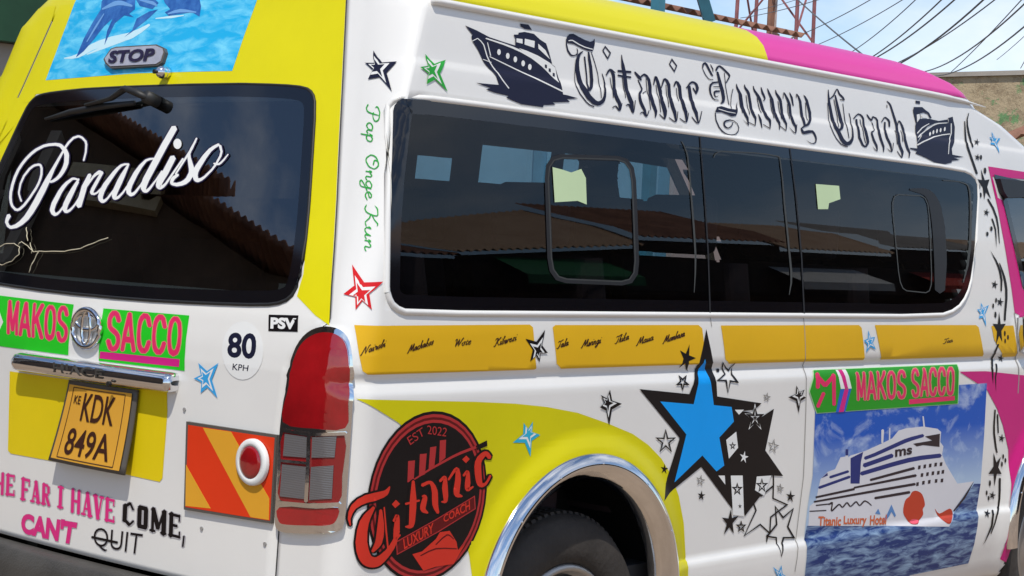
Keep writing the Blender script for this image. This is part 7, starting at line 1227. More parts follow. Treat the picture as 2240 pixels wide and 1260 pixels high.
DEC('rglass','lettering','vinyl_white',3,0,None,[(0,[1128,7659,1107,7665,1115,7779,1157,7889,1203,7937,1321,7994,1410,8014,1452,8016,1562,7993,1646,7927,1698,7854,1677,7836],[1128,7659,1150,7670,1162,7784,1206,7886,1243,7924,1338,7969,1404,7984,1432,7985,1520,7966,1592,7908,1644,7836,1677,7836]),
 (0,[2348,7079,2339,7091,2393,7130,2458,7185,2480,7215,2504,7326,2474,7435,2388,7531,2320,7569,2280,7581,2204,7589,2180,7587,2165,7581,2127,7548,2089,7473,2081,7413,2089,7349,2116,7281,2201,7143,2282,7045,2357,6992,2398,6981,2441,6985,2535,7024,2592,7069,2643,7132,2680,7209,2699,7308,2697,7417,2671,7513,2618,7598,2549,7674,2464,7742,2366,7798,2207,7850,2093,7866,1933,7871,1841,7860,1803,7850,1698,7796,1645,7751,1625,7727,1586,7643,1583,7585,1602,7521,1634,7466,1676,7426,1729,7398,1772,7384,1861,7391,1877,7382],[2348,7079,2377,7082,2430,7121,2501,7181,2526,7214,2556,7333,2529,7450,2442,7553,2365,7596,2317,7610,2219,7621,2171,7616,2128,7600,2073,7552,2030,7468,2022,7404,2031,7337,2059,7266,2143,7125,2221,7024,2304,6964,2370,6947,2454,6954,2584,7007,2653,7061,2714,7130,2757,7213,2776,7317,2774,7430,2746,7531,2691,7620,2619,7700,2529,7771,2425,7830,2249,7886,2125,7903,1953,7912,1838,7904,1782,7892,1623,7827,1542,7768,1514,7735,1470,7631,1475,7562,1506,7494,1552,7436,1612,7394,1680,7366,1751,7353,1860,7368,1877,7382]),
 (0,[1668,7853,1693,7851,1842,7559,1924,7410,1980,7277,2045,7104,2106,6971,2159,6883,2237,6812,2322,6764,2407,6742,2428,6742,2472,6753,2527,6789,2526,6819,2501,6871,2557,6902],[1668,7853,1649,7839,1760,7538,1789,7379,1823,7242,1883,7065,1950,6930,2022,6836,2127,6763,2248,6715,2380,6698,2426,6700,2513,6724,2608,6784,2625,6835,2621,6893,2557,6902])])
DEC('rglass','lettering','vinyl_violet',1,0,None,[(0,[1087,7401,1123,7432,1213,7448,1262,7449,1311,7442,1352,7426,1426,7381,1491,7325,1542,7256,1610,7086,1603,6995,1582,6965,1512,6917,1423,6890,1381,6889,1316,6907,1293,6924,1247,6975,1163,7095,1117,7185,1053,7360,1098,7391],[1087,7401,1121,7380,1197,7388,1217,7388,1233,7383,1254,7372,1305,7329,1350,7276,1383,7213,1430,7052,1430,6992,1426,6983,1414,6971,1414,6967,1418,6965,1407,6962,1390,6968,1343,7009,1263,7125,1220,7211,1156,7385,1098,7391]),
 (0,[1105,7432,1160,7427,1282,7223,1323,7083,1316,7030,1283,6982,1251,6960,1205,6942,1157,6935,1114,6937,1050,6962,1004,7003,960,7060,926,7133,878,7297,921,7325],[1105,7432,1064,7402,1100,7179,1138,7052,1138,7018,1137,7006,1145,7009,1159,7013,1168,7012,1168,7009,1143,7012,1100,7041,1055,7090,1020,7156,974,7319,921,7325])])
DEC('rglass','lettering','vinyl_white',3,0,None,[(0,[1107,7404,1122,7417,1209,7432,1251,7434,1292,7428,1401,7370,1464,7315,1514,7249,1581,7081,1574,6994,1556,6968,1494,6926,1422,6905,1388,6904,1337,6920,1297,6956,1190,7104,1145,7192,1081,7367,1101,7381],[1107,7404,1121,7395,1201,7404,1228,7403,1252,7397,1330,7340,1376,7285,1411,7220,1459,7058,1459,6992,1452,6980,1431,6961,1415,6952,1410,6949,1386,6949,1342,6973,1236,7117,1193,7204,1128,7378,1101,7381]),
 (0,[1109,7422,1133,7420,1218,7288,1268,7180,1294,7079,1287,7028,1259,6986,1196,6955,1159,6950,1125,6952,1072,6974,1029,7013,987,7069,953,7140,905,7303,924,7316],[1109,7422,1091,7409,1111,7262,1139,7149,1166,7057,1166,7020,1161,7002,1167,7000,1166,6997,1156,6994,1121,7000,1074,7031,1029,7082,993,7150,946,7313,924,7316])])
DEC('rglass','lettering','vinyl_violet',1,0,None,[(0,[877,7502,956,7493,1010,7368,1022,7272,1008,7061,912,7015],[877,7502,814,7459,831,7332,834,7244,822,7038,912,7015]),
 (0,[919,7259,863,7261,772,7397,702,7456,661,7471,650,7474,656,7473,661,7474,633,7466,571,7481],[919,7259,955,7289,869,7430,804,7508,759,7539,731,7550,688,7554,613,7535,592,7525,571,7481]),
 (0,[612,7534,681,7529,783,7307,792,7278,790,7248,761,7216,712,7194,666,7187,627,7189,565,7211,518,7250,485,7280,511,7312],[612,7534,561,7495,649,7274,655,7252,656,7242,663,7248,676,7252,677,7250,668,7248,644,7253,601,7287,567,7316,511,7312])])
DEC('rglass','lettering','vinyl_white',3,0,None,[(0,[880,7492,929,7486,991,7319,980,7058,913,7025],[880,7492,841,7466,861,7297,849,7041,913,7025]),
 (0,[913,7268,889,7269,772,7434,724,7468,666,7488,662,7489,651,7487,625,7479,589,7488],[913,7268,928,7281,821,7453,781,7496,716,7535,682,7538,623,7523,601,7513,589,7488]),
 (0,[616,7525,655,7522,756,7300,763,7247,741,7222,704,7207,638,7204,587,7222,564,7240,509,7290,520,7304],[616,7525,587,7503,675,7280,682,7243,683,7241,684,7239,658,7233,623,7241,600,7257,544,7306,520,7304])])
DEC('rglass','lettering','vinyl_violet',1,0,None,[(0,[62,7626,106,7651,197,7652,284,7634,382,7564,521,7407,574,7305,587,7243,576,7185,557,7156,526,7130,447,7095,403,7088,366,7091,315,7113,279,7152,205,7254,129,7386,52,7570,91,7601],[62,7626,77,7598,157,7594,203,7581,264,7516,368,7357,407,7266,415,7215,413,7181,411,7175,409,7171,410,7167,416,7166,420,7164,405,7163,368,7188,294,7285,223,7413,145,7597,91,7601]),
 (0,[85,7641,136,7637,223,7496,269,7378,289,7270,284,7220,274,7198,256,7176,222,7153,176,7139,134,7136,99,7141,48,7167,6,7210,-34,7265,-68,7325,-111,7444,-76,7470],[85,7641,48,7613,70,7456,96,7337,120,7239,122,7207,121,7201,125,7202,138,7209,157,7214,166,7213,162,7210,136,7215,95,7247,51,7296,17,7350,-29,7466,-76,7470])])
DEC('rglass','lettering','vinyl_white',3,0,None,[(0,[79,7625,98,7636,187,7636,265,7621,328,7580,387,7527,518,7364,556,7268,550,7184,506,7137,440,7108,406,7103,377,7105,337,7125,302,7162,229,7263,178,7346,109,7500,77,7578,95,7592],[79,7625,85,7613,167,7609,223,7593,267,7553,309,7496,411,7331,439,7244,439,7182,429,7164,416,7154,414,7151,409,7149,384,7151,344,7178,270,7277,220,7360,152,7512,120,7590,95,7592]),
 (0,[89,7632,111,7630,198,7489,231,7412,260,7296,263,7240,249,7199,207,7163,173,7152,140,7151,89,7165,69,7179,9,7246,-57,7366,-86,7451,-72,7461],[89,7632,73,7620,95,7462,111,7382,141,7271,148,7223,146,7200,153,7200,160,7200,160,7198,133,7197,114,7204,49,7261,-23,7376,-54,7459,-72,7461])])
DEC('rglass','lettering','vinyl_violet',1,0,None,[(0,[-446,7704,-402,7728,-345,7727,-254,7717,-210,7702,-143,7654,-42,7525,18,7375,11,7293,-20,7247,-49,7225,-128,7193,-175,7188,-215,7194,-241,7207,-276,7242,-292,7266,-339,7340,-453,7542,-419,7573],[-446,7704,-434,7676,-377,7672,-313,7662,-291,7651,-254,7608,-191,7479,-146,7340,-146,7287,-150,7273,-151,7271,-150,7267,-144,7266,-143,7265,-151,7265,-182,7282,-203,7301,-253,7369,-366,7571,-419,7573]),
 (0,[-649,8142,-547,8136,-447,7909,-302,7529,-270,7416,-270,7359,-293,7306,-322,7279,-362,7258,-411,7243,-463,7241,-502,7254,-527,7273,-565,7326,-681,7530,-651,7558],[-649,8142,-721,8080,-628,7854,-486,7476,-454,7377,-449,7337,-448,7322,-444,7321,-439,7320,-430,7319,-421,7316,-421,7313,-435,7319,-478,7360,-605,7556,-651,7558])])
DEC('rglass','lettering','vinyl_white',3,0,None,[(0,[-430,7703,-411,7714,-312,7710,-230,7690,-138,7616,-67,7518,-8,7369,-13,7292,-41,7251,-66,7232,-132,7206,-169,7203,-222,7219,-253,7251,-315,7348,-430,7550,-414,7564],[-430,7703,-425,7691,-332,7683,-271,7663,-213,7587,-166,7487,-122,7345,-121,7288,-129,7269,-133,7263,-145,7254,-150,7251,-170,7253,-205,7272,-277,7361,-389,7563,-414,7564]),
 (0,[-645,8133,-571,8129,-471,7901,-300,7443,-295,7356,-316,7308,-375,7268,-414,7257,-454,7256,-485,7266,-525,7307,-595,7421,-658,7538,-646,7549],[-645,8133,-698,8088,-604,7861,-437,7410,-424,7340,-425,7319,-426,7309,-427,7305,-429,7302,-438,7300,-478,7327,-563,7433,-628,7548,-646,7549])])
DEC('rglass','lettering','vinyl_violet',1,0,None,[(0,[-795,7755,-701,7744,-634,7554,-597,7485,-571,7420,-578,7365,-595,7338,-625,7314,-669,7296,-712,7290,-747,7294,-799,7320,-839,7365,-898,7465,-1027,7693,-996,7722],[-795,7755,-869,7698,-805,7499,-769,7429,-747,7378,-744,7360,-741,7361,-730,7368,-709,7376,-693,7376,-691,7373,-715,7373,-753,7401,-818,7493,-948,7721,-996,7722])])
DEC('rglass','lettering','vinyl_white',3,0,None,[(0,[-793,7745,-725,7738,-657,7547,-620,7477,-595,7414,-601,7364,-616,7342,-641,7322,-675,7308,-709,7304,-737,7308,-781,7332,-817,7374,-1005,7701,-991,7713],[-793,7745,-846,7705,-782,7506,-746,7436,-724,7384,-720,7361,-719,7358,-714,7360,-703,7363,-696,7362,-701,7358,-734,7361,-775,7392,-971,7713,-991,7713]),
 [-873,7898,-878,7869,-866,7845,-839,7832,-803,7832,-765,7845,-732,7868,-710,7898,-705,7927,-717,7951,-744,7964,-780,7964,-819,7951,-852,7927]])
DEC('rglass','lettering','vinyl_violet',1,0,None,[(0,[-924,7491,-971,7494,-1144,7821,-1176,7960,-1140,7987],[-924,7491,-892,7520,-1055,7849,-1096,7981,-1140,7987]),
 (0,[-1136,7948,-1087,7944,-1049,7853,-1032,7778,-1051,7711,-1128,7587,-1151,7555,-1154,7528,-1135,7471,-1110,7446,-1064,7425,-994,7408,-953,7409,-941,7411,-945,7409,-953,7402,-955,7404,-965,7428,-981,7445,-1020,7475,-1005,7512],[-1136,7948,-1171,7917,-1136,7827,-1128,7764,-1155,7723,-1261,7612,-1300,7558,-1310,7496,-1271,7413,-1215,7372,-1140,7348,-1029,7334,-954,7341,-918,7350,-879,7366,-851,7392,-840,7416,-851,7474,-891,7502,-946,7525,-1005,7512])])
DEC('rglass','lettering','vinyl_white',3,0,None,[(0,[-928,7500,-948,7501,-1122,7828,-1153,7966,-1138,7978],[-928,7500,-914,7513,-1078,7842,-1119,7975,-1138,7978]),
 (0,[-1133,7939,-1110,7937,-1072,7846,-1055,7775,-1072,7714,-1163,7571,-1177,7541,-1177,7523,-1156,7462,-1127,7434,-1077,7411,-1001,7394,-936,7398,-931,7400,-932,7400,-932,7406,-938,7428,-950,7446,-1003,7487,-995,7506],[-1133,7939,-1149,7925,-1114,7834,-1105,7768,-1134,7721,-1261,7585,-1287,7529,-1287,7500,-1251,7422,-1198,7384,-1126,7361,-1022,7349,-923,7363,-893,7375,-872,7394,-864,7413,-865,7449,-888,7479,-964,7513,-995,7506])])
DEC('rglass','lettering','vinyl_violet',1,0,None,[(0,[-1615,7903,-1560,7919,-1479,7887,-1410,7849,-1355,7795,-1308,7734,-1253,7644,-1228,7580,-1232,7515,-1270,7455,-1299,7430,-1338,7408,-1384,7397,-1425,7397,-1487,7418,-1513,7436,-1574,7487,-1663,7587,-1717,7698,-1732,7769,-1725,7802,-1688,7856,-1661,7886,-1605,7897],[-1615,7903,-1626,7866,-1557,7829,-1512,7793,-1476,7743,-1443,7682,-1401,7594,-1383,7542,-1383,7509,-1395,7483,-1400,7476,-1397,7476,-1388,7477,-1387,7474,-1417,7474,-1440,7484,-1500,7526,-1586,7618,-1635,7722,-1645,7782,-1640,7802,-1613,7837,-1584,7868,-1605,7897]),
 (0,[-1577,7653,-1606,7625,-1663,7615,-1723,7617,-1763,7640,-1813,7697,-1848,7755,-1825,7781],[-1577,7653,-1602,7674,-1654,7667,-1675,7668,-1695,7679,-1744,7728,-1785,7782,-1825,7781])])
DEC('rglass','lettering','vinyl_white',3,0,None,[(0,[-1604,7898,-1576,7906,-1495,7875,-1430,7838,-1352,7756,-1260,7605,-1248,7544,-1269,7485,-1315,7437,-1348,7419,-1385,7410,-1418,7411,-1471,7431,-1524,7469,-1617,7562,-1663,7630,-1706,7740,-1704,7802,-1642,7882,-1613,7887],[-1604,7898,-1610,7879,-1541,7841,-1492,7804,-1438,7721,-1368,7573,-1358,7527,-1367,7493,-1384,7469,-1387,7465,-1387,7463,-1395,7459,-1433,7462,-1487,7490,-1582,7578,-1626,7643,-1665,7750,-1661,7802,-1602,7872,-1613,7887]),
 (0,[-1592,7651,-1605,7639,-1661,7629,-1710,7631,-1744,7650,-1782,7691,-1828,7764,-1819,7773],[-1592,7651,-1603,7660,-1656,7653,-1688,7654,-1713,7668,-1752,7705,-1806,7773,-1819,7773])])
DEC('rear','green_sign','vinyl_brightgreen',1,0,'green sign left of the emblem',[[2352,5797,403,5780,379,5124,2202,5118,1991,5450]])
DEC('rear','lettering','vinyl_tan',2,0,None,[(0,[1825,5282,1775,5303,1863,5741,1921,5759],[1825,5282,1880,5299,1968,5738,1921,5759]),
 (0,[1927,5760,1972,5733,1784,5347,1720,5333],[1927,5760,1859,5746,1672,5360,1720,5333]),
 (0,[1731,5332,1671,5352,1647,5736,1704,5760],[1731,5332,1785,5355,1762,5741,1704,5760]),
 (0,[1709,5758,1756,5737,1669,5298,1615,5281],[1709,5758,1653,5741,1566,5303,1615,5281]),
 (0,[1534,5279,1475,5298,1444,5736,1500,5759],[1534,5279,1587,5302,1556,5741,1500,5759]),
 (0,[1511,5759,1554,5732,1352,5292,1290,5279],[1511,5759,1446,5744,1244,5306,1290,5279]),
 (0,[1561,5432,1504,5387,1358,5387,1300,5431],[1561,5432,1501,5477,1355,5476,1300,5431]),
 (0,[1207,5280,1160,5301,1244,5739,1299,5757],[1207,5280,1259,5296,1344,5736,1299,5757]),
 (0,[1245,5462,1174,5473,1041,5726,1088,5759],[1245,5462,1288,5495,1157,5748,1088,5759]),
 (0,[1202,5574,1238,5542,1056,5286,988,5277],[1202,5574,1132,5565,948,5309,988,5277]),
 (0,[871,5739,948,5750,985,5726,1019,5678,1016,5601,998,5516,982,5429,958,5353,919,5298,827,5266,732,5301,703,5356,697,5433,704,5518,729,5604,764,5681,820,5728,866,5750,939,5739],[871,5739,856,5697,882,5687,907,5663,913,5600,902,5519,882,5439,851,5373,813,5349,823,5354,842,5345,812,5368,796,5434,799,5515,828,5595,866,5659,906,5685,938,5696,939,5739]),
 (0,[490,5608,453,5638,477,5679,515,5727,584,5759,678,5752,720,5710,733,5660,725,5603,699,5548,651,5511,605,5488,563,5468,531,5449,513,5414,510,5376,530,5348,549,5336,538,5337,537,5334,566,5370,593,5411,658,5422],[490,5608,555,5620,582,5657,612,5690,616,5690,591,5692,607,5682,626,5652,620,5610,599,5572,572,5559,528,5542,476,5515,429,5475,409,5423,407,5371,423,5322,466,5280,554,5264,636,5291,676,5345,699,5391,658,5422])])
DEC('rear','lettering','vinyl_rose',3,0,None,[(0,[1826,5289,1794,5303,1882,5741,1919,5752],[1826,5289,1860,5300,1948,5738,1919,5752]),
 (0,[1923,5753,1952,5735,1765,5349,1723,5340],[1923,5753,1879,5743,1691,5358,1723,5340]),
 (0,[1730,5340,1691,5352,1667,5737,1704,5753],[1730,5340,1766,5355,1742,5741,1704,5753]),
 (0,[1707,5751,1737,5738,1650,5299,1616,5288],[1707,5751,1672,5740,1585,5302,1616,5288]),
 (0,[1533,5286,1494,5299,1463,5737,1500,5752],[1533,5286,1568,5301,1537,5740,1500,5752]),
 (0,[1507,5752,1535,5734,1334,5295,1293,5286],[1507,5752,1464,5742,1263,5303,1293,5286]),
 (0,[1547,5432,1504,5398,1358,5397,1313,5431],[1547,5432,1501,5466,1355,5466,1313,5431]),
 (0,[1208,5287,1179,5300,1263,5739,1297,5750],[1208,5287,1241,5297,1325,5737,1297,5750]),
 (0,[1241,5468,1191,5476,1059,5729,1091,5752],[1241,5468,1270,5491,1139,5745,1091,5752]),
 (0,[1196,5568,1221,5546,1039,5289,992,5283],[1196,5568,1148,5561,965,5306,992,5283]),
 (0,[880,5735,935,5742,970,5720,1001,5676,998,5601,980,5516,964,5431,941,5356,905,5305,826,5276,746,5307,721,5358,715,5433,722,5518,747,5602,781,5677,832,5721,876,5743,928,5734],[880,5735,869,5704,897,5693,925,5666,931,5600,920,5519,900,5437,869,5370,827,5342,823,5343,827,5340,794,5366,778,5433,781,5515,811,5597,850,5663,893,5691,928,5703,928,5734]),
 (0,[495,5615,469,5635,493,5675,529,5721,588,5749,667,5744,703,5706,715,5659,707,5604,683,5551,639,5518,550,5475,515,5453,496,5416,493,5375,514,5344,538,5328,540,5327,551,5328,583,5366,609,5408,654,5416],[495,5615,539,5623,566,5660,598,5695,612,5699,603,5700,624,5686,644,5654,637,5609,615,5568,583,5552,488,5508,445,5471,426,5422,425,5372,439,5326,477,5287,552,5274,622,5297,659,5349,682,5394,654,5416])])
DEC('rear','green_sign','vinyl_brightgreen',1,0,'green sign right of the emblem',[[-247,5768,-1928,5785,-1969,5116,-286,5105]])
DEC('rear','lettering','vinyl_tan',2,0,None,[(0,[-633,5602,-670,5636,-644,5679,-602,5731,-527,5763,-433,5755,-385,5711,-368,5656,-375,5594,-404,5533,-458,5494,-508,5471,-554,5451,-587,5432,-605,5397,-608,5359,-586,5328,-565,5315,-568,5315,-567,5311,-537,5347,-508,5391,-440,5402],[-633,5602,-565,5614,-538,5653,-506,5686,-501,5686,-518,5688,-499,5676,-478,5645,-485,5601,-506,5562,-533,5550,-580,5534,-638,5506,-690,5464,-713,5408,-714,5351,-695,5298,-648,5252,-558,5234,-471,5260,-425,5317,-399,5366,-440,5402]),
 (0,[-757,5250,-813,5270,-856,5736,-804,5762],[-757,5250,-708,5276,-751,5743,-804,5762]),
 (0,[-793,5762,-753,5733,-942,5271,-1000,5257],[-793,5762,-854,5746,-1043,5286,-1000,5257]),
 (0,[-738,5413,-792,5367,-938,5371,-988,5418],[-738,5413,-789,5460,-934,5463,-988,5418]),
 (0,[-1249,5584,-1286,5615,-1221,5725,-1158,5764,-1063,5766,-1009,5724,-986,5666,-988,5591,-1002,5510,-1014,5428,-1034,5353,-1073,5297,-1136,5259,-1229,5264,-1283,5307,-1306,5367,-1319,5418,-1273,5447],[-1249,5584,-1187,5598,-1126,5689,-1113,5693,-1132,5693,-1117,5685,-1093,5652,-1087,5589,-1095,5514,-1111,5438,-1136,5375,-1170,5342,-1189,5334,-1169,5333,-1179,5336,-1200,5381,-1215,5429,-1273,5447]),
 (0,[-1540,5589,-1576,5620,-1514,5728,-1452,5767,-1360,5769,-1306,5728,-1284,5670,-1285,5596,-1298,5515,-1310,5434,-1329,5360,-1367,5304,-1428,5266,-1519,5271,-1571,5313,-1595,5373,-1607,5423,-1563,5452],[-1540,5589,-1479,5603,-1420,5693,-1408,5697,-1426,5696,-1412,5689,-1388,5656,-1381,5594,-1389,5518,-1404,5443,-1428,5381,-1462,5348,-1480,5341,-1461,5339,-1470,5343,-1491,5388,-1506,5435,-1563,5452]),
 (0,[-1722,5752,-1653,5765,-1616,5741,-1579,5690,-1577,5609,-1590,5520,-1603,5431,-1625,5352,-1664,5295,-1751,5265,-1835,5300,-1866,5358,-1876,5438,-1872,5526,-1852,5615,-1821,5694,-1768,5743,-1723,5766,-1658,5751],[-1722,5752,-1732,5707,-1706,5696,-1680,5671,-1672,5606,-1678,5523,-1695,5440,-1722,5374,-1754,5351,-1748,5355,-1739,5350,-1768,5374,-1785,5441,-1784,5524,-1761,5606,-1729,5671,-1694,5695,-1663,5706,-1658,5751])])
DEC('rear','lettering','vinyl_rose',3,0,None,[(0,[-629,5609,-656,5633,-630,5676,-589,5725,-524,5754,-443,5747,-400,5706,-384,5654,-391,5595,-418,5537,-468,5501,-517,5479,-565,5458,-602,5436,-621,5399,-623,5358,-601,5324,-575,5307,-567,5305,-555,5305,-522,5343,-493,5387,-444,5395],[-629,5609,-580,5618,-552,5656,-519,5692,-504,5695,-508,5696,-484,5681,-462,5647,-469,5600,-491,5558,-524,5543,-571,5526,-628,5499,-676,5460,-698,5406,-699,5352,-680,5302,-638,5259,-560,5244,-483,5266,-440,5321,-414,5370,-444,5395]),
 (0,[-758,5257,-797,5271,-840,5737,-804,5755],[-758,5257,-724,5275,-767,5742,-804,5755]),
 (0,[-796,5755,-768,5735,-957,5274,-998,5263],[-796,5755,-839,5744,-1028,5284,-998,5263]),
 (0,[-749,5413,-792,5377,-938,5380,-977,5418],[-749,5413,-789,5451,-935,5453,-977,5418]),
 (0,[-1245,5591,-1272,5613,-1209,5720,-1152,5755,-1071,5757,-1023,5719,-1002,5664,-1004,5591,-1017,5511,-1029,5430,-1049,5356,-1085,5303,-1142,5268,-1222,5272,-1269,5310,-1292,5369,-1304,5419,-1272,5440],[-1245,5591,-1201,5601,-1138,5694,-1118,5702,-1124,5701,-1104,5690,-1078,5654,-1071,5589,-1080,5513,-1096,5436,-1121,5372,-1158,5336,-1183,5326,-1177,5324,-1193,5332,-1215,5379,-1230,5428,-1272,5440]),
 (0,[-1536,5595,-1563,5617,-1502,5723,-1446,5759,-1367,5760,-1320,5723,-1299,5668,-1300,5596,-1313,5516,-1325,5436,-1343,5363,-1379,5310,-1434,5275,-1512,5279,-1558,5317,-1580,5375,-1593,5425,-1561,5446],[-1536,5595,-1493,5605,-1433,5698,-1413,5706,-1419,5705,-1399,5694,-1373,5658,-1366,5594,-1375,5518,-1390,5442,-1414,5378,-1450,5343,-1474,5332,-1468,5331,-1484,5339,-1505,5385,-1520,5433,-1561,5446]),
 (0,[-1715,5748,-1663,5758,-1628,5735,-1593,5687,-1592,5609,-1604,5521,-1618,5433,-1639,5355,-1675,5302,-1751,5274,-1824,5306,-1853,5361,-1862,5438,-1858,5526,-1838,5613,-1808,5691,-1758,5737,-1715,5758,-1667,5747],[-1715,5748,-1722,5714,-1694,5702,-1666,5674,-1657,5606,-1664,5523,-1681,5439,-1708,5371,-1744,5344,-1748,5346,-1751,5344,-1782,5372,-1799,5440,-1799,5524,-1775,5607,-1742,5674,-1703,5701,-1670,5713,-1667,5747])])
DEC('rear','green_sign','vinyl_magenta',3,0,None,[[-311,5226,-1875,5251,-1867,5155,-300,5136]])
DEC('rear','speed_disc','vinyl_white',1,0,'round white speed limit sticker',[[-3293,5462,-3295,5387,-3281,5314,-3250,5247,-3200,5188,-3137,5142,-3066,5111,-2990,5096,-2912,5098,-2837,5117,-2767,5152,-2708,5202,-2660,5264,-2623,5334,-2602,5410,-2599,5487,-2608,5561,-2633,5629,-2675,5686,-2731,5731,-2798,5762,-2873,5775,-2952,5772,-3030,5751,-3105,5716,-3171,5666,-3227,5605,-3270,5536]])
TXT('rear','lettering','vinyl_navy',2,'80',[-2670,5632,-3149,5652,-3184,5350,-2702,5338],0.03,None,0)
TXT('rear','lettering','vinyl_navy',2,'KPH',[-2811,5273,-3079,5272,-3069,5204,-2809,5197],0.01,None,0)
DEC('rear','psv_badge','vinyl_black',1,0,None,[[-3276,5880,-3745,5901,-3783,5714,-3319,5691]])
TXT('rear','lettering','vinyl_white',2,'PSV',[-3320,5852,-3725,5867,-3748,5739,-3345,5720],0.05,None,0)
DEC('rear','star_sticker','vinyl_sky',4,0,None,[[-2215,5232,-2375,5148,-2567,5260,-2466,5050,-2579,4841,-2394,4953,-2279,4874,-2285,5003,-2145,5039,-2270,5092]])
DEC('rear','star_sticker','vinyl_white',5,0,None,[[-2259,5174,-2365,5118,-2492,5193,-2425,5054,-2499,4916,-2377,4990,-2301,4938,-2305,5023,-2213,5047,-2295,5082]])
DEC('rear','star_sticker','vinyl_sky',6,0,None,[[-2289,5135,-2358,5099,-2441,5147,-2397,5057,-2446,4967,-2366,5015,-2316,4981,-2319,5036,-2259,5052,-2312,5075]])
DEC('rear','lettering','vinyl_grey2',1,0,None,[(0,[1959,3097,1905,3124,1907,3419,1962,3434],[1959,3097,2014,3111,2017,3408,1962,3434]),
 (0,[1813,3105,1759,3131,1761,3423,1815,3437],[1813,3105,1867,3119,1870,3412,1815,3437]),
 (0,[1997,3264,1967,3237,1820,3243,1778,3273],[1997,3264,1954,3294,1808,3299,1778,3273]),
 (0,[1677,3112,1621,3139,1624,3427,1680,3442],[1677,3112,1734,3126,1736,3415,1680,3442]),
 (0,[1750,3146,1719,3120,1517,3131,1476,3160],[1750,3146,1708,3176,1506,3186,1476,3160]),
 (0,[1751,3402,1723,3374,1532,3380,1490,3408],[1751,3402,1708,3431,1518,3435,1490,3408]),
 (0,[1714,3275,1685,3249,1578,3253,1536,3282],[1714,3275,1672,3305,1565,3309,1536,3282]),
 (0,[1518,3129,1487,3145,1487,3224,1519,3232],[1518,3129,1550,3137,1550,3217,1519,3232]),
 (0,[1529,3333,1498,3348,1498,3428,1530,3436],[1529,3333,1560,3342,1561,3421,1530,3436])])
DEC('rear','lettering','vinyl_hotpink',2,0,None,[(0,[1959,3104,1924,3122,1926,3417,1962,3427],[1959,3104,1995,3113,1998,3410,1962,3427]),
 (0,[1813,3112,1777,3129,1780,3421,1815,3430],[1813,3112,1848,3121,1851,3414,1815,3430]),
 (0,[1984,3265,1965,3247,1818,3253,1791,3272],[1984,3265,1957,3284,1810,3289,1791,3272]),
 (0,[1677,3118,1640,3137,1642,3425,1680,3435],[1677,3118,1715,3128,1718,3417,1680,3435]),
 (0,[1737,3147,1717,3130,1515,3140,1489,3160],[1737,3147,1710,3166,1508,3176,1489,3160]),
 (0,[1739,3402,1720,3384,1529,3390,1502,3408],[1739,3402,1711,3420,1520,3425,1502,3408]),
 (0,[1702,3276,1683,3259,1575,3263,1549,3282],[1702,3276,1675,3295,1567,3299,1549,3282]),
 (0,[1518,3136,1505,3143,1505,3222,1519,3226],[1518,3136,1531,3140,1532,3219,1519,3226]),
 (0,[1529,3340,1516,3346,1516,3426,1530,3430],[1529,3340,1542,3344,1543,3423,1530,3430])])
DEC('rear','lettering','vinyl_grey2',1,0,None,[(0,[1297,3097,1244,3124,1248,3423,1302,3438],[1297,3097,1352,3112,1356,3412,1302,3438]),
 (0,[1371,3401,1347,3372,1162,3367,1117,3395],[1371,3401,1324,3429,1140,3424,1117,3395]),
 (0,[1335,3268,1310,3239,1208,3239,1163,3267],[1335,3268,1290,3296,1188,3296,1163,3267]),
 (0,[1154,3314,1124,3329,1126,3417,1156,3425],[1154,3314,1184,3322,1186,3410,1156,3425]),
 (0,[1375,3132,1351,3107,1248,3108,1210,3134],[1375,3132,1336,3158,1233,3159,1210,3134]),
 (0,[1065,3108,1027,3124,964,3410,995,3423],[1065,3108,1097,3121,1033,3408,995,3423]),
 (0,[913,3104,865,3135,944,3419,1004,3430],[913,3104,973,3114,1053,3399,1004,3430]),
 (0,[1072,3209,1050,3184,952,3184,914,3209],[1072,3209,1033,3234,936,3234,914,3209]),
 (0,[1133,3136,1110,3111,1029,3112,991,3138],[1133,3136,1095,3161,1014,3162,991,3138]),
 (0,[994,3138,971,3113,887,3114,850,3140],[994,3138,956,3163,872,3164,850,3140]),
 (0,[799,3106,749,3133,759,3409,811,3424],[799,3106,852,3120,862,3397,811,3424]),
 (0,[843,3388,821,3359,734,3356,691,3383],[843,3388,799,3415,713,3412,691,3383]),
 (0,[704,3391,748,3366,738,3284,689,3273],[704,3391,655,3379,646,3298,689,3273]),
 (0,[838,3265,815,3237,717,3236,675,3264],[838,3265,796,3293,698,3292,675,3264]),
 (0,[761,3276,797,3245,715,3115,659,3111],[761,3276,704,3273,623,3142,659,3111]),
 (0,[874,3139,852,3115,764,3116,727,3141],[874,3139,837,3165,750,3166,727,3141])])
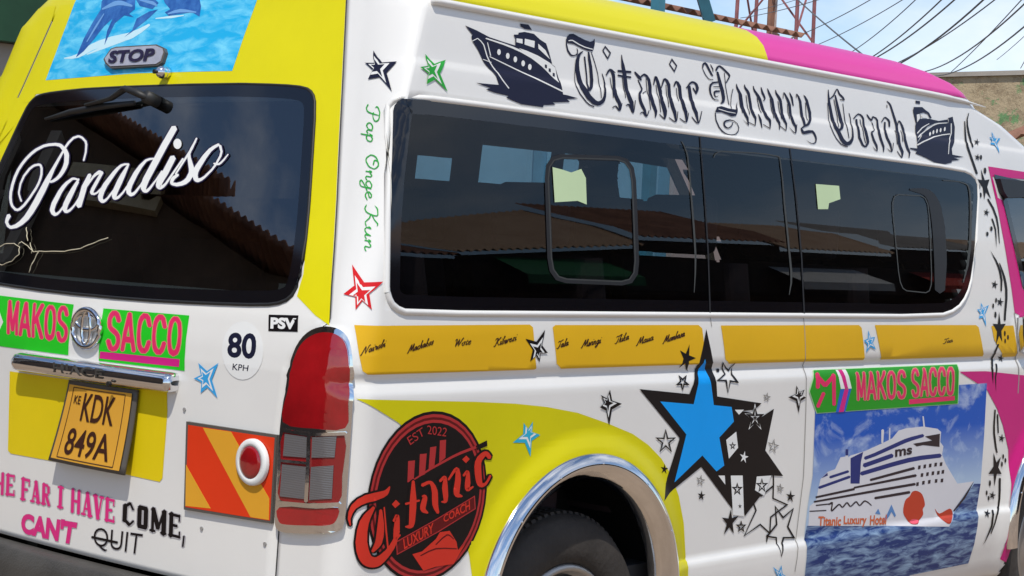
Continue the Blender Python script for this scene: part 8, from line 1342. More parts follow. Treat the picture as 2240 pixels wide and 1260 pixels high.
DEC('rear','lettering','vinyl_hotpink',2,0,None,[(0,[1298,3104,1262,3122,1266,3421,1302,3431],[1298,3104,1334,3114,1338,3413,1302,3431]),
 (0,[1359,3401,1343,3382,1158,3377,1129,3395],[1359,3401,1328,3419,1144,3414,1129,3395]),
 (0,[1323,3268,1306,3249,1204,3249,1176,3267],[1323,3268,1293,3286,1191,3286,1176,3267]),
 (0,[1154,3321,1141,3327,1143,3415,1156,3418],[1154,3321,1167,3324,1169,3412,1156,3418]),
 (0,[1363,3132,1348,3117,1245,3118,1222,3134],[1363,3132,1339,3148,1236,3149,1222,3134]),
 (0,[1063,3115,1044,3123,981,3409,997,3416],[1063,3115,1079,3121,1016,3408,997,3416]),
 (0,[915,3110,882,3132,961,3416,1002,3423],[915,3110,956,3117,1036,3402,1002,3423]),
 (0,[1060,3209,1047,3194,949,3194,926,3209],[1060,3209,1037,3224,939,3224,926,3209]),
 (0,[1121,3136,1107,3121,1026,3122,1003,3138],[1121,3136,1098,3151,1017,3153,1003,3138]),
 (0,[982,3138,968,3123,884,3124,862,3140],[982,3138,959,3153,875,3155,862,3140]),
 (0,[799,3113,765,3131,776,3407,811,3417],[799,3113,835,3122,845,3399,811,3417]),
 (0,[831,3387,817,3368,730,3366,702,3384],[831,3387,803,3405,716,3402,702,3384]),
 (0,[703,3384,731,3369,721,3287,690,3280],[703,3384,672,3377,662,3295,690,3280]),
 (0,[827,3265,811,3247,714,3246,686,3264],[827,3265,799,3283,701,3282,686,3264]),
 (0,[758,3270,781,3250,699,3120,662,3117],[758,3270,720,3268,639,3138,662,3117]),
 (0,[863,3140,849,3125,761,3126,739,3141],[863,3140,840,3155,752,3156,739,3141])])
DEC('rear','lettering','vinyl_grey2',1,0,None,[(0,[414,3109,362,3136,367,3420,419,3436],[414,3109,467,3124,472,3409,419,3436]),
 (0,[499,3146,479,3121,367,3120,331,3143],[499,3146,462,3169,351,3168,331,3143]),
 (0,[504,3402,485,3377,370,3375,334,3399],[504,3402,468,3425,354,3423,334,3399])])
DEC('rear','lettering','vinyl_hotpink',2,0,None,[(0,[414,3116,379,3135,383,3418,419,3429],[414,3116,451,3126,455,3411,419,3429]),
 (0,[488,3145,476,3131,364,3129,342,3144],[488,3145,466,3160,354,3158,342,3144]),
 (0,[493,3402,481,3387,367,3385,345,3399],[493,3402,471,3416,357,3414,345,3399])])
DEC('rear','lettering','vinyl_grey2',1,0,None,[(0,[143,3094,94,3120,98,3422,148,3437],[143,3094,192,3109,197,3412,148,3437]),
 (0,[8,3092,-40,3118,-36,3419,13,3434],[8,3092,57,3107,62,3408,13,3434]),
 (0,[177,3266,155,3238,21,3235,-21,3262],[177,3266,135,3294,1,3291,-21,3262]),
 (0,[-97,3097,-133,3112,-199,3410,-169,3423],[-97,3097,-67,3110,-133,3408,-169,3423]),
 (0,[-245,3087,-292,3119,-218,3419,-161,3431],[-245,3087,-188,3098,-113,3399,-161,3431]),
 (0,[-93,3201,-112,3176,-209,3174,-245,3198],[-93,3201,-129,3225,-225,3223,-245,3198]),
 (0,[-32,3127,-51,3102,-131,3100,-167,3125],[-32,3127,-69,3151,-148,3150,-167,3125]),
 (0,[-169,3125,-188,3099,-271,3098,-306,3122],[-169,3125,-205,3149,-287,3147,-306,3122]),
 (0,[-333,3426,-286,3395,-360,3095,-416,3084],[-333,3426,-389,3414,-462,3115,-416,3084]),
 (0,[-478,3415,-443,3400,-379,3104,-408,3091],[-478,3415,-507,3401,-443,3106,-408,3091]),
 (0,[-272,3391,-291,3366,-368,3364,-404,3388],[-272,3391,-308,3415,-385,3413,-404,3388]),
 (0,[-405,3388,-424,3363,-505,3360,-540,3384],[-405,3388,-441,3412,-522,3409,-540,3384]),
 (0,[-594,3081,-643,3107,-638,3403,-589,3418],[-594,3081,-545,3096,-541,3392,-589,3418]),
 (0,[-532,3121,-553,3092,-732,3089,-770,3116],[-532,3121,-571,3147,-750,3143,-770,3116]),
 (0,[-528,3381,-549,3353,-717,3349,-756,3375],[-528,3381,-568,3408,-735,3403,-756,3375]),
 (0,[-562,3250,-583,3222,-677,3220,-716,3246],[-562,3250,-601,3277,-696,3275,-716,3246]),
 (0,[-735,3087,-761,3102,-760,3184,-733,3193],[-735,3087,-708,3095,-707,3178,-733,3193]),
 (0,[-723,3299,-750,3314,-749,3397,-722,3405],[-723,3299,-696,3308,-695,3391,-722,3405])])
DEC('rear','lettering','vinyl_hotpink',2,0,None,[(0,[143,3101,110,3119,114,3420,147,3431],[143,3101,176,3111,181,3413,147,3431]),
 (0,[9,3099,-24,3116,-20,3417,13,3427],[9,3099,42,3109,46,3410,13,3427]),
 (0,[166,3266,152,3247,17,3245,-10,3263],[166,3266,139,3284,4,3281,-10,3263]),
 (0,[-98,3103,-117,3111,-183,3409,-168,3416],[-98,3103,-83,3110,-149,3409,-168,3416]),
 (0,[-244,3093,-277,3116,-203,3416,-162,3424],[-244,3093,-203,3101,-129,3402,-162,3424]),
 (0,[-104,3201,-115,3185,-212,3183,-234,3198],[-104,3201,-126,3216,-222,3214,-234,3198]),
 (0,[-43,3127,-55,3111,-134,3110,-156,3125],[-43,3127,-65,3142,-145,3140,-156,3125]),
 (0,[-179,3124,-191,3109,-274,3107,-296,3122],[-179,3124,-202,3139,-284,3138,-296,3122]),
 (0,[-334,3420,-301,3398,-375,3098,-415,3090],[-334,3420,-374,3411,-447,3112,-415,3090]),
 (0,[-477,3408,-458,3400,-394,3105,-409,3098],[-477,3408,-492,3401,-428,3106,-409,3098]),
 (0,[-282,3391,-294,3375,-372,3373,-394,3388],[-282,3391,-304,3406,-382,3404,-394,3388]),
 (0,[-416,3388,-427,3372,-508,3370,-530,3384],[-416,3388,-438,3402,-519,3400,-530,3384]),
 (0,[-594,3087,-628,3105,-623,3401,-590,3412],[-594,3087,-560,3098,-556,3394,-590,3412]),
 (0,[-542,3120,-556,3102,-735,3098,-760,3116],[-542,3120,-568,3138,-747,3134,-760,3116]),
 (0,[-539,3381,-552,3363,-720,3358,-746,3375],[-539,3381,-564,3399,-732,3394,-746,3375]),
 (0,[-572,3250,-586,3231,-681,3229,-706,3247],[-572,3250,-598,3268,-692,3265,-706,3247]),
 (0,[-735,3093,-746,3100,-745,3183,-733,3186],[-735,3093,-723,3097,-722,3180,-733,3186]),
 (0,[-723,3306,-735,3312,-734,3395,-722,3399],[-723,3306,-711,3310,-710,3392,-722,3399])])
DEC('rear','lettering','vinyl_grey2',1,0,None,[(0,[-1126,3301,-1148,3329,-1085,3407,-1039,3407],[-1126,3301,-1080,3301,-1016,3378,-1039,3407]),
 (0,[-1080,3401,-1024,3410,-936,3366,-933,3327],[-1080,3401,-1077,3363,-989,3319,-933,3327]),
 (0,[-955,3384,-893,3351,-891,3146,-952,3125],[-955,3384,-1016,3363,-1014,3159,-952,3125]),
 (0,[-932,3179,-923,3140,-1020,3092,-1079,3105],[-932,3179,-992,3193,-1089,3144,-1079,3105]),
 (0,[-1036,3103,-1082,3105,-1157,3164,-1147,3192],[-1036,3103,-1026,3131,-1101,3191,-1147,3192]),
 (0,[-1245,3119,-1304,3153,-1301,3356,-1241,3376],[-1245,3119,-1184,3139,-1181,3343,-1241,3376]),
 (0,[-1368,3116,-1427,3150,-1424,3352,-1364,3372],[-1368,3116,-1308,3136,-1305,3339,-1364,3372]),
 (0,[-1188,3365,-1217,3326,-1365,3322,-1417,3359],[-1188,3365,-1241,3402,-1389,3398,-1417,3359]),
 (0,[-1192,3132,-1220,3093,-1369,3090,-1420,3127],[-1192,3132,-1244,3170,-1392,3166,-1420,3127]),
 (0,[-1503,3076,-1547,3102,-1543,3390,-1498,3405],[-1503,3076,-1457,3091,-1453,3380,-1498,3405]),
 (0,[-1487,3409,-1442,3368,-1551,3135,-1619,3127],[-1487,3409,-1554,3401,-1663,3168,-1619,3127]),
 (0,[-1599,3133,-1647,3148,-1748,3374,-1717,3397],[-1599,3133,-1568,3155,-1670,3382,-1717,3397]),
 (0,[-1713,3063,-1774,3099,-1770,3385,-1708,3406],[-1713,3063,-1652,3084,-1648,3371,-1708,3406]),
 (0,[-1429,3113,-1449,3086,-1540,3084,-1575,3109],[-1429,3113,-1465,3138,-1556,3136,-1575,3109]),
 (0,[-1635,3108,-1654,3081,-1750,3079,-1784,3104],[-1635,3108,-1670,3133,-1765,3131,-1784,3104]),
 (0,[-1850,3063,-1904,3095,-1900,3380,-1845,3399],[-1850,3063,-1795,3082,-1791,3368,-1845,3399]),
 (0,[-1785,3107,-1805,3077,-2005,3072,-2042,3100],[-1785,3107,-1823,3135,-2022,3129,-2042,3100]),
 (0,[-1781,3359,-1802,3329,-1989,3323,-2027,3350],[-1781,3359,-1819,3386,-2007,3380,-2027,3350]),
 (0,[-1818,3232,-1839,3202,-1945,3199,-1982,3227],[-1818,3232,-1856,3260,-1962,3256,-1982,3227]),
 (0,[-2007,3070,-2036,3088,-2035,3167,-2005,3178],[-2007,3070,-1977,3080,-1976,3160,-2005,3178]),
 (0,[-1994,3275,-2024,3292,-2023,3372,-1993,3383],[-1994,3275,-1964,3286,-1963,3365,-1993,3383]),
 (0,[-2093,3140,-2058,3122,-2044,2995,-2075,2982],[-2093,3140,-2123,3126,-2109,2999,-2075,2982])])
DEC('rear','lettering','vinyl_black',2,0,None,[(0,[-1120,3308,-1132,3322,-1068,3400,-1044,3400],[-1120,3308,-1096,3308,-1032,3385,-1044,3400]),
 (0,[-1069,3396,-1034,3402,-946,3357,-944,3333],[-1069,3396,-1067,3372,-980,3327,-944,3333]),
 (0,[-955,3376,-911,3353,-909,3148,-952,3133],[-955,3376,-998,3361,-996,3157,-952,3133]),
 (0,[-942,3175,-935,3150,-1032,3101,-1070,3110],[-942,3175,-980,3184,-1076,3135,-1070,3110]),
 (0,[-1045,3110,-1069,3111,-1144,3171,-1138,3185],[-1045,3110,-1040,3125,-1114,3185,-1138,3185]),
 (0,[-1245,3127,-1287,3151,-1284,3354,-1241,3368],[-1245,3127,-1202,3141,-1199,3345,-1241,3368]),
 (0,[-1368,3124,-1410,3148,-1407,3350,-1365,3365],[-1368,3124,-1326,3138,-1323,3341,-1365,3365]),
 (0,[-1201,3365,-1220,3338,-1369,3333,-1405,3359],[-1201,3365,-1237,3391,-1385,3386,-1405,3359]),
 (0,[-1204,3132,-1224,3105,-1372,3102,-1408,3128],[-1204,3132,-1241,3158,-1389,3155,-1408,3128]),
 (0,[-1503,3084,-1530,3100,-1526,3388,-1498,3397],[-1503,3084,-1475,3093,-1471,3382,-1498,3397]),
 (0,[-1490,3402,-1458,3373,-1568,3140,-1615,3134],[-1490,3402,-1538,3397,-1647,3163,-1615,3134]),
 (0,[-1602,3141,-1630,3149,-1731,3376,-1714,3389],[-1602,3141,-1584,3154,-1686,3380,-1714,3389]),
 (0,[-1713,3071,-1757,3097,-1753,3383,-1708,3398],[-1713,3071,-1669,3086,-1665,3373,-1708,3398]),
 (0,[-1441,3112,-1452,3097,-1543,3095,-1563,3109],[-1441,3112,-1461,3127,-1552,3124,-1563,3109]),
 (0,[-1647,3107,-1658,3093,-1753,3090,-1772,3104],[-1647,3107,-1666,3122,-1762,3119,-1772,3104]),
 (0,[-1850,3071,-1887,3093,-1883,3378,-1845,3391],[-1850,3071,-1812,3084,-1808,3370,-1845,3391]),
 (0,[-1796,3107,-1809,3089,-2008,3084,-2031,3100],[-1796,3107,-1819,3124,-2019,3118,-2031,3100]),
 (0,[-1792,3358,-1805,3340,-1993,3334,-2015,3351],[-1792,3358,-1816,3375,-2003,3369,-2015,3351]),
 (0,[-1830,3231,-1842,3214,-1948,3210,-1971,3227],[-1830,3231,-1853,3248,-1958,3245,-1971,3227]),
 (0,[-2007,3078,-2020,3086,-2019,3165,-2005,3170],[-2007,3078,-1993,3082,-1992,3162,-2005,3170]),
 (0,[-1994,3283,-2007,3291,-2006,3370,-1993,3375],[-1994,3283,-1981,3288,-1980,3367,-1993,3375]),
 (0,[-2092,3132,-2075,3123,-2061,2996,-2076,2989],[-2092,3132,-2107,3125,-2093,2998,-2076,2989])])
TXT('rear','lettering','vinyl_hotpink',2,"CAN'T",[1315,2956,19,3009,82,2698,1301,2676],0.055,'vinyl_grey2',0)
TXT('rear','lettering','vinyl_black',2,'QUIT',[-335,2992,-1322,3043,-1282,2727,-338,2714],-0.005,'vinyl_grey2',0)
DEC('rear','lettering','vinyl_black',3,0,None,[(0,[-283,2858,-297,2842,-824,2849,-846,2865],[-283,2858,-306,2874,-833,2881,-846,2865])])
DEC('rear','stop_badge','board_edge',5,0.01,None,[[1271,9003,1347,9070,1245,9214,1126,9236,220,9234,41,9184,-17,9119,-10,8983,70,8942,1108,8934]])
DEC('rear','stop_badge','steel_badge',5,0.012,'grey plate above the rear window',[[1248,9022,1306,9075,1205,9200,1106,9216,222,9215,65,9172,23,9121,26,8997,98,8961,1121,8960]])
TXT('rear','lettering','vinyl_violet',32,'STOP',[1203,9174,175,9176,175,9001,1183,9000],0.04,None,0)
DEC('rear','plate_recess','vinyl_plateyellow',1,0,'yellow panel behind the number plate',[[1750,4800,-1663,4829,-1687,4597,-1647,3774,-1598,3723,-603,3739,1642,3701,1715,3736]])
DEC('rear','reflector_board','board_edge',1,0.008,'red and yellow striped marker board',[[-2085,4516,-3624,4512,-3603,3483,-2109,3453]])
DEC('rear','reflector_board','vinyl_orange_red',1,0.0085,None,[[-2124,4479,-3592,4478,-3576,3514,-2141,3489]])
DEC('rear','reflector_board','vinyl_amber2',2,0.0085,None,[[-2390,4472,-2877,4474,-3553,3770,-3561,3521,-3263,3515],
 [-2119,3997,-2588,3528,-2140,3502]])
DEC('sglass','paper_sticker','paper_green',1,0,'torn pale green paper on the glass',[[3742,7830,3948,7808,4110,7783,4316,7842,4402,7729,4398,7387,4215,7426,3759,7387]])
DEC('sglass','paper_sticker','paper_green',1,0,'torn pale green paper on the glass',[[9933,7955,10603,7964,10624,7760,10286,7681,10251,7588,9964,7575]])
DEC('sglass','window_frame','frame_black',0,0,None,[(1,[3582,7679,3619,7845,3737,7961,3936,8008,5090,8062,5298,8035,5427,7928,5466,7750,5463,6682,5423,6507,5293,6391,5076,6355,3922,6369,3731,6406,3615,6513,3578,6680],[3680,7683,3713,7829,3796,7910,3944,7944,5067,7994,5227,7973,5321,7894,5357,7737,5353,6681,5319,6528,5229,6448,5069,6421,3943,6433,3795,6461,3709,6540,3676,6689])])
DEC('sglass','window_frame','frame_grey',1,0,'highlight painted along the sliding window frame',[(1,[3640,7671,3673,7825,3774,7925,3948,7967,5060,8020,5243,7996,5355,7903,5392,7737,5390,6694,5354,6531,5244,6431,5055,6399,3949,6413,3780,6445,3678,6539,3643,6695],[3660,7671,3692,7822,3786,7915,3950,7954,5055,8007,5229,7984,5334,7896,5370,7734,5368,6694,5333,6535,5231,6443,5054,6412,3953,6425,3793,6456,3697,6544,3662,6697])])  # thin grey line is a painted highlight on the black frame
DEC('sglass','window_frame','frame_grey',1,0,None,[(0,[6533,8360,6526,8353,6569,8304,6623,8215,6643,8141,6666,7910,6714,7051,6724,6787,6708,6547,6674,6282,6681,6278],[6533,8360,6546,8360,6591,8312,6652,8221,6675,8146,6703,7914,6760,7055,6767,6788,6741,6547,6690,6282,6681,6278])])
DEC('sglass','window_frame','frame_grey',1,0,None,[(0,[7279,8180,7293,8182,7309,8197,7321,8218,7346,8240,7403,8261,7515,8278,7716,8291,8304,8311,8590,8314,8910,8303,8955,8296,8963,8284,9002,7992,9024,7587,9122,6617,9116,6453,9061,6273,9069,6269],[7279,8180,7275,8187,7289,8201,7302,8222,7333,8249,7398,8273,7515,8291,7718,8304,8308,8326,8595,8330,8920,8320,8976,8310,8993,8289,9036,7995,9068,7591,9176,6620,9160,6451,9079,6272,9069,6269])])
DEC('sglass','window_frame','frame_black',0,0,None,[(0,[12794,8024,12809,8008,13148,7973,13258,7951,13323,7922,13361,7887,13393,7842,13419,7785,13441,7711,13478,7510,13489,7377,13499,7087,13503,6827,13484,6392,13646,6333],[12794,8024,12820,8039,13196,8066,13362,8063,13514,8036,13627,7987,13711,7927,13775,7856,13825,7772,13900,7554,13923,7412,13943,7111,13930,6838,13827,6391,13646,6333])])
DEC('sglass','window_frame','frame_grey',1,0,None,[(1,[12199,7608,12209,7779,12281,7888,12423,7929,13167,7944,13312,7910,13396,7803,13421,7620,13405,6656,13380,6479,13305,6371,13174,6336,12538,6361,12414,6402,12333,6508,12291,6684],[12228,7610,12238,7779,12304,7879,12427,7914,13157,7928,13287,7898,13366,7798,13390,7618,13374,6656,13349,6481,13281,6381,13170,6352,12549,6376,12439,6412,12362,6512,12320,6686])])
DEC('sglass','window_frame','frame_grey',1,0,None,[(0,[13934,8236,13943,8229,14355,8239,14512,8238,14709,8216,14763,8204,14797,8185,14821,8149,14839,8088,14848,7993,14830,7730,14769,7343,14716,7115,14618,6820,14465,6534,14478,6527],[13934,8236,13947,8244,14360,8254,14519,8253,14726,8233,14790,8221,14838,8198,14872,8159,14897,8095,14912,7998,14905,7733,14854,7344,14803,7114,14691,6815,14497,6531,14478,6527])])
DEC('sglass','window_frame','frame_black',1,0,None,[(0,[6974,8457,6960,8450,7004,7622,7034,6794,7027,6005,7043,5999],[6974,8457,6988,8454,7037,7625,7067,6796,7060,6006,7043,5999])])
DEC('sglass','window_frame','frame_black',1,0,None,[(0,[9266,8449,9254,8443,9350,7738,9429,6854,9441,5996,9460,5990],[9266,8449,9279,8446,9387,7742,9467,6857,9479,5998,9460,5990])])
DEC('side','door_handle','chrome',0,0.022,None,[(0,[16561,5969,16451,5932,16455,5646,16553,5335,16681,5302],[16561,5969,16667,5937,16706,5652,16768,5340,16681,5302])])
DEC('side','window_visor','visor',1,0.02,None,[[15887,8370,17028,8385,17962,8386,17925,8080,16995,8102,16146,8044,16001,8150]])
DEC('side','panel_seam','seam_dark',1,0,None,[(0,[7066,5969,7060,5966,7091,5813,7099,5811],[7066,5969,7074,5967,7105,5814,7099,5811])])
DEC('side','panel_seam','seam_dark',1,0,None,[(0,[9463,5972,9454,5968,9611,4524,9679,3551,9566,2107,9575,2102],[9463,5972,9470,5969,9630,4524,9699,3549,9585,2104,9575,2102])])
DEC('side','panel_seam','seam_dark',1,0,None,[(0,[16377,6029,16359,6023,16515,5156,16576,4830,16585,4584,16603,4577],[16377,6029,16394,6024,16551,5156,16612,4830,16621,4582,16603,4577])])
DEC('wrap','tail_lamp','chrome',0,0.014,'red rear lamp in a chrome surround',[[-10,5799,-83,5789,-158,5770,-229,5743,-290,5707,-345,5662,-394,5606,-436,5541,-473,5465,-505,5379,-511,5284,-509,5179,-580,5059,-611,4924,-629,4773,-641,4605,-643,4407,-639,4191,-636,3996,-638,3830,-641,3684,-638,3571,-631,3499,-617,3460,-590,3434,-551,3418,-497,3416,-416,3420,-287,3431,-132,3448,4,3467,117,3484,196,3500,254,3521,293,3538,316,3563,331,3628,340,3757,340,3926,341,4095,342,4253,344,4411,344,4562,345,4704,346,4841,345,4977,374,5118,392,5260,360,5387,349,5492,330,5580,306,5652,276,5705,240,5742,197,5769,140,5789,70,5799]])
DEC('wrap','lens','lens_red',1,0.022,None,[[-3,5727,-63,5716,-126,5698,-184,5673,-238,5643,-287,5606,-331,5559,-369,5502,-403,5435,-432,5359,-428,5272,-433,5174,-499,5066,-549,4932,-584,4787,-561,4682,-438,4644,-260,4645,-91,4655,67,4658,201,4664,285,4695,314,4764,309,4862,300,4975,327,5108,353,5256,320,5386,311,5481,295,5555,274,5614,245,5660,210,5690,170,5712,121,5726,63,5730]])
DEC('wrap','lens','lens_clear',1,0.018,None,[[-559,4576,-430,4604,-251,4579,-84,4562,71,4596,200,4634,280,4612,304,4487,294,4306,282,4145,287,4027,289,3929,266,3859,206,3829,112,3824,-25,3818,-201,3792,-405,3768,-553,3783,-597,3860,-582,3978,-565,4110,-582,4273,-597,4451]])
DEC('wrap','lens','lens_red',1,0.018,None,[[-554,3698,-404,3722,-196,3733,-19,3746,115,3770,205,3792,259,3791,275,3752,264,3694,246,3645,231,3618,210,3602,179,3589,139,3578,86,3570,-4,3560,-136,3543,-295,3525,-424,3514,-494,3512,-532,3518,-555,3539,-585,3586,-600,3649]])
DEC('wrap','lens','lens_grey',2,0.02,None,[[-528,4548,-166,4548,-161,4314,-536,4293]])
DEC('wrap','lens','lens_grey',2,0.02,None,[[-104,4555,206,4597,198,4358,-99,4321]])
DEC('wrap','lens','lens_grey',2,0.02,None,[[-543,4197,-167,4208,-159,3843,-549,3826]])
DEC('wrap','lens','lens_grey',2,0.02,None,[[-98,4216,193,4265,194,3891,-96,3840]])
DEC('wrap','lamp_trim','chrome',3,0.021,None,[(0,[-155,4590,-182,4574,-167,4209,-164,3817,-136,3805],[-155,4590,-127,4578,-111,4214,-108,3822,-136,3805]),
 (0,[-599,4585,-584,4566,-154,4558,292,4615,303,4634],[-599,4585,-579,4603,-155,4594,287,4651,303,4634]),
 (0,[-583,4236,-569,4221,-129,4239,-114,4255],[-583,4236,-567,4253,-128,4270,-114,4255]),
 (0,[-595,3748,-573,3725,-90,3755,271,3810,286,3835],[-595,3748,-571,3773,-92,3802,265,3856,286,3835])])

# ------------------------------------------------------------------ small fittings on the tailgate
def flat_text(s, bold, place, name, material, parent):
    """lettering on a fitting: place(u, v) maps the unit box to a point"""
    vs, fs = text_mesh(s, bold); x0 = min(v[0] for v in vs); x1 = max(v[0] for v in vs); y0 = min(v[1] for v in vs); y1 = max(v[1] for v in vs)
    mb = MB(); mb.v = [tuple(place((x - x0) / (x1 - x0), (y - y0) / (y1 - y0))) for x, y in vs]; mb.f = fs
    return mb.build(name, material, parent)
# chrome handle bar above the number plate
rows = []
for y, k in ((.292, .25), (.290, .7), (.284, .92), (.272, 1.0), (.0, 1.0), (-.355, 1.0), (-.367, .92), (-.373, .7), (-.375, .25)):
    cz = .992; prof = [(-.001, -.024), (-.020, -.025), (-.034, -.020), (-.040, -.006), (-.039, .010), (-.030, .021), (-.014, .025), (-.001, .025)]
    rows.append([(rear_x(y, cz) + px * (0.5 + .5 * k), y, cz + pz * k) for px, pz in prof])
bar = MB().grid(rows).build('handle_bar', 'chrome', tailgate, smooth=True); bar['label'] = 'chrome handle bar above the number plate'
def on_bar(u, v):
    y = .085 - .215 * u; dz = (v - .5) * .026; return Vector((rear_x(y, .992) - .0428 + 20 * (dz - .002) ** 2, y, .994 + dz))
flat_text('HIACE', .02, on_bar, 'lettering', 'bumper_grey', tailgate)
MB().tube([(-.044, -.158, .972), (-.036, -.158, .972)], .007, 10).build('key_lock', 'rubber_black', tailgate)
# number plate, bent forward at the bottom, in a dark holder
def plate_pt(u, v, off=0.0, grow=0.0):
    u = u * (1 + 2 * grow) - grow; v = v * (1 + 2 * grow) - grow
    yl = .086 + (.043 - .086) * v; yr = -.206 + (-.221 + .206) * v
    y = yl + (yr - yl) * u; z = .760 + .193 * v
    x = -.008 - .018 * max(0.0, 1 - v) ** 1.6 - .014 * math.sin(math.pi * max(0, min(1, u))) * 0.3
    return Vector((x - off, y, z))
holder = MB()
holder.grid([[plate_pt(i / 10, j / 10, 0.0, .05) for i in range(11)] for j in range(11)]); hp = holder.build('plate_holder', 'board_edge', tailgate, smooth=True)
sm = hp.modifiers.new('thick', 'SOLIDIFY'); sm.thickness = .006; sm.offset = 0
np_ = MB().grid([[plate_pt(i / 10, j / 10, .008) for i in range(11)] for j in range(11)]).build('number_plate', 'plate_orange', tailgate, smooth=True); np_['label'] = 'orange number plate'
def on_plate(u0, u1, v0, v1): return lambda u, v: plate_pt(u0 + (u1 - u0) * u, v0 + (v1 - v0) * v, .0095)
flat_text('KDK', .012, on_plate(.30, .80, .55, .92), 'lettering', 'vinyl_brown', tailgate)
flat_text('849A', .012, on_plate(.17, .83, .08, .44), 'lettering', 'vinyl_brown', tailgate)
flat_text('KE', .01, on_plate(.14, .25, .76, .87), 'lettering', 'vinyl_brown', tailgate)
for pts in ([(.09, .97), (.91, .97)], [(.09, .03), (.91, .03)], [(.09, .03), (.09, .97)], [(.91, .03), (.91, .97)]):
    MB().tube([plate_pt(pts[0][0] + (pts[1][0] - pts[0][0]) * i / 8, pts[0][1] + (pts[1][1] - pts[0][1]) * i / 8, .0085) for i in range(9)], .0012, 4).build('plate_border', 'vinyl_brown', tailgate)
# oval emblem: three chrome rings
def ring(cy, cz, ry, rz, r):
    return MB().tube([(rear_x(cy, cz) - .010, cy + ry * math.cos(a), cz + rz * math.sin(a)) for a in [2 * math.pi * i / 40 for i in range(41)]], r, 8, cap=False)
emb = ring(-.006, 1.100, .058, .0485, .0075).build('emblem', 'chrome', tailgate, smooth=True); emb['label'] = 'chrome emblem of interlocking ovals'
ring(-.006, 1.116, .047, .020, .006).build('emblem_ring', 'chrome', tailgate, smooth=True)
ring(-.006, 1.100, .018, .044, .0055).build('emblem_ring', 'chrome', tailgate, smooth=True)
# camera dome above the window
dome = MB().grid([[(rear_x(-.028, 1.771) - .022 + .018 * -math.cos(b2) * 1.0, -.028 + .017 * math.sin(b2) * math.cos(a), 1.771 + .017 * math.sin(b2) * math.sin(a)) for a in [2 * math.pi * i / 16 for i in range(17)]] for b2 in [math.pi * .62 * j / 8 for j in range(9)]]).build('camera_dome', 'chrome', tailgate, smooth=True)
MB().tube([(rear_x(-.028, 1.771) - .002, -.028, 1.771), (rear_x(-.028, 1.771) - .020, -.028, 1.771)], .016, 14).build('camera_mount', 'chrome', tailgate, smooth=True)
MB().tube([(rear_x(-.028, 1.771) - .037, -.017, 1.772), (rear_x(-.028, 1.771) - .041, -.017, 1.772)], .006, 10).build('camera_lens', 'rubber_black', tailgate)
# wiper: pivot cap, arm and blade
def off_glass(y, z, d): return spt('rear', y, z, d)
wiper = MB().tube([off_glass(-.020, 1.692, .0), off_glass(-.020, 1.692, .045)], .017, 14).build('wiper', 'rubber_black', rear_window, smooth=True); wiper['label'] = 'black rear wiper parked near the top of the window'
MB().tube([off_glass(-.022, 1.690, .036), off_glass(.015, 1.700, .048), (off_glass(.07, 1.712, .050)), off_glass(.14, 1.692, .036), off_glass(.26, 1.678, .030)], [.011, .013, .011, .009, .006], 8, flat=.8).build('wiper_arm', 'rubber_black', rear_window, smooth=True)
MB().tube([off_glass(.06, 1.686, .016), off_glass(.20, 1.677, .020), off_glass(.34, 1.664, .020), off_glass(.47, 1.648, .014)], [.006, .008, .007, .003], 6, flat=1.2).build('wiper_blade', 'rubber_black', rear_window, smooth=True)
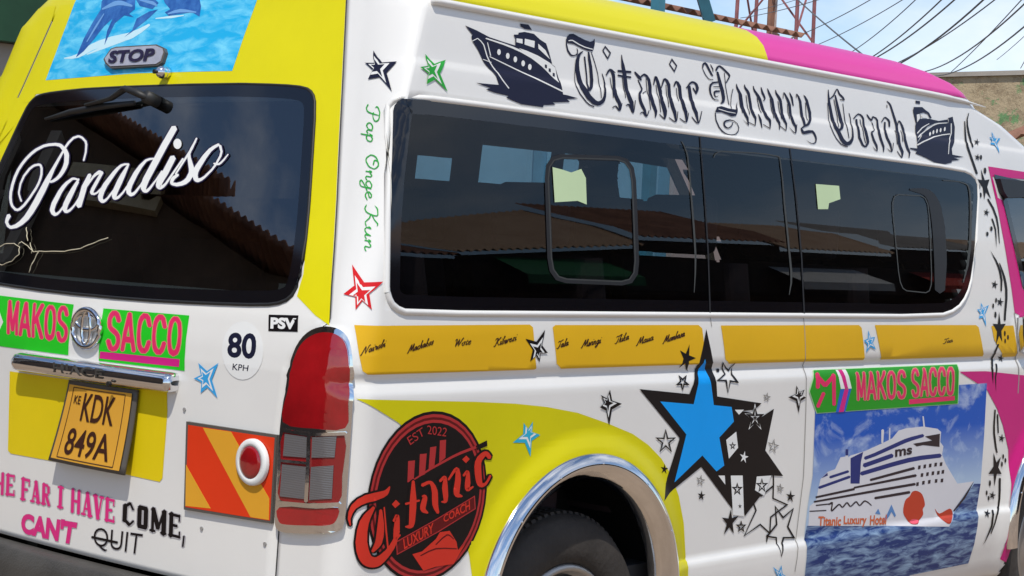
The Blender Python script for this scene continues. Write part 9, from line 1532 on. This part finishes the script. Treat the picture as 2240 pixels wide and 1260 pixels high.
# round red reflector on the striped board
def disc_y(r_prof, name, material, parent):
    cy, cz = -.655, .832; x0 = rear_x(cy, cz); rows = []
    for i in range(33):
        a = 2 * math.pi * i / 32; rows.append([(x0 - d, cy + r * math.cos(a), cz + r * math.sin(a)) for r, d in r_prof])
    return MB().grid(rows).build(name, material, parent, smooth=True)
disc_y([(.055, .009), (.0545, .017), (.0525, .0195), (.046, .0205), (.0385, .021), (.0385, .018)], 'reflector_base', 'vinyl_white', tailgate)
disc_y([(.039, .018), (.037, .022), (.028, .024), (.012, .025), (.0, .0255)], 'reflector', 'lens_red', tailgate)
for y, z in ((-.48, .652), (-.695, .645), (-.40, .93), (-.86, .90)):
    MB().tube([spt('rear', y, z, -.002), spt('rear', y, z, .003)], .005, 8).build('screw', 'seam_dark', tailgate)
# left lamp, mirrored from the right one
if LAMP:
    ll = mirror(LAMP[0], 'tail_lamp', van)
    for c in list(LAMP[0].children): mirror(c, c.name.split('.')[0], ll)
# yellow wrap carried round the left corner pillar
rows = []
for z in levels(1.20, 1.99):
    w, c = Wf(z), Cf(z); d = -_interp(SEAM, z) - (w - c); L = wrap_L(z); u0 = (d if d < 0 else L * math.asin(min(1, d / c)) / (math.pi / 2)) + .004
    r = []
    for i in range(13):
        p = spt('wrap', u0 + (L * .8 - u0) * i / 12, z, .0012); r.append((p.x, -p.y, p.z))
    rows.append(r)
MB().grid(rows).build('yellow_wrap', 'vinyl_yellow', body, smooth=True)
# pale string tied across the rear window
def string_part(pts, name='string', parent=None):
    P = []
    for (a, b2), (c, d) in zip(pts, pts[1:]):
        for i in range(4): P.append(off_glass(a + (c - a) * i / 4, b2 + (d - b2) * i / 4, .010 + .002 * math.sin(i)))
    P.append(off_glass(pts[-1][0], pts[-1][1], .010))
    return MB().tube(P, .0013, 5).build(name, 'cream_paint', parent, smooth=True)
STRING_PATHS = [[2440,6213,2688,6288,2555,6397,2408,6480,2158,6498,1987,6453,1942,6353,2073,6255,2296,6194,2440,6213],
    [2038,6485,1986,6530,1797,6477,1597,6401,1512,6413,1305,6419,877,6438,538,6490,257,6582,24,6650],
    [1978,6726,1912,6643,1837,6544],
    [1761,6521,1632,6408,1647,6382],
    [1472,6423,1529,6287,1562,6126]]
st_ = string_part(pairs(STRING_PATHS[0])); tag(st_, 'thin pale string tied in a loop across the rear window', 'string')
for q in STRING_PATHS[1:]: string_part(pairs(q), 'string_end', st_)
